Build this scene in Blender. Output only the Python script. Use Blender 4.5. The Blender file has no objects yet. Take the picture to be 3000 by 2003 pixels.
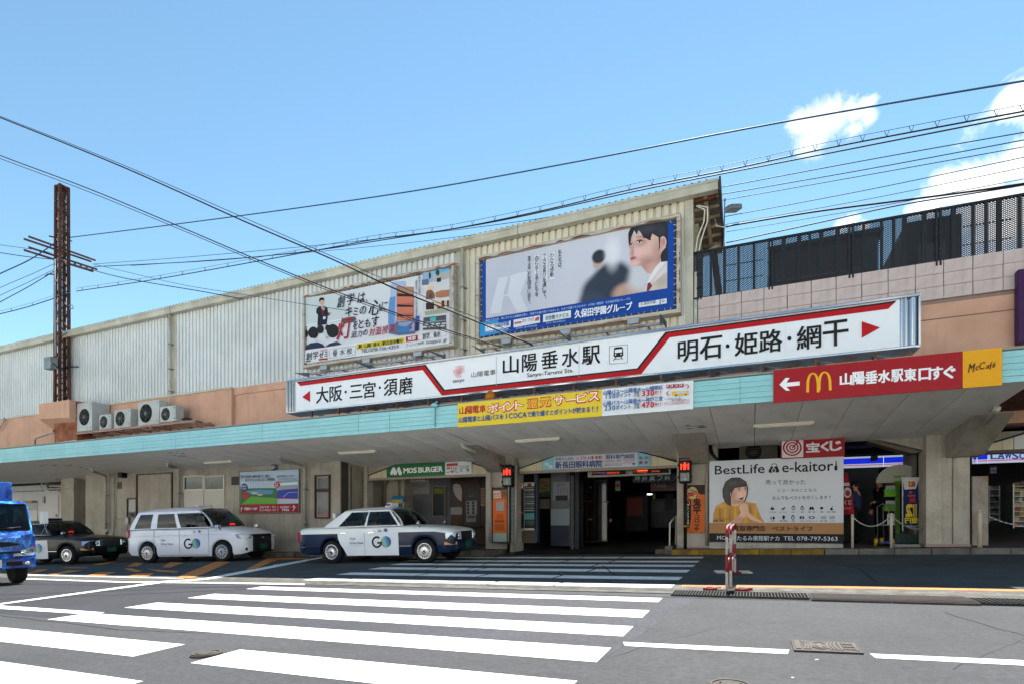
import bpy, bmesh, math, random
from mathutils import Matrix, Vector
from mathutils.geometry import tessellate_polygon
R = math.radians
rnd = random.Random(7)
SC = bpy.context.scene
COL = SC.collection

# ---------------------------------------------------------------- camera, sky, sun, exposure
FOC = 1612.0; CX = 1500.0; CY = 1530.0; YAW = R(23.53); CAMZ = 1.06
BX, BY = .025, .019                      # the street falls away to the left and rises a little towards the station
CT, ST = math.cos(YAW), math.sin(YAW)
cam = bpy.data.cameras.new('camera'); camo = bpy.data.objects.new('camera', cam); COL.objects.link(camo)
camo.location = (0, 0, CAMZ); camo.rotation_euler = (R(90), 0, YAW)
cam.sensor_width = 36; cam.lens = FOC / 3000 * 36; cam.shift_y = (CY - 1001.5) / 3000
cam.clip_start = .05; cam.clip_end = 2000
SC.camera = camo
SC.view_settings.view_transform = 'Standard'; SC.view_settings.look = 'None'
SC.view_settings.exposure = 1.38; SC.view_settings.gamma = 1
SUN_AZ = R(-4); SUN_EL = math.atan(1.50)
sun_dir = Vector((math.sin(SUN_AZ) * math.cos(SUN_EL), math.cos(SUN_AZ) * math.cos(SUN_EL), math.sin(SUN_EL)))
sl = bpy.data.lights.new('sun', 'SUN'); sl.energy = 5.0; sl.angle = R(.53); sl.color = (1, .965, .91)
so = bpy.data.objects.new('sun', sl); COL.objects.link(so); so.rotation_euler = sun_dir.to_track_quat('Z', 'Y').to_euler()

def ray(u, v):
    a = (u - CX) / FOC; b = (CY - v) / FOC
    return Vector((a * CT - ST, a * ST + CT, b))

W = bpy.data.worlds.new('World'); SC.world = W; W.use_nodes = True
nt = W.node_tree; nt.nodes.clear()
def N(t, typ, **k):
    n = t.nodes.new(typ)
    for a, b in k.items(): setattr(n, a, b)
    return n
def L(t, a, b): t.links.new(a, b)
def math_node(t, op, a, b=None, clamp=False):
    n = N(t, 'ShaderNodeMath', operation=op, use_clamp=clamp)
    for i, x in enumerate((a, b)):
        if x is None: continue
        if isinstance(x, (int, float)): n.inputs[i].default_value = x
        else: L(t, x, n.inputs[i])
    return n.outputs[0]
sky = N(nt, 'ShaderNodeTexSky', sky_type='NISHITA'); sky.sun_disc = False
sky.sun_elevation = SUN_EL; sky.sun_rotation = SUN_AZ; sky.air_density = 1.0; sky.dust_density = 0; sky.ozone_density = 1.6
tint = N(nt, 'ShaderNodeMix', data_type='RGBA', blend_type='MULTIPLY'); tint.inputs[0].default_value = 1
tint.inputs[7].default_value = (.67, .79, .715, 1)
L(nt, sky.outputs[0], tint.inputs[6])
tc = N(nt, 'ShaderNodeTexCoord')
nz = N(nt, 'ShaderNodeTexNoise'); nz.inputs['Scale'].default_value = 11; nz.inputs['Detail'].default_value = 12; nz.inputs['Roughness'].default_value = .68; nz.inputs['Distortion'].default_value = .5
L(nt, tc.outputs['Generated'], nz.inputs['Vector'])
nzf = math_node(nt, 'SUBTRACT', nz.outputs[0], .5)
# cloud heaps: direction, angular radius; heaps to the side and behind continue the same weather
heaps = []
def heap(u, v, r, k=1): heaps.append((ray(u, v).normalized(), r, k))
for u, v, r in ((2390, 372, .034), (2345, 360, .02), (2440, 345, .026), (2500, 330, .03), (2535, 315, .024), (2375, 405, .02), (2500, 375, .02), (2545, 345, .018),
                (2990, 305, .026), (3040, 320, .03), (2730, 590, .024), (2780, 560, .028), (2840, 545, .03), (2910, 520, .036), (2980, 480, .04), (2690, 605, .018),
                (3040, 420, .028), (3070, 550, .06), (2890, 600, .04), (2960, 610, .05), (2490, 655, .018), (2465, 665, .014), (2530, 668, .014), (3260, 480, .13)):
    heap(u, v, r)
for az, el, r in ((95, 14, .2), (130, 20, .16), (170, 12, .22), (215, 18, .2), (250, 10, .14), (75, 30, .1), (150, 38, .12), (235, 35, .1)):
    a, e = R(az), R(el); heaps.append((Vector((math.sin(a) * math.cos(e), math.cos(a) * math.cos(e), math.sin(e))), r, 1))
acc = None
for d, r, k in heaps:
    dp = N(nt, 'ShaderNodeVectorMath', operation='DISTANCE'); L(nt, tc.outputs['Generated'], dp.inputs[0]); dp.inputs[1].default_value = d
    x = math_node(nt, 'SUBTRACT', 1.0, math_node(nt, 'DIVIDE', dp.outputs['Value'], r * 1.12))
    acc = x if acc is None else math_node(nt, 'MAXIMUM', acc, x)
m1 = math_node(nt, 'ADD', math_node(nt, 'MULTIPLY', acc, 1.25), math_node(nt, 'MULTIPLY', nzf, 3.9))
ramp = N(nt, 'ShaderNodeValToRGB'); L(nt, m1, ramp.inputs[0])
ramp.color_ramp.elements[0].position = .1; ramp.color_ramp.elements[1].position = .85
gate = math_node(nt, 'GREATER_THAN', acc, -.35)
cov = math_node(nt, 'MULTIPLY', ramp.outputs[0], math_node(nt, 'MULTIPLY', math_node(nt, 'ADD', acc, .35, True), 2.2, True))
nz2 = N(nt, 'ShaderNodeTexNoise'); nz2.inputs['Scale'].default_value = 9; nz2.inputs['Detail'].default_value = 3
L(nt, tc.outputs['Generated'], nz2.inputs['Vector'])
cr2 = N(nt, 'ShaderNodeValToRGB'); L(nt, nz2.outputs[0], cr2.inputs[0])
cr2.color_ramp.elements[0].position = .3; cr2.color_ramp.elements[0].color = (4.0, 4.2, 4.5, 1)
cr2.color_ramp.elements[1].position = .6; cr2.color_ramp.elements[1].color = (6.0, 6.05, 6.1, 1)
mixc = N(nt, 'ShaderNodeMix', data_type='RGBA'); L(nt, cov, mixc.inputs[0]); L(nt, tint.outputs[2], mixc.inputs[6]); L(nt, cr2.outputs[0], mixc.inputs[7])
bg = N(nt, 'ShaderNodeBackground'); bg.inputs[1].default_value = .11; L(nt, mixc.outputs[2], bg.inputs[0])
wo = N(nt, 'ShaderNodeOutputWorld'); L(nt, bg.outputs[0], wo.inputs[0])

# ---------------------------------------------------------------- projection helpers (a measured pixel of the survey photo -> a place)
def at(u, v, Y):
    r = ray(u, v); k = Y / r.y; return Vector((r.x * k, Y, CAMZ + r.z * k))
def G(x, y): return BX * x + BY * y
def gnd(u, v):
    r = ray(u, v); k = CAMZ / (BX * r.x + BY * r.y - r.z); return Vector((r.x * k, r.y * k, CAMZ + r.z * k))
def zf(ox, oy, s): return lambda x, y: (ox + x / s, oy + y / s)
ZA = zf(0, 1300, 2.23); ZB = zf(800, 1300, 3.3557); ZC = zf(1350, 1300, 3.132); ZD = zf(2000, 1200, 2.349)
ZE = zf(0, 500, 1.8444); ZF = zf(860, 720, 3.92); ZG = zf(1380, 540, 3.0115); ZH = zf(1980, 500, 2.09)
ZI = zf(820, 950, 2.397); ZJ = zf(1700, 850, 2.1355); ZK = zf(2000, 150, 2.349); ZL = zf(2460, 1250, 4.02)
ZM = zf(2650, 700, 2.411); ZN = zf(2060, 1330, 5.057); ZO = zf(1880, 1500, 2.097); ZP = zf(0, 1340, 3.92)
ZQ = zf(1480, 1320, 4.05); ZR = zf(0, 0, .78267); Z1 = lambda x, y: (x, y)

# ---------------------------------------------------------------- materials
def lin(h):
    h = h.lstrip('#'); o = []
    for i in (0, 2, 4):
        c = int(h[i:i+2], 16) / 255; o.append(c / 12.92 if c <= .04045 else ((c + .055) / 1.055) ** 2.4)
    return (*o, 1)
_M = {}
def P(h, rough=.5, metal=0, emit=0):
    k = (h, rough, metal, emit)
    if k in _M: return _M[k]
    m = bpy.data.materials.new('paint_' + h.strip('#')); m.use_nodes = True; b = m.node_tree.nodes['Principled BSDF']
    b.inputs['Base Color'].default_value = lin(h); b.inputs['Roughness'].default_value = rough; b.inputs['Metallic'].default_value = metal
    if rough >= .3 and not metal: b.inputs['Specular IOR Level'].default_value = .22
    if emit: b.inputs['Emission Color'].default_value = lin(h); b.inputs['Emission Strength'].default_value = emit
    _M[k] = m; return m
def mat(name, c, rough=.7, c2=None, scale=3, metal=0, bump=0, bscale=60, stain=None, sscale=(1.2, 1.2, .25), samt=.5, speck=0, contrast=.25, coat=0):
    """surface with large mottling (c..c2), optional stains of a second colour and a fine relief"""
    m = bpy.data.materials.new(name); m.use_nodes = True; t = m.node_tree; b = t.nodes['Principled BSDF']
    b.inputs['Roughness'].default_value = rough; b.inputs['Metallic'].default_value = metal
    b.inputs['Specular IOR Level'].default_value = .3
    if coat: b.inputs['Coat Weight'].default_value = coat; b.inputs['Coat Roughness'].default_value = .06
    tcn = N(t, 'ShaderNodeTexCoord'); n = N(t, 'ShaderNodeTexNoise'); n.inputs['Scale'].default_value = scale; n.inputs['Detail'].default_value = 7; n.inputs['Roughness'].default_value = .65
    L(t, tcn.outputs['Object'], n.inputs['Vector'])
    r = N(t, 'ShaderNodeValToRGB'); r.color_ramp.elements[0].position = .5 - contrast / 2; r.color_ramp.elements[1].position = .5 + contrast / 2
    r.color_ramp.elements[0].color = lin(c2 or c); r.color_ramp.elements[1].color = lin(c); L(t, n.outputs[0], r.inputs[0])
    out = r.outputs[0]
    if stain:
        mp = N(t, 'ShaderNodeMapping'); mp.inputs['Scale'].default_value = sscale; L(t, tcn.outputs['Object'], mp.inputs[0])
        n2 = N(t, 'ShaderNodeTexNoise'); n2.inputs['Scale'].default_value = 2.2; n2.inputs['Detail'].default_value = 9; n2.inputs['Roughness'].default_value = .7; L(t, mp.outputs[0], n2.inputs['Vector'])
        r2 = N(t, 'ShaderNodeValToRGB'); r2.color_ramp.elements[0].position = .52; r2.color_ramp.elements[1].position = .72; L(t, n2.outputs[0], r2.inputs[0])
        f = math_node(t, 'MULTIPLY', r2.outputs[0], samt)
        mx = N(t, 'ShaderNodeMix', data_type='RGBA'); L(t, f, mx.inputs[0]); L(t, out, mx.inputs[6]); mx.inputs[7].default_value = lin(stain); out = mx.outputs[2]
    if speck:
        n3 = N(t, 'ShaderNodeTexNoise'); n3.inputs['Scale'].default_value = 22; n3.inputs['Detail'].default_value = 6; n3.inputs['Roughness'].default_value = .8; L(t, tcn.outputs['Object'], n3.inputs['Vector'])
        r3 = N(t, 'ShaderNodeValToRGB'); r3.color_ramp.elements[0].position = .3; r3.color_ramp.elements[1].position = .7
        a = 1 - speck; r3.color_ramp.elements[0].color = (a, a, a, 1); a = 1 + speck; r3.color_ramp.elements[1].color = (a, a, a, 1); L(t, n3.outputs[0], r3.inputs[0])
        mx = N(t, 'ShaderNodeMix', data_type='RGBA', blend_type='MULTIPLY'); mx.inputs[0].default_value = 1; L(t, out, mx.inputs[6]); L(t, r3.outputs[0], mx.inputs[7]); out = mx.outputs[2]
    L(t, out, b.inputs['Base Color'])
    if bump:
        nb = N(t, 'ShaderNodeTexNoise'); nb.inputs['Scale'].default_value = bscale; nb.inputs['Detail'].default_value = 4; L(t, tcn.outputs['Object'], nb.inputs['Vector'])
        bp = N(t, 'ShaderNodeBump'); bp.inputs['Strength'].default_value = bump; bp.inputs['Distance'].default_value = .01; L(t, nb.outputs[0], bp.inputs['Height']); L(t, bp.outputs[0], b.inputs['Normal'])
    return m
def glassmat(name, c, alpha=.35, rough=.03):
    m = bpy.data.materials.new(name); m.use_nodes = True; t = m.node_tree; t.nodes.clear()
    g = N(t, 'ShaderNodeBsdfGlossy'); g.inputs['Roughness'].default_value = rough; g.inputs['Color'].default_value = (.9, .95, 1, 1)
    tr = N(t, 'ShaderNodeBsdfTransparent'); tr.inputs['Color'].default_value = lin(c)
    fr = N(t, 'ShaderNodeFresnel'); fr.inputs[0].default_value = 1.5
    mx = N(t, 'ShaderNodeMixShader'); L(t, math_node(t, 'MULTIPLY', fr.outputs[0], .6, True), mx.inputs[0]); L(t, tr.outputs[0], mx.inputs[1]); L(t, g.outputs[0], mx.inputs[2])
    o = N(t, 'ShaderNodeOutputMaterial'); L(t, mx.outputs[0], o.inputs[0]); return m

# ---------------------------------------------------------------- objects
WM = {}
def _link(o, parent, world):
    COL.objects.link(o)
    if parent is not None:
        o.parent = parent
        if world: o.matrix_parent_inverse = WM[parent.name].inverted(); WM[o.name] = Matrix.Identity(4)
        else: WM[o.name] = WM[parent.name]
    else: WM[o.name] = Matrix.Identity(4)
    return o
LOCAL = set()
def tag(o, label=None, cat=None, group=None, kind=None):
    if label: o['label'] = label
    if cat: o['category'] = cat
    if group: o['group'] = group
    if kind: o['kind'] = kind
    return o
def thing(name, label, cat, loc=(0, 0, 0), group=None, rot=None):
    o = bpy.data.objects.new(name, None); o.empty_display_size = .2; COL.objects.link(o); o.location = loc
    if rot is not None: o.rotation_euler = rot.to_euler() if hasattr(rot, 'to_euler') else rot; LOCAL.add(o.name)
    m = Matrix.Translation(Vector(loc)) @ (rot.to_4x4() if hasattr(rot, 'to_4x4') else Matrix.Identity(4))
    WM[o.name] = m
    return tag(o, label, cat, group)
class MB:
    def __init__(s): s.v = []; s.f = []; s.m = []; s.mats = []; s.sm = []
    def mi(s, m):
        if m not in s.mats: s.mats.append(m)
        return s.mats.index(m)
    def add(s, vs, fs, m, smooth=False):
        b = len(s.v); s.v += [tuple(x) for x in vs]; i = s.mi(m)
        for f in fs: s.f.append(tuple(b + k for k in f)); s.m.append(i); s.sm.append(smooth)
        return s
    def box(s, x0, x1, y0, y1, z0, z1, m):
        if x0 > x1: x0, x1 = x1, x0
        if y0 > y1: y0, y1 = y1, y0
        if z0 > z1: z0, z1 = z1, z0
        return s.add([(x0,y0,z0),(x1,y0,z0),(x1,y1,z0),(x0,y1,z0),(x0,y0,z1),(x1,y0,z1),(x1,y1,z1),(x0,y1,z1)],
                     [(0,3,2,1),(4,5,6,7),(0,1,5,4),(1,2,6,5),(2,3,7,6),(3,0,4,7)], m)
    def bar(s, a, b, w, h, m, up=(0, 0, 1)):
        a = Vector(a); b = Vector(b); d = (b - a).normalized(); u = Vector(up)
        if abs(d.dot(u)) > .98: u = Vector((0, 1, 0))
        r = d.cross(u).normalized(); u = r.cross(d)
        q = [r * (i * w / 2) + u * (j * h / 2) for i, j in ((-1,-1),(1,-1),(1,1),(-1,1))]
        return s.add([a + x for x in q] + [b + x for x in q], [(0,1,2,3),(7,6,5,4),(0,4,5,1),(1,5,6,2),(2,6,7,3),(3,7,4,0)], m)
    def tube(s, pts, r, m, n=8, caps=True, closed=False):
        pts = [Vector(p) for p in pts]; rr = r if isinstance(r, (list, tuple)) else [r] * len(pts); vs = []; fs = []; K = len(pts); ref = None
        for i, p in enumerate(pts):
            if closed: d = pts[(i + 1) % K] - pts[i - 1]
            else: d = pts[min(i + 1, K - 1)] - pts[max(i - 1, 0)]
            d.normalize()
            if ref is None: ref = Vector((0, 0, 1)) if abs(d.z) < .9 else Vector((1, 0, 0))
            x = d.cross(ref).normalized(); ref = x.cross(d).normalized()
            for j in range(n):
                a = 2 * math.pi * j / n; vs.append(p + (x * math.cos(a) + ref * math.sin(a)) * rr[i])
        for i in range(K if closed else K - 1):
            for j in range(n):
                a = i * n + j; b = i * n + (j + 1) % n; c = ((i + 1) % K) * n
                fs.append((a, b, c + (j + 1) % n, c + j))
        if caps and not closed: fs += [tuple(range(n))[::-1], tuple((K - 1) * n + j for j in range(n))]
        return s.add(vs, fs, m, True)
    def lathe(s, prof, m, c=(0,0,0), axis='z', n=20, smooth=True):
        vs = []; fs = []; c = Vector(c); K = len(prof)
        for r, h in prof:
            for j in range(n):
                a = 2 * math.pi * j / n; x, y = r * math.cos(a), r * math.sin(a)
                vs.append(c + Vector({'z': (x, y, h), 'y': (x, h, y), 'x': (h, x, y)}[axis]))
        for i in range(K - 1):
            for j in range(n):
                a, b = i * n + j, i * n + (j + 1) % n; fs.append((a, b, b + n, a + n) if axis != 'y' else (a, a + n, b + n, b))
        fs += [tuple(range(n)), tuple((K - 1) * n + j for j in range(n))]
        return s.add(vs, fs, m, smooth)
    def prism(s, poly, ext, m):
        """poly: list of 3D points, extruded by vector ext"""
        p = [Vector(q) for q in poly]; e = Vector(ext); n = len(p)
        tri = tessellate_polygon([p])
        vs = p + [q + e for q in p]
        fs = [tuple(t) for t in tri] + [tuple(n + k for k in reversed(t)) for t in tri] + [(i, (i + 1) % n, n + (i + 1) % n, n + i) for i in range(n)]
        return s.add(vs, fs, m)
    def sheet(s, poly, m):
        p = [Vector(q) for q in poly]; tri = tessellate_polygon([p]); return s.add(p, [tuple(t) for t in tri], m)
    def grid(s, pts, m, smooth=True, flip=False):
        nr = len(pts); nc = len(pts[0]); vs = [p for r in pts for p in r]
        fs = [(i*nc+j, i*nc+j+1, (i+1)*nc+j+1, (i+1)*nc+j) for i in range(nr-1) for j in range(nc-1)]
        if flip: fs = [f[::-1] for f in fs]
        return s.add(vs, fs, m, smooth)
    def mesh(s, name, fix=True, merge=False):
        me = bpy.data.meshes.new(name); me.from_pydata(s.v, [], s.f)
        for m in s.mats: me.materials.append(m)
        me.polygons.foreach_set('material_index', s.m); me.polygons.foreach_set('use_smooth', s.sm)
        if fix or merge:
            b = bmesh.new(); b.from_mesh(me)
            if merge: bmesh.ops.remove_doubles(b, verts=b.verts, dist=merge)
            if fix: bmesh.ops.recalc_face_normals(b, faces=b.faces)
            b.to_mesh(me); b.free()
        me.update(); return me
    def build(s, name, parent=None, label=None, cat=None, group=None, kind=None, fix=True, bevel=0, merge=False, sharp=None):
        o = bpy.data.objects.new(name, s.mesh(name, fix, merge))
        world = parent is not None and not is_local(parent)
        _link(o, parent, world)
        if not world and parent is not None: LOCAL.add(o.name)
        if bevel:
            b = o.modifiers.new('bevel', 'BEVEL'); b.width = bevel; b.segments = 2; b.limit_method = 'ANGLE'; b.angle_limit = R(40)
        if sharp is not None: o.data.set_sharp_from_angle(angle=R(sharp))
        return tag(o, label, cat, group, kind)
def is_local(o): return o.name in LOCAL
def link_mesh(name, me, parent, loc):
    """a further copy of a shared piece mesh, moved to loc (world)"""
    o = bpy.data.objects.new(name, me); COL.objects.link(o); o.parent = parent
    if not is_local(parent): o.matrix_parent_inverse = WM[parent.name].inverted()
    o.location = loc; WM[o.name] = Matrix.Translation(Vector(loc)); return o

# ---------------------------------------------------------------- print: shapes and lettering on a flat face
_T = {}
def glyphs(sx, bold=0, shear=0, spacing=1.0):
    k = (sx, bold, shear, spacing)
    if k not in _T:
        c = bpy.data.curves.new('t', 'FONT'); c.body = sx; c.resolution_u = 2; c.offset = bold; c.shear = shear; c.space_character = spacing
        o = bpy.data.objects.new('t', c); me = bpy.data.meshes.new_from_object(o)
        v = [(q.co.x, q.co.y) for q in me.vertices]; f = [tuple(p.vertices) for p in me.polygons]
        bpy.data.objects.remove(o); bpy.data.meshes.remove(me); bpy.data.curves.remove(c)
        _T[k] = (v, f)
    return _T[k]
class Sign:
    """flat print on a plane; f(u, v, depth) -> point"""
    def __init__(s, f, z=Z1, gap=.004): s.f = f; s.z = z; s.b = MB(); s.gap = gap * 1.5; s.L = 1; s.n = 0
    def p(s, x, y): u, v = s.z(x, y); return s.f(u, v, s.L * s.gap + s.n * 6e-5)
    def lay(s, n): s.L = n; return s
    def poly(s, pts, h, **k):
        m = h if not isinstance(h, str) else P(h, **k)
        p = [s.p(*q) for q in pts]; tri = tessellate_polygon([p]); s.b.add(p, [tuple(t) for t in tri], m); s.n += 1; return s
    def rect(s, x0, y0, x1, y1, h, **k):
        a, c = s.p(x0, y0), s.p(x1, y1)          # the true upright rectangle through two corners
        m = h if not isinstance(h, str) else P(h, **k)
        q = [a, Vector((c[0], c[1], a[2])), c, Vector((a[0], a[1], c[2]))]; s.b.add(q, [(0, 1, 2, 3)], m); s.n += 1; return s
    def ell(s, cx, cy, rx, ry, h, n=20, a0=0, a1=360, **k):
        pts = [(cx + rx * math.cos(R(a0 + (a1 - a0) * i / n)), cy + ry * math.sin(R(a0 + (a1 - a0) * i / n))) for i in range(n + (a1 - a0 != 360))]
        return s.poly(pts, h, **k)
    def line(s, pts, w, h):
        for (x0, y0), (x1, y1) in zip(pts, pts[1:]):
            d = math.hypot(x1 - x0, y1 - y0) or 1; nx, ny = -(y1 - y0) / d * w / 2, (x1 - x0) / d * w / 2
            s.poly([(x0 + nx, y0 + ny), (x1 + nx, y1 + ny), (x1 - nx, y1 - ny), (x0 - nx, y0 - ny)], h)
        return s
    def frame(s, x0, y0, x1, y1, w, h):
        return s.line([(x0, y0), (x1, y0), (x1, y1), (x0, y1), (x0, y0)], w, h)
    def txt(s, st, x0, y0, x1, y1, h, bold=.0, shear=0, spacing=1.0, flip=False, **k):
        """ink of the string fitted between its top-left and bottom-right corners"""
        v, f = glyphs(st, 0, shear, spacing)
        if not v: return s
        ax, bx = min(q[0] for q in v), max(q[0] for q in v); ay, by = min(q[1] for q in v), max(q[1] for q in v)
        a, c = s.p(x0, y0), s.p(x1, y1)
        if flip: ax, bx = bx, ax
        ex = Vector((c[0] - a[0], c[1] - a[1], 0)); ez = a[2] - c[2]; o = Vector((a[0], a[1], c[2]))
        pts = [o + ex * ((q[0] - ax) / (bx - ax)) + Vector((0, 0, ez * (q[1] - ay) / max(by - ay, .2))) for q in v]
        m = P(h, **k); s.n += 1
        if bold <= .004: s.b.add(pts, f, m); return s
        em = abs(ez) / max(by - ay, .5) * bold * .8; ux = ex.normalized() * em; nrm = (s.f(*s.z(x0, y0), 1) - s.f(*s.z(x0, y0), 0)).normalized() * 6e-5; s.n += 4
        for i, (dx, dz) in enumerate(((-1, -.8), (1, .8), (-1, .8), (1, -.8))):   # heavier weight: the stroke set four times
            o2 = ux * dx + Vector((0, 0, em * dz)) + nrm * i
            s.b.add([q + o2 for q in pts], f, m)
        return s
    def em(s, ch, x0, y0, x1, y1, h, bold=0, **k):
        """one character in its own box, keeping its natural size and place there"""
        v, f = glyphs(ch, 0, 0, 1.0)
        if not v: return s
        ax, bx = min(q[0] for q in v), max(q[0] for q in v); ay, by = min(q[1] for q in v), max(q[1] for q in v)
        w, hh = x1 - x0, y1 - y0
        if ord(ch) > 0x2000: X0, X1, T_, B_ = ax, bx, (.84 - by) / .92, (.84 - ay) / .92
        else:
            c = (bx - ax) / .62; c = min(c, .86); X0, X1, T_, B_ = .5 - c / 2, .5 + c / 2, (.72 - by) / .74, (.72 - ay) / .74
        return s.txt(ch, x0 + w * X0, y0 + hh * T_, x0 + w * X1, y0 + hh * B_, h, bold, **k)
    def vtxt(s, st, xc, y0, y1, w, h, bold=0, dx=0):
        n = len(st); st2 = st; hgt = (y1 - y0) / n
        for i, ch in enumerate(st2):
            y = y0 + i * hgt; x = xc + dx * (i / max(n - 1, 1))
            if ch == ' ' or ch == '　': continue
            if ch in '、。': s.em(ch, x + w * .1, y - hgt * .5, x + w * 1.1, y + hgt * .4, h, bold); continue
            s.em(ch, x - w * .55, y, x + w * .55, y + hgt * .98, h, bold)
        return s
    def build(s, name, parent, **k): return s.b.build(name, parent, fix=False, **k)
def plane_y(Y): return lambda u, v, dd: at(u, v, Y) + Vector((0, -dd, 0))
# ---------------------------------------------------------------- shared materials
ASPH = mat('asphalt_new', '#434446', .9, '#3c3d3f', .45, bump=.5, bscale=70, stain='#333333', sscale=(.5, 1.6, 1), samt=.5, speck=.36)
ASPO = mat('asphalt_old', '#3f4446', .92, '#32383a', .9, bump=.7, bscale=45, stain='#4e5456', sscale=(.35, 1.8, 1), samt=.6, speck=.5)
PAVE = mat('pavers_brown', '#5a5049', .85, '#45403c', 1.2, bump=.3, stain='#2f2b29', samt=.5, speck=.2)
CONCG = mat('gutter_concrete', '#6a675f', .9, '#4a4945', 5, bump=.8, bscale=30, stain='#4c4b49', sscale=(2, 4, 1), samt=.7, speck=.35)
PAINTW = mat('road_paint_white', '#dcdcd8', .7, '#cfcfca', 2, stain='#a9a9a4', sscale=(1, 3, 1), samt=.22, speck=.07)
PAINTWO = mat('road_paint_worn', '#dddedb', .8, '#cacccb', 3, stain='#6c7072', sscale=(1, 2.5, 1), samt=.55, speck=.2)
PAINTO = mat('road_paint_orange', '#c8803a', .8, '#a96c38', 3, stain='#6f6052', sscale=(1, 2.5, 1), samt=.75, speck=.2)
PAINTY = mat('kerb_yellow', '#8f6f1e', .8, '#5f4d22', 4, stain='#4b4434', samt=.8)
KERB = mat('kerb_stone', '#6d6b67', .9, '#55534f', 3, stain='#37363a', samt=.6)
IRON = mat('cast_iron', '#453c39', .75, '#352e2c', 8, metal=.0, bump=.3)
RIBB = mat('ribbed_sheet', '#d2ccb9', .5, '#c5bfad', .7, stain='#96917f', sscale=(2, 2, .12), samt=.28)
EAVE = mat('eave_metal', '#bfbbab', .45, '#a9a493', 1.5, stain='#857c66', sscale=(1, 1, .6), samt=.4)
SALM = mat('salmon_render', '#cba188', .9, '#bd937b', .8, bump=.25, bscale=40, stain='#8c7265', sscale=(1.5, 1.5, .12), samt=.45)
CONC = mat('board_concrete', '#a39c8f', .9, '#908a7e', 1.1, bump=.3, bscale=50, stain='#6a6255', sscale=(1.6, 1.6, .22), samt=.55, speck=.1)
CONC2 = mat('pillar_concrete', '#b3aca1', .9, '#a0998e', 2, bump=.6, bscale=70, stain='#7d7468', sscale=(2, 2, .2), samt=.45, speck=.14)
SOFF = mat('soffit_board', '#f4efe7', .8, '#e9e4db', .6, stain='#8f8677', sscale=(1, .5, 1), samt=.3)
AQUA = mat('aqua_slat', '#8fc6cb', .5, '#84bdc3', 1.5, stain='#739ea3', sscale=(1.5, 1, .5), samt=.3)
TILE = mat('tile_pink_grey', '#c3b3ae', .6, '#b3a49f', 2, stain='#85746c', sscale=(2, 2, .3), samt=.4)
CREAM = mat('cream_panel', '#c9bd9f', .6, '#bcb092', 2, stain='#94886c', samt=.3)
PIPE = mat('grey_pipe', '#a7a498', .5, '#96938a', 2, stain='#6d685e', sscale=(2, 2, .5), samt=.4)
RUST = mat('rusty_steel', '#5c3a2c', .8, '#3f2a24', 6, metal=.2, stain='#9a6a4c', samt=.5)
RUSTF = mat('rusted_white_frame', '#b8b3a8', .6, '#a9a498', 2, stain='#7c4520', sscale=(.45, 1, 3.5), samt=1)
STEELP = mat('pink_painted_steel', '#a08070', .6, '#8c6d60', 3, stain='#6d4b3c', samt=.5)
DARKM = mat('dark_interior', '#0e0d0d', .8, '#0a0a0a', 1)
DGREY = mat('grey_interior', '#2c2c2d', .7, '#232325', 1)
BLACKM = P('#101214', .4)
FENCE = P('#15171c', .5, .3)
GALV = mat('galvanised', '#8d9092', .4, '#7b7e80', 5, metal=.7, stain='#5f5b55', samt=.4)
WHITEB = mat('white_render', '#c9cbcb', .85, '#bdc0c1', .8, stain='#97958f', sscale=(1.4, 1.4, .2), samt=.3)
CHROME = P('#b4b7ba', .08, 1)
ACM = mat('appliance_white', '#b2b5b2', .5, '#a3a5a1', 2, stain='#8b8678', samt=.3)
GL_DARK = P('#0c1014', .04)
GLASS = glassmat('car_glass', '#7d8886'); GLASSC = glassmat('clear_glass', '#c9d2cf')
RED = '#a5101f'

# ---------------------------------------------------------------- ground
def drape(pts, off): return [Vector((x, y, G(x, y) + off)) for x, y in pts]
def sheet(name, pts, off, m, parent=None, kind=None, label=None, cat=None, group=None, th=0):
    b = MB()
    if th: b.prism(drape(pts, off), (0, 0, -th), m)
    else: b.sheet(drape(pts, off), m)
    return b.build(name, parent, kind=kind, label=label, cat=cat, group=group, fix=bool(th))
road = sheet('road', [(-400, -200), (400, -200), (400, 400), (-400, 400)], 0, ASPH, kind='structure', label='grey asphalt road in front of the station')
sheet('asphalt_patch', [(-60, 3.9), (-1, 4.02), (-.6, 7.4), (-60, 7.3)], .0015, mat('asphalt_patch', '#34353a', .9, '#2d2e31', .5, bump=.4, bscale=70, stain='#2a2a2b', sscale=(.5, 1.6, 1), samt=.5, speck=.45), kind='structure', label='slightly darker resurfaced asphalt under the crosswalk')
_t = bpy.data.materials['asphalt_patch'].node_tree; _b = _t.nodes['Principled BSDF']; _o = _b.inputs['Base Color'].links[0].from_socket   # the resurfacing thins out towards the right
_c = N(_t, 'ShaderNodeTexCoord'); _x = N(_t, 'ShaderNodeSeparateXYZ'); L(_t, _c.outputs['Object'], _x.inputs[0]); _m = N(_t, 'ShaderNodeMapRange'); _m.inputs[1].default_value = -8; _m.inputs[2].default_value = -1.2; _m.inputs[3].default_value = 1; _m.inputs[4].default_value = 1.75
L(_t, _x.outputs[0], _m.inputs[0]); _v = N(_t, 'ShaderNodeVectorMath', operation='SCALE'); L(_t, _o, _v.inputs[0]); L(_t, _m.outputs[0], _v.inputs['Scale']); L(_t, _v.outputs[0], _b.inputs['Base Color'])
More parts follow.
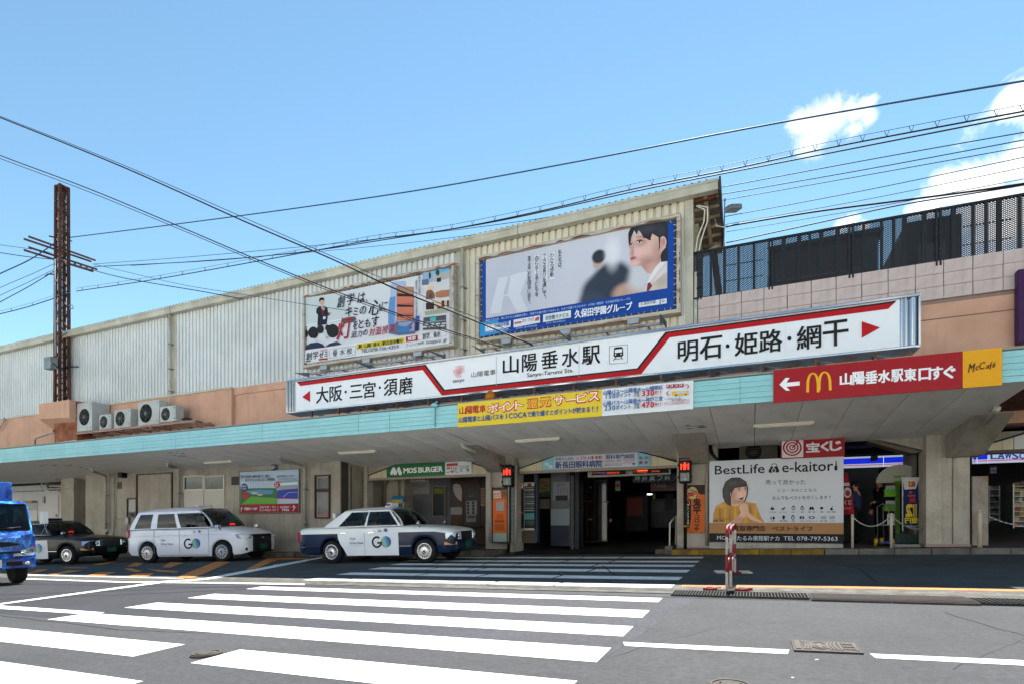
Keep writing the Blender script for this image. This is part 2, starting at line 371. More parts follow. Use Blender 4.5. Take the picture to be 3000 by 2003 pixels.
def crack(pts, w=.012, off=.0022):
    out = []
    for (x0, y0), (x1, y1) in zip(pts, pts[1:]):
        for k in range(8): t = k / 8; out.append((x0 + (x1 - x0) * t + rnd.uniform(-.02, .02), y0 + (y1 - y0) * t + rnd.uniform(-.02, .02)))
    sheet('crack', out + [(x + w, y + w) for x, y in reversed(out)], off, P('#1b1b1c', .9), parent=road)
crack([(-14, 3.88), (-9.5, 3.95), (-6.2, 3.72), (-4.9, 3.85)]); crack([(-1, 4.05), (-.3, 5.4), (.9, 6.2)], .008); crack([(1.2, 4.4), (2.0, 5.6), (1.7, 6.9)], .007); crack([(-3.2, 7.9), (-2.2, 9.6), (-2.9, 11.4), (-1.9, 13.6)], .02, .0145); crack([(-6.6, 8.6), (-5.4, 9.9), (-5.9, 12.2)], .02, .0145)
def g2(z, x, y): p = gnd(*z(x, y)); return (p.x, p.y)
E0 = [(-60, 7.35), (-15.5, 7.42), (-9, 7.52), (-1.2, 7.66), (2.9, 7.5), (40, 7.4)]
taxi_lane = sheet('taxi_lane', E0 + [(40, 30), (-60, 30)], .004, ASPO, kind='structure', label='old dark asphalt of the taxi lane under the canopy')
gutter = sheet('gutter', [(-60, 7.2), (-15.5, 7.3), (-7.9, 7.5), (-1.2, 7.52), (40, 7.3), (40, 8.62), (3, 8.6), (-1, 8.5), (-7, 8.35), (-16, 8.05), (-60, 7.8)], .008, CONCG, kind='structure', label='pale worn concrete strip between road and taxi lane')
def mark(name, pts, m, off=.003, z=None, lab=None):
    if z: pts = [g2(z, *p) for p in pts]
    return sheet(name, pts, off, m, parent=road, label=lab)
# crosswalk bars (parallel to the station), X ends measured
k0 = 1.0
rows = [(13.9, 13.45), (12.75, 12.3), (11.75, 11.3), (10.7, 10.2), (9.5, 9.05), (8.45, 8.05)]
L2 = [-9.2, -8.6, -8.25, -8.05, -7.95, -7.9]
for i, (a, b) in enumerate(rows):
    xs = [L2[i], -6.5 + .6 * math.sin(i * 2.1), -4.6 + .7 * math.sin(i * 1.3 + 1), -3.0 + .3 * math.sin(i * 3), -1.03]
    for x0, x1 in zip(xs, xs[1:]):
        mark('crosswalk_bar', [(x0 + .01, b), (x1 - .03, b), (x1 - .012, a), (x0 + .05, a)], PAINTWO, off=.009)
for a, b in ((7.12, 6.78), (6.18, 5.72), (5.26, 4.8), (4.36, 3.9), (3.42, 2.96)):
    x0 = -7.9 if b > 3.4 else -4.05
    mark('crosswalk_bar', [(x0, b), (-1.03, b), (-1.03, a), (x0, a)], PAINTW)
mark('crosswalk_bar', [(-9.6, 2.96), (-4.75, 2.96), (-4.75, 3.42), (-9.6, 3.42)], PAINTW)
mark('crosswalk_bar', [(-9.6, 2.02), (-3.9, 2.02), (-3.9, 2.5), (-9.6, 2.5)], PAINTW)
mark('lane_line', [(1428, 1471), (1810, 1489), (1806, 1499), (1433, 1480)], PAINTW, z=ZR)
mark('lane_line', [(1994, 1498), (2360, 1514), (2360, 1526), (2008, 1508)], PAINTW, z=ZR)
mark('edge_line', [(160, 878), (800, 897), (1350, 903), (1990, 912), (1990, 922), (1350, 911), (800, 906), (160, 884)], PAINTW, z=ZA, off=.0095)
mark('edge_line', [(160, 852), (1200, 876), (1200, 881), (160, 858)], PAINTWO, z=ZA, off=.0105)
mark('stop_line', [(-30, 1047), (1060, 897), (1180, 888), (1180, 893), (1100, 903), (-30, 1056)], PAINTW, z=ZA, off=.0105)
mark('stop_line', [(-40, 1052), (200, 1067), (684, 1100), (630, 1116), (-40, 1074)], PAINTW, z=ZA, off=.005)
mark('worn_line', [(1140, 893), (1340, 878), (1560, 835), (1780, 795), (2007, 753), (2007, 766), (1600, 845), (1360, 886), (1230, 897)], PAINTWO, z=ZA, off=.0115)
mark('worn_line', [(1000, 1112), (0, 0), (0, 0), (0, 0)][:0] or [(0, 1190), (140, 1170), (480, 1110), (480, 1122), (150, 1183), (0, 1212)], PAINTWO, z=ZB, off=.0125)
for pts in ([(1140, 878), (1510, 765), (1500, 760), (1440, 770), (1150, 876)], ):
    pass
org = [[(1150, 878), (1250, 880), (1330, 850), (1510, 770), (1410, 768), (1230, 840)], [(1600, 825), (1670, 818), (1830, 745), (1750, 745)],
       [(300, 858), (350, 858), (540, 828), (450, 826)], [(570, 860), (680, 862), (760, 838), (640, 838)], [(830, 868), (960, 870), (1010, 845), (900, 846)],
       [(170, 852), (240, 842), (320, 820), (250, 818)], [(1060, 806), (1110, 808), (1200, 775), (1110, 772)], [(600, 790), (650, 792), (830, 757), (780, 757)],
       [(400, 806), (560, 808), (585, 812), (430, 812)], [(810, 815), (860, 813), (930, 832), (880, 838)], [(950, 812), (1010, 822), (1170, 832), (1150, 842), (1030, 835)],
       [(830, 800), (900, 800), (940, 778), (880, 776)]]
for p in org: mark('orange_marking', p, PAINTO, z=ZA, off=.0135)
mark('orange_marking', [(0, 1118), (370, 1122), (300, 1132), (40, 1138), (0, 1168)], PAINTO, z=ZB, off=.0135)
mark('yellow_line', [(245, 449), (1200, 456), (2400, 478), (2400, 490), (1200, 469), (245, 457)], PAINTO, z=ZO, off=.0105)
mark('paint_dash', [(1065, 902), (1085, 902), (1085, 907), (1065, 907)], PAINTW, z=ZO)
mark('paint_dash', [(920, 1013), (935, 1013), (935, 1018), (920, 1018)], PAINTW, z=ZO)
mark('patch_seam', [(-1, 9.4), (.2, 8.7), (.9, 7.9), (1.0, 7.9), (.28, 8.74), (-.9, 9.46)][:0] or [(1.6, 9.2), (1.7, 11.2), (1.2, 13.6), (1.23, 13.6), (1.74, 11.2), (1.64, 9.2)], P('#25282b', .9), off=.006)

# drain gratings and cover plates in the gutter
def ginv(z, x, y): return Vector(gnd(*z(x, y)))
def quadpt(q, s, t): return (q[0] * (1 - s) + q[1] * s) * (1 - t) + (q[3] * (1 - s) + q[2] * s) * t
gr = thing('drain_grating', 'black slotted drain grating in the gutter at the foot of the striped barrier', 'drain grating', ginv(ZO, 560, 505), group='drain gratings in the gutter')
GRB = P('#1f2021', .7)
def grating(root, q, nl, nc):
    b = MB(); b.sheet([p + Vector((0, 0, .006)) for p in q], P('#0b0b0c', .9)); b.build('pit', root, fix=False)
    b = MB()
    for i in range(nc + 1):
        s = i / nc; b.bar(quadpt(q, s, 0) + Vector((0, 0, .016)), quadpt(q, s, 1) + Vector((0, 0, .016)), .012, .016, GRB)
    for i in range(nl + 1):
        s = i / nl; b.bar(quadpt(q, 0, s) + Vector((0, 0, .018)), quadpt(q, 1, s) + Vector((0, 0, .018)), .014, .014, GRB)
    b.build('bars', root, fix=False)
def rq(x0, x1, y0, y1): return [Vector((x, y, G(x, y))) for x, y in ((x0, y0), (x1, y0), (x1, y1), (x0, y1))]
grating(gr, rq(-.95, .62, 7.32, 7.72), 5, 44)
gr2 = thing('drain_grating', 'black slotted drain grating beyond the two brown plates at the right edge', 'drain grating', (2.4, 7.4, .2), group='drain gratings in the gutter')
grating(gr2, rq(2.22, 5.2, 7.28, 7.66), 5, 60)
def plate(x0, x1, lab):
    b = MB(); q = rq(x0, x1, 7.22, 7.74); b.prism([p + Vector((0, 0, .022)) for p in q], (0, 0, -.02), IRON)
    n = 34
    for i in range(n):
        s = (i + .5) / n; b.bar(quadpt(q, s, .03) + Vector((0, 0, .025)), quadpt(q, s, .97) + Vector((0, 0, .025)), .009, .008, IRON)
    for i in range(9): b.bar(quadpt(q, .01, (i + .5) / 9) + Vector((0, 0, .0255)), quadpt(q, .99, (i + .5) / 9) + Vector((0, 0, .0255)), .007, .006, IRON)
    b.build('cover_plate', None, label=lab, cat='drain cover', group='brown cover plates in the gutter', kind='thing', fix=False)
plate(.64, 1.41, 'brown ribbed steel drain cover, the one next to the grating by the barrier')
plate(1.425, 2.2, 'brown ribbed steel drain cover, the one farther from the striped barrier')
# manhole covers
def relief_rect(q, m, m2):
    b = MB(); b.prism([p + Vector((0, 0, .014)) for p in q], (0, 0, -.012), m)
    return b
mh = [gnd(*ZO(915, 790)), gnd(*ZO(1310, 808)), gnd(*ZO(1365, 873)), gnd(*ZO(935, 855))]
root = thing('manhole_cover', 'rectangular patterned iron manhole cover between the two lane dashes', 'manhole cover', mh[0])
relief_rect(mh, IRON, IRON).build('frame_plate', root)
b = MB(); LT = mat('worn_metal', '#5b5650', .8, '#47433e', 9)
def rel(b, q, pts, w, m=LT, h=.006):
    for (s0, t0), (s1, t1) in zip(pts, pts[1:]): b.bar(quadpt(q, s0, t0) + Vector((0, 0, .016)), quadpt(q, s1, t1) + Vector((0, 0, .016)), w, h, m)
for s in (.06, .1, .72, .94): rel(b, mh, [(s, .12), (s, .88)], .018)
for r in (.05, .09, .13): rel(b, mh, [(.42 + r * math.cos(a * .5), .5 + 2.6 * r * math.sin(a * .5)) for a in range(14)], .014)
rel(b, mh, [(.36, .5), (.48, .5)], .03); rel(b, mh, [(.42, .3), (.42, .7)], .03)
for k in range(3): rel(b, mh, [(.16 + .04 * k + .05 * math.sin(t), .12 + .76 * t / 3) for t in range(4)], .014)
for k in range(3): rel(b, mh, [(.58 + .05 * k - .05 * math.sin(t), .12 + .76 * t / 3) for t in range(4)], .014)
for k in range(4):
    for j in range(3): rel(b, mh, [(.76 + k * .045, .2 + j * .25), (.79 + k * .045, .32 + j * .25)], .016)
b.build('raised_pattern', root)
def round_cover(c, r, lab):
    root = thing('manhole_cover', lab, 'manhole cover', c)
    b = MB(); n = 28; up = Vector((-BX, -BY, 1)).normalized()
    circ = [c + Vector((r * math.cos(2 * math.pi * i / n), r * math.sin(2 * math.pi * i / n), 0)) for i in range(n)]
    circ = [Vector((p.x, p.y, G(p.x, p.y) + .014)) for p in circ]; b.prism(circ, (0, 0, -.012), IRON); b.build('cover_disc', root)
    b = MB()
    for rr in (.55, .85): b.tube([c + Vector((r * rr * math.cos(2 * math.pi * i / n), r * rr * math.sin(2 * math.pi * i / n), BX * r * rr * math.cos(2 * math.pi * i / n) + .016)) for i in range(n)], .008, LT, n=5, closed=True)
    for k in range(-2, 3): b.bar(c + Vector((-r * .4, k * r * .18, .018)), c + Vector((r * .4, k * r * .18, .02)), .02, .006, LT)
    b.build('raised_pattern', root)
round_cover(gnd(605, 1917), .12, 'small round iron cover in the gap between two crosswalk bars')
round_cover(gnd(2140, 2012), .13, 'round iron cover cut off by the bottom edge of the photo')

# pavements
SW = .13
def X6(u, Y=15.6): return at(u, 1000, Y).x
xp0, xp1, xp2, xp3 = X6(1435), X6(1516), X6(1987), X6(2072)
pav_r = sheet('pavement', [(-2.35, 14.95), (-1.9, 14.75), (60, 14.75), (60, 40), (-2.35, 40)], SW, PAVE, kind='structure', label='narrow pavement in front of the shops', th=.12)
pav_l = sheet('pavement', [(-60, 14.1), (-14.2, 14.1), (-13.6, 14.35), (-7.1, 14.35), (-6.75, 14.8), (-6.75, 40), (-60, 40)], SW + .02, PAVE, kind='structure', label='narrow pavement beside the taxi lane', th=.2)
floor_in = sheet('station_floor', [(-6.74, 14.9), (-2.36, 14.9), (-2.36, 40), (-6.74, 40)], .05, mat('terrazzo', '#2e2a26', .6, '#24211e', 1, stain='#2a2725', samt=.4, speck=.2), kind='structure', label='dark floor of the station passage')
b = MB(); b.box(-4.6, -2.5, 14.95, 15.05, 0, .01, PAINTO)
def kerb(x0, x1, y, m, parent, hh, n, prev=None):
    w = (x1 - x0) / n
    for i in range(n):
        a = x0 + i * w + .006; c = x0 + (i + 1) * w - .006
        b = MB(); b.prism([Vector((a, y, G(a, y) - .02)), Vector((c, y, G(c, y) - .02)), Vector((c, y, G(c, y) + hh)), Vector((a, y, G(a, y) + hh))], (0, .14, 0), m)
        b.build('kerb_stone', parent, label='yellow painted kerb stone' if m is PAINTY else None, bevel=.012)
kerb(-1.9, 1.55, 14.62, PAINTY, pav_r, SW + .006, 5)
kerb(1.56, 9, 14.62, KERB, pav_r, SW + .006, 11)
kerb(-30, -14.1, 13.97, KERB, pav_l, SW + .03, 22)
kerb(-13.6, -7.1, 14.22, KERB, pav_l, SW + .03, 9)

# ---------------------------------------------------------------- station building
st = thing('station_building', 'long railway station with cream ribbed upper wall over a pale blue canopy', 'station', (-10, 15.1, .2))
def sp(b, name, **k): return b.build(name, st, **k)
YU = 15.1
def ribbed(x0, x1, z0, z1, y, pitch=.2, m=RIBB):
    b = MB(); prof = [(0, 0), (.62, 0), (.72, .055), (.9, .055)]; n = int((x1 - x0) / pitch); xs = []
    for i in range(n + 1):
        for f_, d in prof:
            x = x0 + (i + f_) * pitch
            if x <= x1: xs.append((x, y + d))
    pts = [[(x, yy, z0) for x, yy in xs], [(x, yy, z1) for x, yy in xs]]
    b.grid(pts, m, smooth=False); return b
zE = 9.52; zC = 6.24
xj = at(515, 900, YU).x; xj2 = at(1362, 700, YU).x
RIBG = mat('ribbed_sheet_grey', '#ced1d0', .5, '#c2c5c4', .7, stain='#a3a39d', sscale=(2, 2, .12), samt=.25)
for x0, x1, m_ in ((-60, xj - .3, RIBG), (xj + .05, xj2 - .28, RIBG), (xj2 + .02, -1.62, RIBB)):
    sp(ribbed(x0, x1, zC, zE, YU, m=m_), 'ribbed_wall', fix=False)
for x in (xj, xj2):
    b = MB(); b.box(x - .3, x + .05, YU - .02, YU + .05, zC - .0, zE, EAVE); sp(b, 'cover_strip')
b = MB(); b.box(-1.62, -1.40, YU - .03, YU + .3, 6.2, 9.55, EAVE); b.box(-1.37, -1.27, YU - .0, YU + .2, 6.1, 7.6, EAVE); sp(b, 'corner_trim')
b = MB()
for x0, x1 in ((-60, xj - .02), (xj + .02, -6.3), (-6.28, -.78)): b.box(x0, x1, YU - .24, YU - .04, 9.50, 9.74, EAVE); b.box(x0, x1, YU - .26, YU - .24, 9.70, 9.77, EAVE)
sp(b, 'eave_gutter')
b = MB()
for i in range(190):
    x = -34.9 + i * .18
    if x > -1: break
    b.tube([(x, YU - .2, 9.80), (x, YU + .5, 9.78)], .035, P('#4a4a46', .6), n=6)
b.box(-60, -.8, YU - .2, YU + .6, 9.765, 9.785, P('#55544f', .6)); sp(b, 'roof_sheet_edge')
b = MB(); b.prism([(-60, YU - .1, 9.76), (-60, 17.1, 8.98), (-60, 17.1, 9.06), (-60, YU - .1, 9.82)], (59.24, 0, 0), P('#7a776f', .7)); sp(b, 'roof')
b = MB(); b.prism([(-.76, YU - .26, 9.80), (-.76, YU - .26, 9.45), (-.76, 17.15, 8.78), (-.76, 17.15, 9.1)], (.05, 0, 0), P('#3c3a38', .7)); sp(b, 'verge_board')
b = MB(); OC = mat('weathered_steel', '#a39680', .7, '#7d6f5c', 5, stain='#5a4030', samt=.7)
for i in range(7):
    y = YU + .15 + i * .3; z = 9.6 - (y - YU) * .36; b.bar((-1.5, y, z), (-.78, y, z), .05, .08, OC)
b.bar((-1.1, YU + .05, 9.55), (-1.05, 17.1, 8.8), .09, .12, OC); b.bar((-1.38, YU + .4, 8.1), (-.82, YU + 1.7, 9.0), .09, .12, OC)
b.bar((-1.38, YU + .1, 9.5), (-.85, YU + .1, 9.5), .1, .1, P('#5b3d2a', .9)); b.box(-1.40, -1.30, YU + .3, 17, 7.2, 9.0, OC)
sp(b, 'eave_brackets')
for k, pts in enumerate(([(-1.33, 9.35), (-1.12, 9.2), (-1.14, 8.9), (-1.3, 8.5), (-1.36, 8.1), (-1.36, 7.5)], [(-1.28, 9.35), (-1.05, 9.25), (-1.05, 8.9), (-1.2, 8.45), (-1.3, 8.0), (-1.3, 7.5)])):
    b = MB(); b.tube([(x, YU + .06, z) for x, z in pts], .018, P('#cfc9ba', .5), n=6); sp(b, 'cable_conduit')
b = MB(); b.tube([at(*ZG(2110, 235), 16), at(*ZG(2200, 230), 16), at(*ZG(2210, 265), 16), at(*ZG(2150, 290), 16), at(*ZG(2165, 370), 16), at(*ZG(2260, 385), 16)], .015, P('#d8d4c8', .5), n=6); sp(b, 'cable_loop')
# salmon wall below
xs1 = at(678, 1200, 14.95).x
b = MB(); b.box(-60, xs1, 14.95, 15.6, 3.2, 6.22, SALM); sp(b, 'rendered_wall', label='salmon rendered wall standing slightly forward')
b = MB(); b.box(xs1, 60, YU, 15.6, 3.2, 5.95, SALM); b.box(xs1, -1.3, YU - .05, YU, 5.95, 6.22, SALM); sp(b, 'rendered_wall')
b = MB(); b.box(-1.3, 60, YU + .01, 15.6, 5.95, 6.03, P('#8a7468', .9)); b.box(-1.3, 60, YU + .02, 15.6, 6.03, 6.9, P('#6f625c', .9)); sp(b, 'parapet_backing')
b = MB(); b.box(-60, at(510, 1150, 14.95).x, 14.90, 14.95, 6.17, 6.24, EAVE); b.box(xj + .1, xs1, 14.90, 14.95, 6.17, 6.24, EAVE); sp(b, 'drip_flashing')
sg = MB(); sg.box(-1.25, 60, YU - .004, YU, 5.60, 5.625, P('#7d6458', .9)); sp(sg, 'wall_joint')
band = MB(); band.box(-1.3, -1.28, YU, YU + .02, 6.0, 6.9, TILE); bd = sp(band, 'tile_band')
tm = MB(); tm.box(0, .505, 0, .05, 0, .275, TILE); tme = tm.mesh('tile')
for r in range(3):
    for c in range(14):
        x = -1.27 + c * .52; link_mesh('tile', tme, bd, (x + rnd.uniform(-.003, .003), YU - .03 + rnd.uniform(0, .004), 6.045 + r * .285))
# fascia (slats) and its flashing
YF = 11.4; zf0, zf1 = 3.335, 3.845
fa = MB(); fa.box(-60, 4.3, YF + .03, YF + .1, zf0 + .01, zf1 + .02, P('#5c8186', .7)); fas = sp(fa, 'canopy_fascia')
joints = [-60, -46, -38, -31.5] + [at(u, 1300, YF).x for u in (88, 262, 515, 770, 1050)] + [-8.3, -5.6, -2.9, -.2, 2.45, 4.3]
cache = {}
for a, c in zip(joints, joints[1:]):
    for r in range(5):
        h = .098; b = MB(); b.box(a + .004, c - .004, YF - .006 * (r % 2), YF + .03, zf0 + r * .102 + .002, zf0 + r * .102 + h, AQUA)
        b.build('slat', fas)
b = MB(); b.box(-60, 4.3, YF - .01, YF + 3.4, zf1 + .02, zf1 + .05, P('#8b8f8c', .8)); sp(b, 'canopy_top')
# soffit: boards one by one
SY0, SY1 = YF + .02, 15.6
def sz(y): return 3.345 - (y - YF) * .0738
b = MB(); b.prism([(-60, SY0, sz(SY0) + .03), (-60, SY1, sz(SY1) + .03), (-60, SY1, sz(SY1) + .1), (-60, SY0, sz(SY0) + .1)], (64.2, 0, 0), P('#2b2926', .9)); sof = sp(b, 'soffit')
pw = .826; ys = [SY0, 12.82, 14.22, SY1]; pmesh = []
for j in range(3):
    b = MB(); y0, y1 = ys[j] + .005, ys[j + 1] - .004; b.prism([(0, y0, sz(y0)), (0, y1, sz(y1)), (0, y1, sz(y1) + .02), (0, y0, sz(y0) + .02)], (pw - .012, 0, 0), SOFF); pmesh.append(b.mesh('soffit_board'))
n = 0
for i in range(52):
    x = 4.2 - (i + 1) * pw
    for j in range(3): link_mesh('soffit_board', pmesh[j], sof, (x, 0, rnd.uniform(-.002, .002)))
# peeling patches of the soffit skin
pc = P('#8d7f66', .9)
for (z, cx, cy, n) in ((ZD, 90, 115, 12), (ZP, 450, 85, 8), (ZP, 600, 80, 8), (ZP, 780, 90, 7), (ZP, 960, 115, 9), (ZA, 1110, 60, 8), (ZA, 1230, 75, 5)):
    b = MB()
    for k in range(n):
        u, v = z(cx + rnd.uniform(-60, 60), cy + rnd.uniform(-14, 14)); r = ray(u, v); kk = (3.345 + YF * .0738 - CAMZ - .004) / (r.z + .0738 * r.y); p = Vector((r.x * kk, r.y * kk, CAMZ + r.z * kk))
        rr = rnd.uniform(.03, .1); b.sheet([p + Vector((rr * math.cos(a) * rnd.uniform(.6, 1.6), .5 * rr * math.sin(a), -.004 - .5 * rr * math.sin(a) * .0738)) for a in [i * 1.05 for i in range(6)]], pc)
    sp(b, 'peeled_paint', fix=False)
# lights under the soffit: casing with long bare diffuser
def sofpt(u, v):
    r = ray(u, v); kk = (3.345 + YF * .0738 - CAMZ) / (r.z + .0738 * r.y); return Vector((r.x * kk, r.y * kk, CAMZ + r.z * kk))
def strip_light(a, c, lab):
    p0, p1 = sofpt(*a), sofpt(*c); y = (p0.y + p1.y) / 2; z = sz(y)
    root = thing('strip_light', lab, 'ceiling light', ((p0.x + p1.x) / 2, y, z), group='strip lights under the canopy')
    b = MB(); b.box(p0.x, p1.x, y - .09, y + .09, z - .05, z + .015, P('#c9c3ae', .5)); b.build('casing', root, bevel=.01)
    b = MB(); b.box(p0.x + .05, p1.x - .05, y - .06, y + .06, z - .065, z - .051, P('#d8d5c8', .4)); b.build('diffuser', root)
strip_light(ZD(485, 108), ZD(905, 80), 'unlit strip light under the canopy above the lottery sign')
strip_light(ZI(1655, 812), ZI(1975, 795), 'unlit strip light under the canopy left of the clinic signboard')
strip_light(ZB(650, 82), ZB(1030, 62), 'unlit strip light under the canopy left of the green burger sign')
strip_light(ZA(1340, 118), ZA(1530, 108), 'unlit strip light under the canopy above the double door')

# lower left wall, panel by panel
YL = 14.5; xw0, xw1 = at(250, 1500, YL).x, at(997, 1500, YL).x
b = MB(); b.box(xw0, xw1, YL + .05, YL + .4, -.4, 3.1, P('#4a463f', .9)); lw = sp(b, 'lower_wall')
n = 17; w = (xw1 - xw0) / n
for i in range(n):
    for z0, z1 in ((-.25, .42), (.43, 3.12)):
        b = MB(); b.box(xw0 + i * w + .006, xw0 + (i + 1) * w - .006, YL + rnd.uniform(0, .006), YL + .05, z0, z1, CONC); b.build('wall_panel', lw)
b = MB(); b.box(xw1 - .3, xw1, YL + .4, 17.5, -.3, 3.1, CONC)
b.box(xw1 + .0, xw1 + .03, 15.0, 15.04, -.3, 3.0, P('#5d574c')); sp(b, 'return_wall')
b = MB(); b.box(xw0, xw0 + .12, YL + .4, 17, -.4, 3.1, P('#6b645a', .9)); b.box(xw0 - 1.6, xw0 - .02, 16.2, 16.4, -.4, 3.1, CONC); sp(b, 'return_wall')
xa, xb = at(178, 1500, 14.9).x, at(216, 1500, 14.9).x
b = MB(); b.box(xa, xb, 14.9, 15.6, -.5, 3.1, CONC); sp(b, 'pillar', bevel=.02)
def onwall(name, z, x0, y0, x1, y1, Y, d, m, parent=None, **k):
    a, c = at(*z(x0, y0), Y), at(*z(x1, y1), Y); b = MB(); b.box(a.x, c.x, Y - d, Y - .002, c.z, a.z, m); return b.build(name, parent or st, **k)
def frame4(name, z, x0, y0, x1, y1, Y, d, w, m, parent=None, **k):
    a, c = at(*z(x0, y0), Y), at(*z(x1, y1), Y); b = MB()
    b.box(a.x, c.x, Y - d, Y - .002, a.z - w, a.z, m); b.box(a.x, c.x, Y - d, Y - .002, c.z, c.z + w, m)
    b.box(a.x, a.x + w, Y - d, Y - .002, c.z + w, a.z - w, m); b.box(c.x - w, c.x, Y - d, Y - .002, c.z + w, a.z - w, m)
    return b.build(name, parent or st, **k)
BRN = P('#4a4036', .6)
o = frame4('blind_opening', ZA, 895, 195, 1130, 452, YL, .05, .05, BRN)
for k in range(3):
    u0, u1 = 905 + k * 72, 975 + k * 72; onwall('infill_panel', ZA, u0, 208, u1, 440, YL, .02, CONC, parent=o)
o = frame4('window', ZA, 835, 352, 898, 478, YL, .05, .04, P('#2c2a28')); onwall('pane', ZA, 845, 362, 890, 470, YL, .02, GL_DARK, parent=o)
for x0, x1 in ((1205, 1336), (1340, 1472)):
    o = frame4('window', ZA, x0, 208, x1, 298, YL, .05, .04, P('#cdc9bd')); onwall('pane', ZA, x0 + 8, 217, x1 - 8, 290, YL, .02, P('#20302a', .1), parent=o)
for x0, x1 in ((1207, 1334), (1338, 1470)):
    o = onwall('door_leaf', ZA, x0, 302, x1, 560, YL, .03, P('#b5b0a6', .6))
onwall('door_handle', ZA, 1326, 420, 1331, 440, YL, .07, GALV)
onwall('vent_box', ZA, 805, 172, 831, 220, YL, .22, BLACKM); onwall('vent_opening', ZA, 770, 248, 797, 290, YL, .015, BLACKM); onwall('vent_opening', ZA, 1514, 212, 1560, 265, YL, .015, BLACKM)
b = MB(); p = at(*ZA(1800, 152), YL); b.lathe([(.12, 0), (.12, -.12), (.09, -.15), (.04, -.16)], GALV, p, 'y', 16); sp(b, 'round_vent')
o = frame4('window', ZB, 418, 305, 566, 728, YL, .06, .045, P('#3a2320'))
onwall('pane', ZB, 445, 330, 547, 432, YL, .02, P('#1d3436', .08), parent=o); onwall('pane', ZB, 445, 470, 547, 705, YL, .02, P('#14262c', .08), parent=o)
onwall('transom', ZB, 440, 438, 552, 466, YL, .05, P('#3a2320'), parent=o); onwall('window_sticker', ZB, 448, 685, 545, 700, YL, .026, P('#b06a6a'), parent=o)
onwall('junction_box', ZP, 1460, 690, 1500, 760, YL, .1, GALV)
# downpipes
def pipe(name, pts, r=.055, m=PIPE, parent=None, sm=True, **k):
    pts = [Vector(p) for p in pts]; out = [pts[0]]
    for a, p, c in zip(pts, pts[1:], pts[2:]):      # ease the elbows
        d0 = (a - p); d1 = (c - p); e = min(.1, d0.length * .4, d1.length * .4); d0.normalize(); d1.normalize()
        out += [p + d0 * e, p + (d0 + d1) * e * .28, p + d1 * e]
    out.append(pts[-1]); b = MB(); b.tube(out, r, m, n=10); return b.build(name, parent or st, **k)
def clamps(x, y, zs, r=.055):
    for z in zs:
        b = MB(); b.tube([(x, y, z - .02), (x, y, z + .02)], r + .012, GALV, n=10); b.box(x - .02, x + .02, y, YL, z - .015, z + .015, GALV); sp(b, 'pipe_clamp')
def soffpipe(z, a, bb, c, yb):
    p1 = at(*z(*bb), YL - .14); p2 = at(*z(*c), YL - .14); p0 = sofpt(*z(*a)); x = (p1.x + p2.x) / 2
    y0 = p0.y
    return [(p0.x, y0, sz(y0) + .02), (p0.x, y0, sz(y0) - .13), (x, YL - .14, p1.z), (x, YL - .14, p2.z)], x
for z, a, bb, c in ((ZA, (605, 155), (690, 205), (693, 555)), (ZA, (1098, 122), (1166, 150), (1170, 440)), (ZA, (1830, 78), (1985, 140), (1995, 560))):
    pts, x = soffpipe(z, a, bb, c, 0); pipe('downpipe', pts); clamps(x, YL - .14, (2.2, 1.0))
pts = [at(*ZA(745, 215), YL - .08), at(*ZA(742, 485), YL - .08), at(*ZA(742, 600), YL - .08)]; pipe('downpipe', pts, .03)
pipe('conduit', [at(*ZA(745, 485), YL - .06), at(*ZA(830, 483), YL - .06), at(*ZA(832, 560), YL - .06)], .018)
pipe('downpipe', [at(*ZP(792, 120), 14.75), at(*ZP(790, 205), 14.75), at(*ZP(640, 232), 14.75)], .035)
pipe('downpipe', [at(*ZP(375, 150), 16), at(*ZP(375, 270), 16), at(*ZP(480, 280), 16)], .06, P('#4f4a44', .6))
pipe('downpipe', [at(*ZP(480, 160), 15.5), at(*ZP(480, 365), 15.5), at(*ZP(700, 345), 15), at(*ZP(842, 335), 14.8), at(*ZP(850, 400), 14.8), at(*ZP(850, 720), 14.8)], .03)
for k in range(5):
    y = 180 + k * 30; pipe('service_pipe', [at(*ZP(500 + k * 12, 140), 15.8), at(*ZP(505 + k * 12, y + 70), 15.8), at(*ZP(700, y + 68), 15.8)], .03, (P('#5a544b', .6), P('#2c2a27', .7))[k % 2])
b = MB(); a = at(*ZP(640, 360), 14.9); b.bar(a, at(*ZP(700, 405), 14.9), .03, .03, GALV); sp(b, 'pipe_bracket')

# upper drainpipes
for (u, zt, zb) in ((499, 9.5, 3.9), (1355, 9.5, 4.2)):
    x = at(u, 900, YU - .12).x
    b = MB(); b.tube([(x, YU - .14, zt), (x, YU - .14, zb)], .055, EAVE, n=10); sp(b, 'rainwater_pipe')
    for z in (8.3, 7.3, 6.4):
        b = MB(); b.tube([(x, YU - .14, z - .02), (x, YU - .14, z + .02)], .068, GALV, n=10); b.box(x - .1, x + .1, YU - .13, YU, z - .012, z + .012, GALV); sp(b, 'pipe_clamp')
b = MB(); p = at(*ZE(0, 1395), 14.8); b.tube([at(*ZE(-20, 1410), 14.8), at(*ZE(20, 1350), 14.8), at(*ZE(22, 1335), 14.9)], .05, EAVE); sp(b, 'rainwater_pipe')

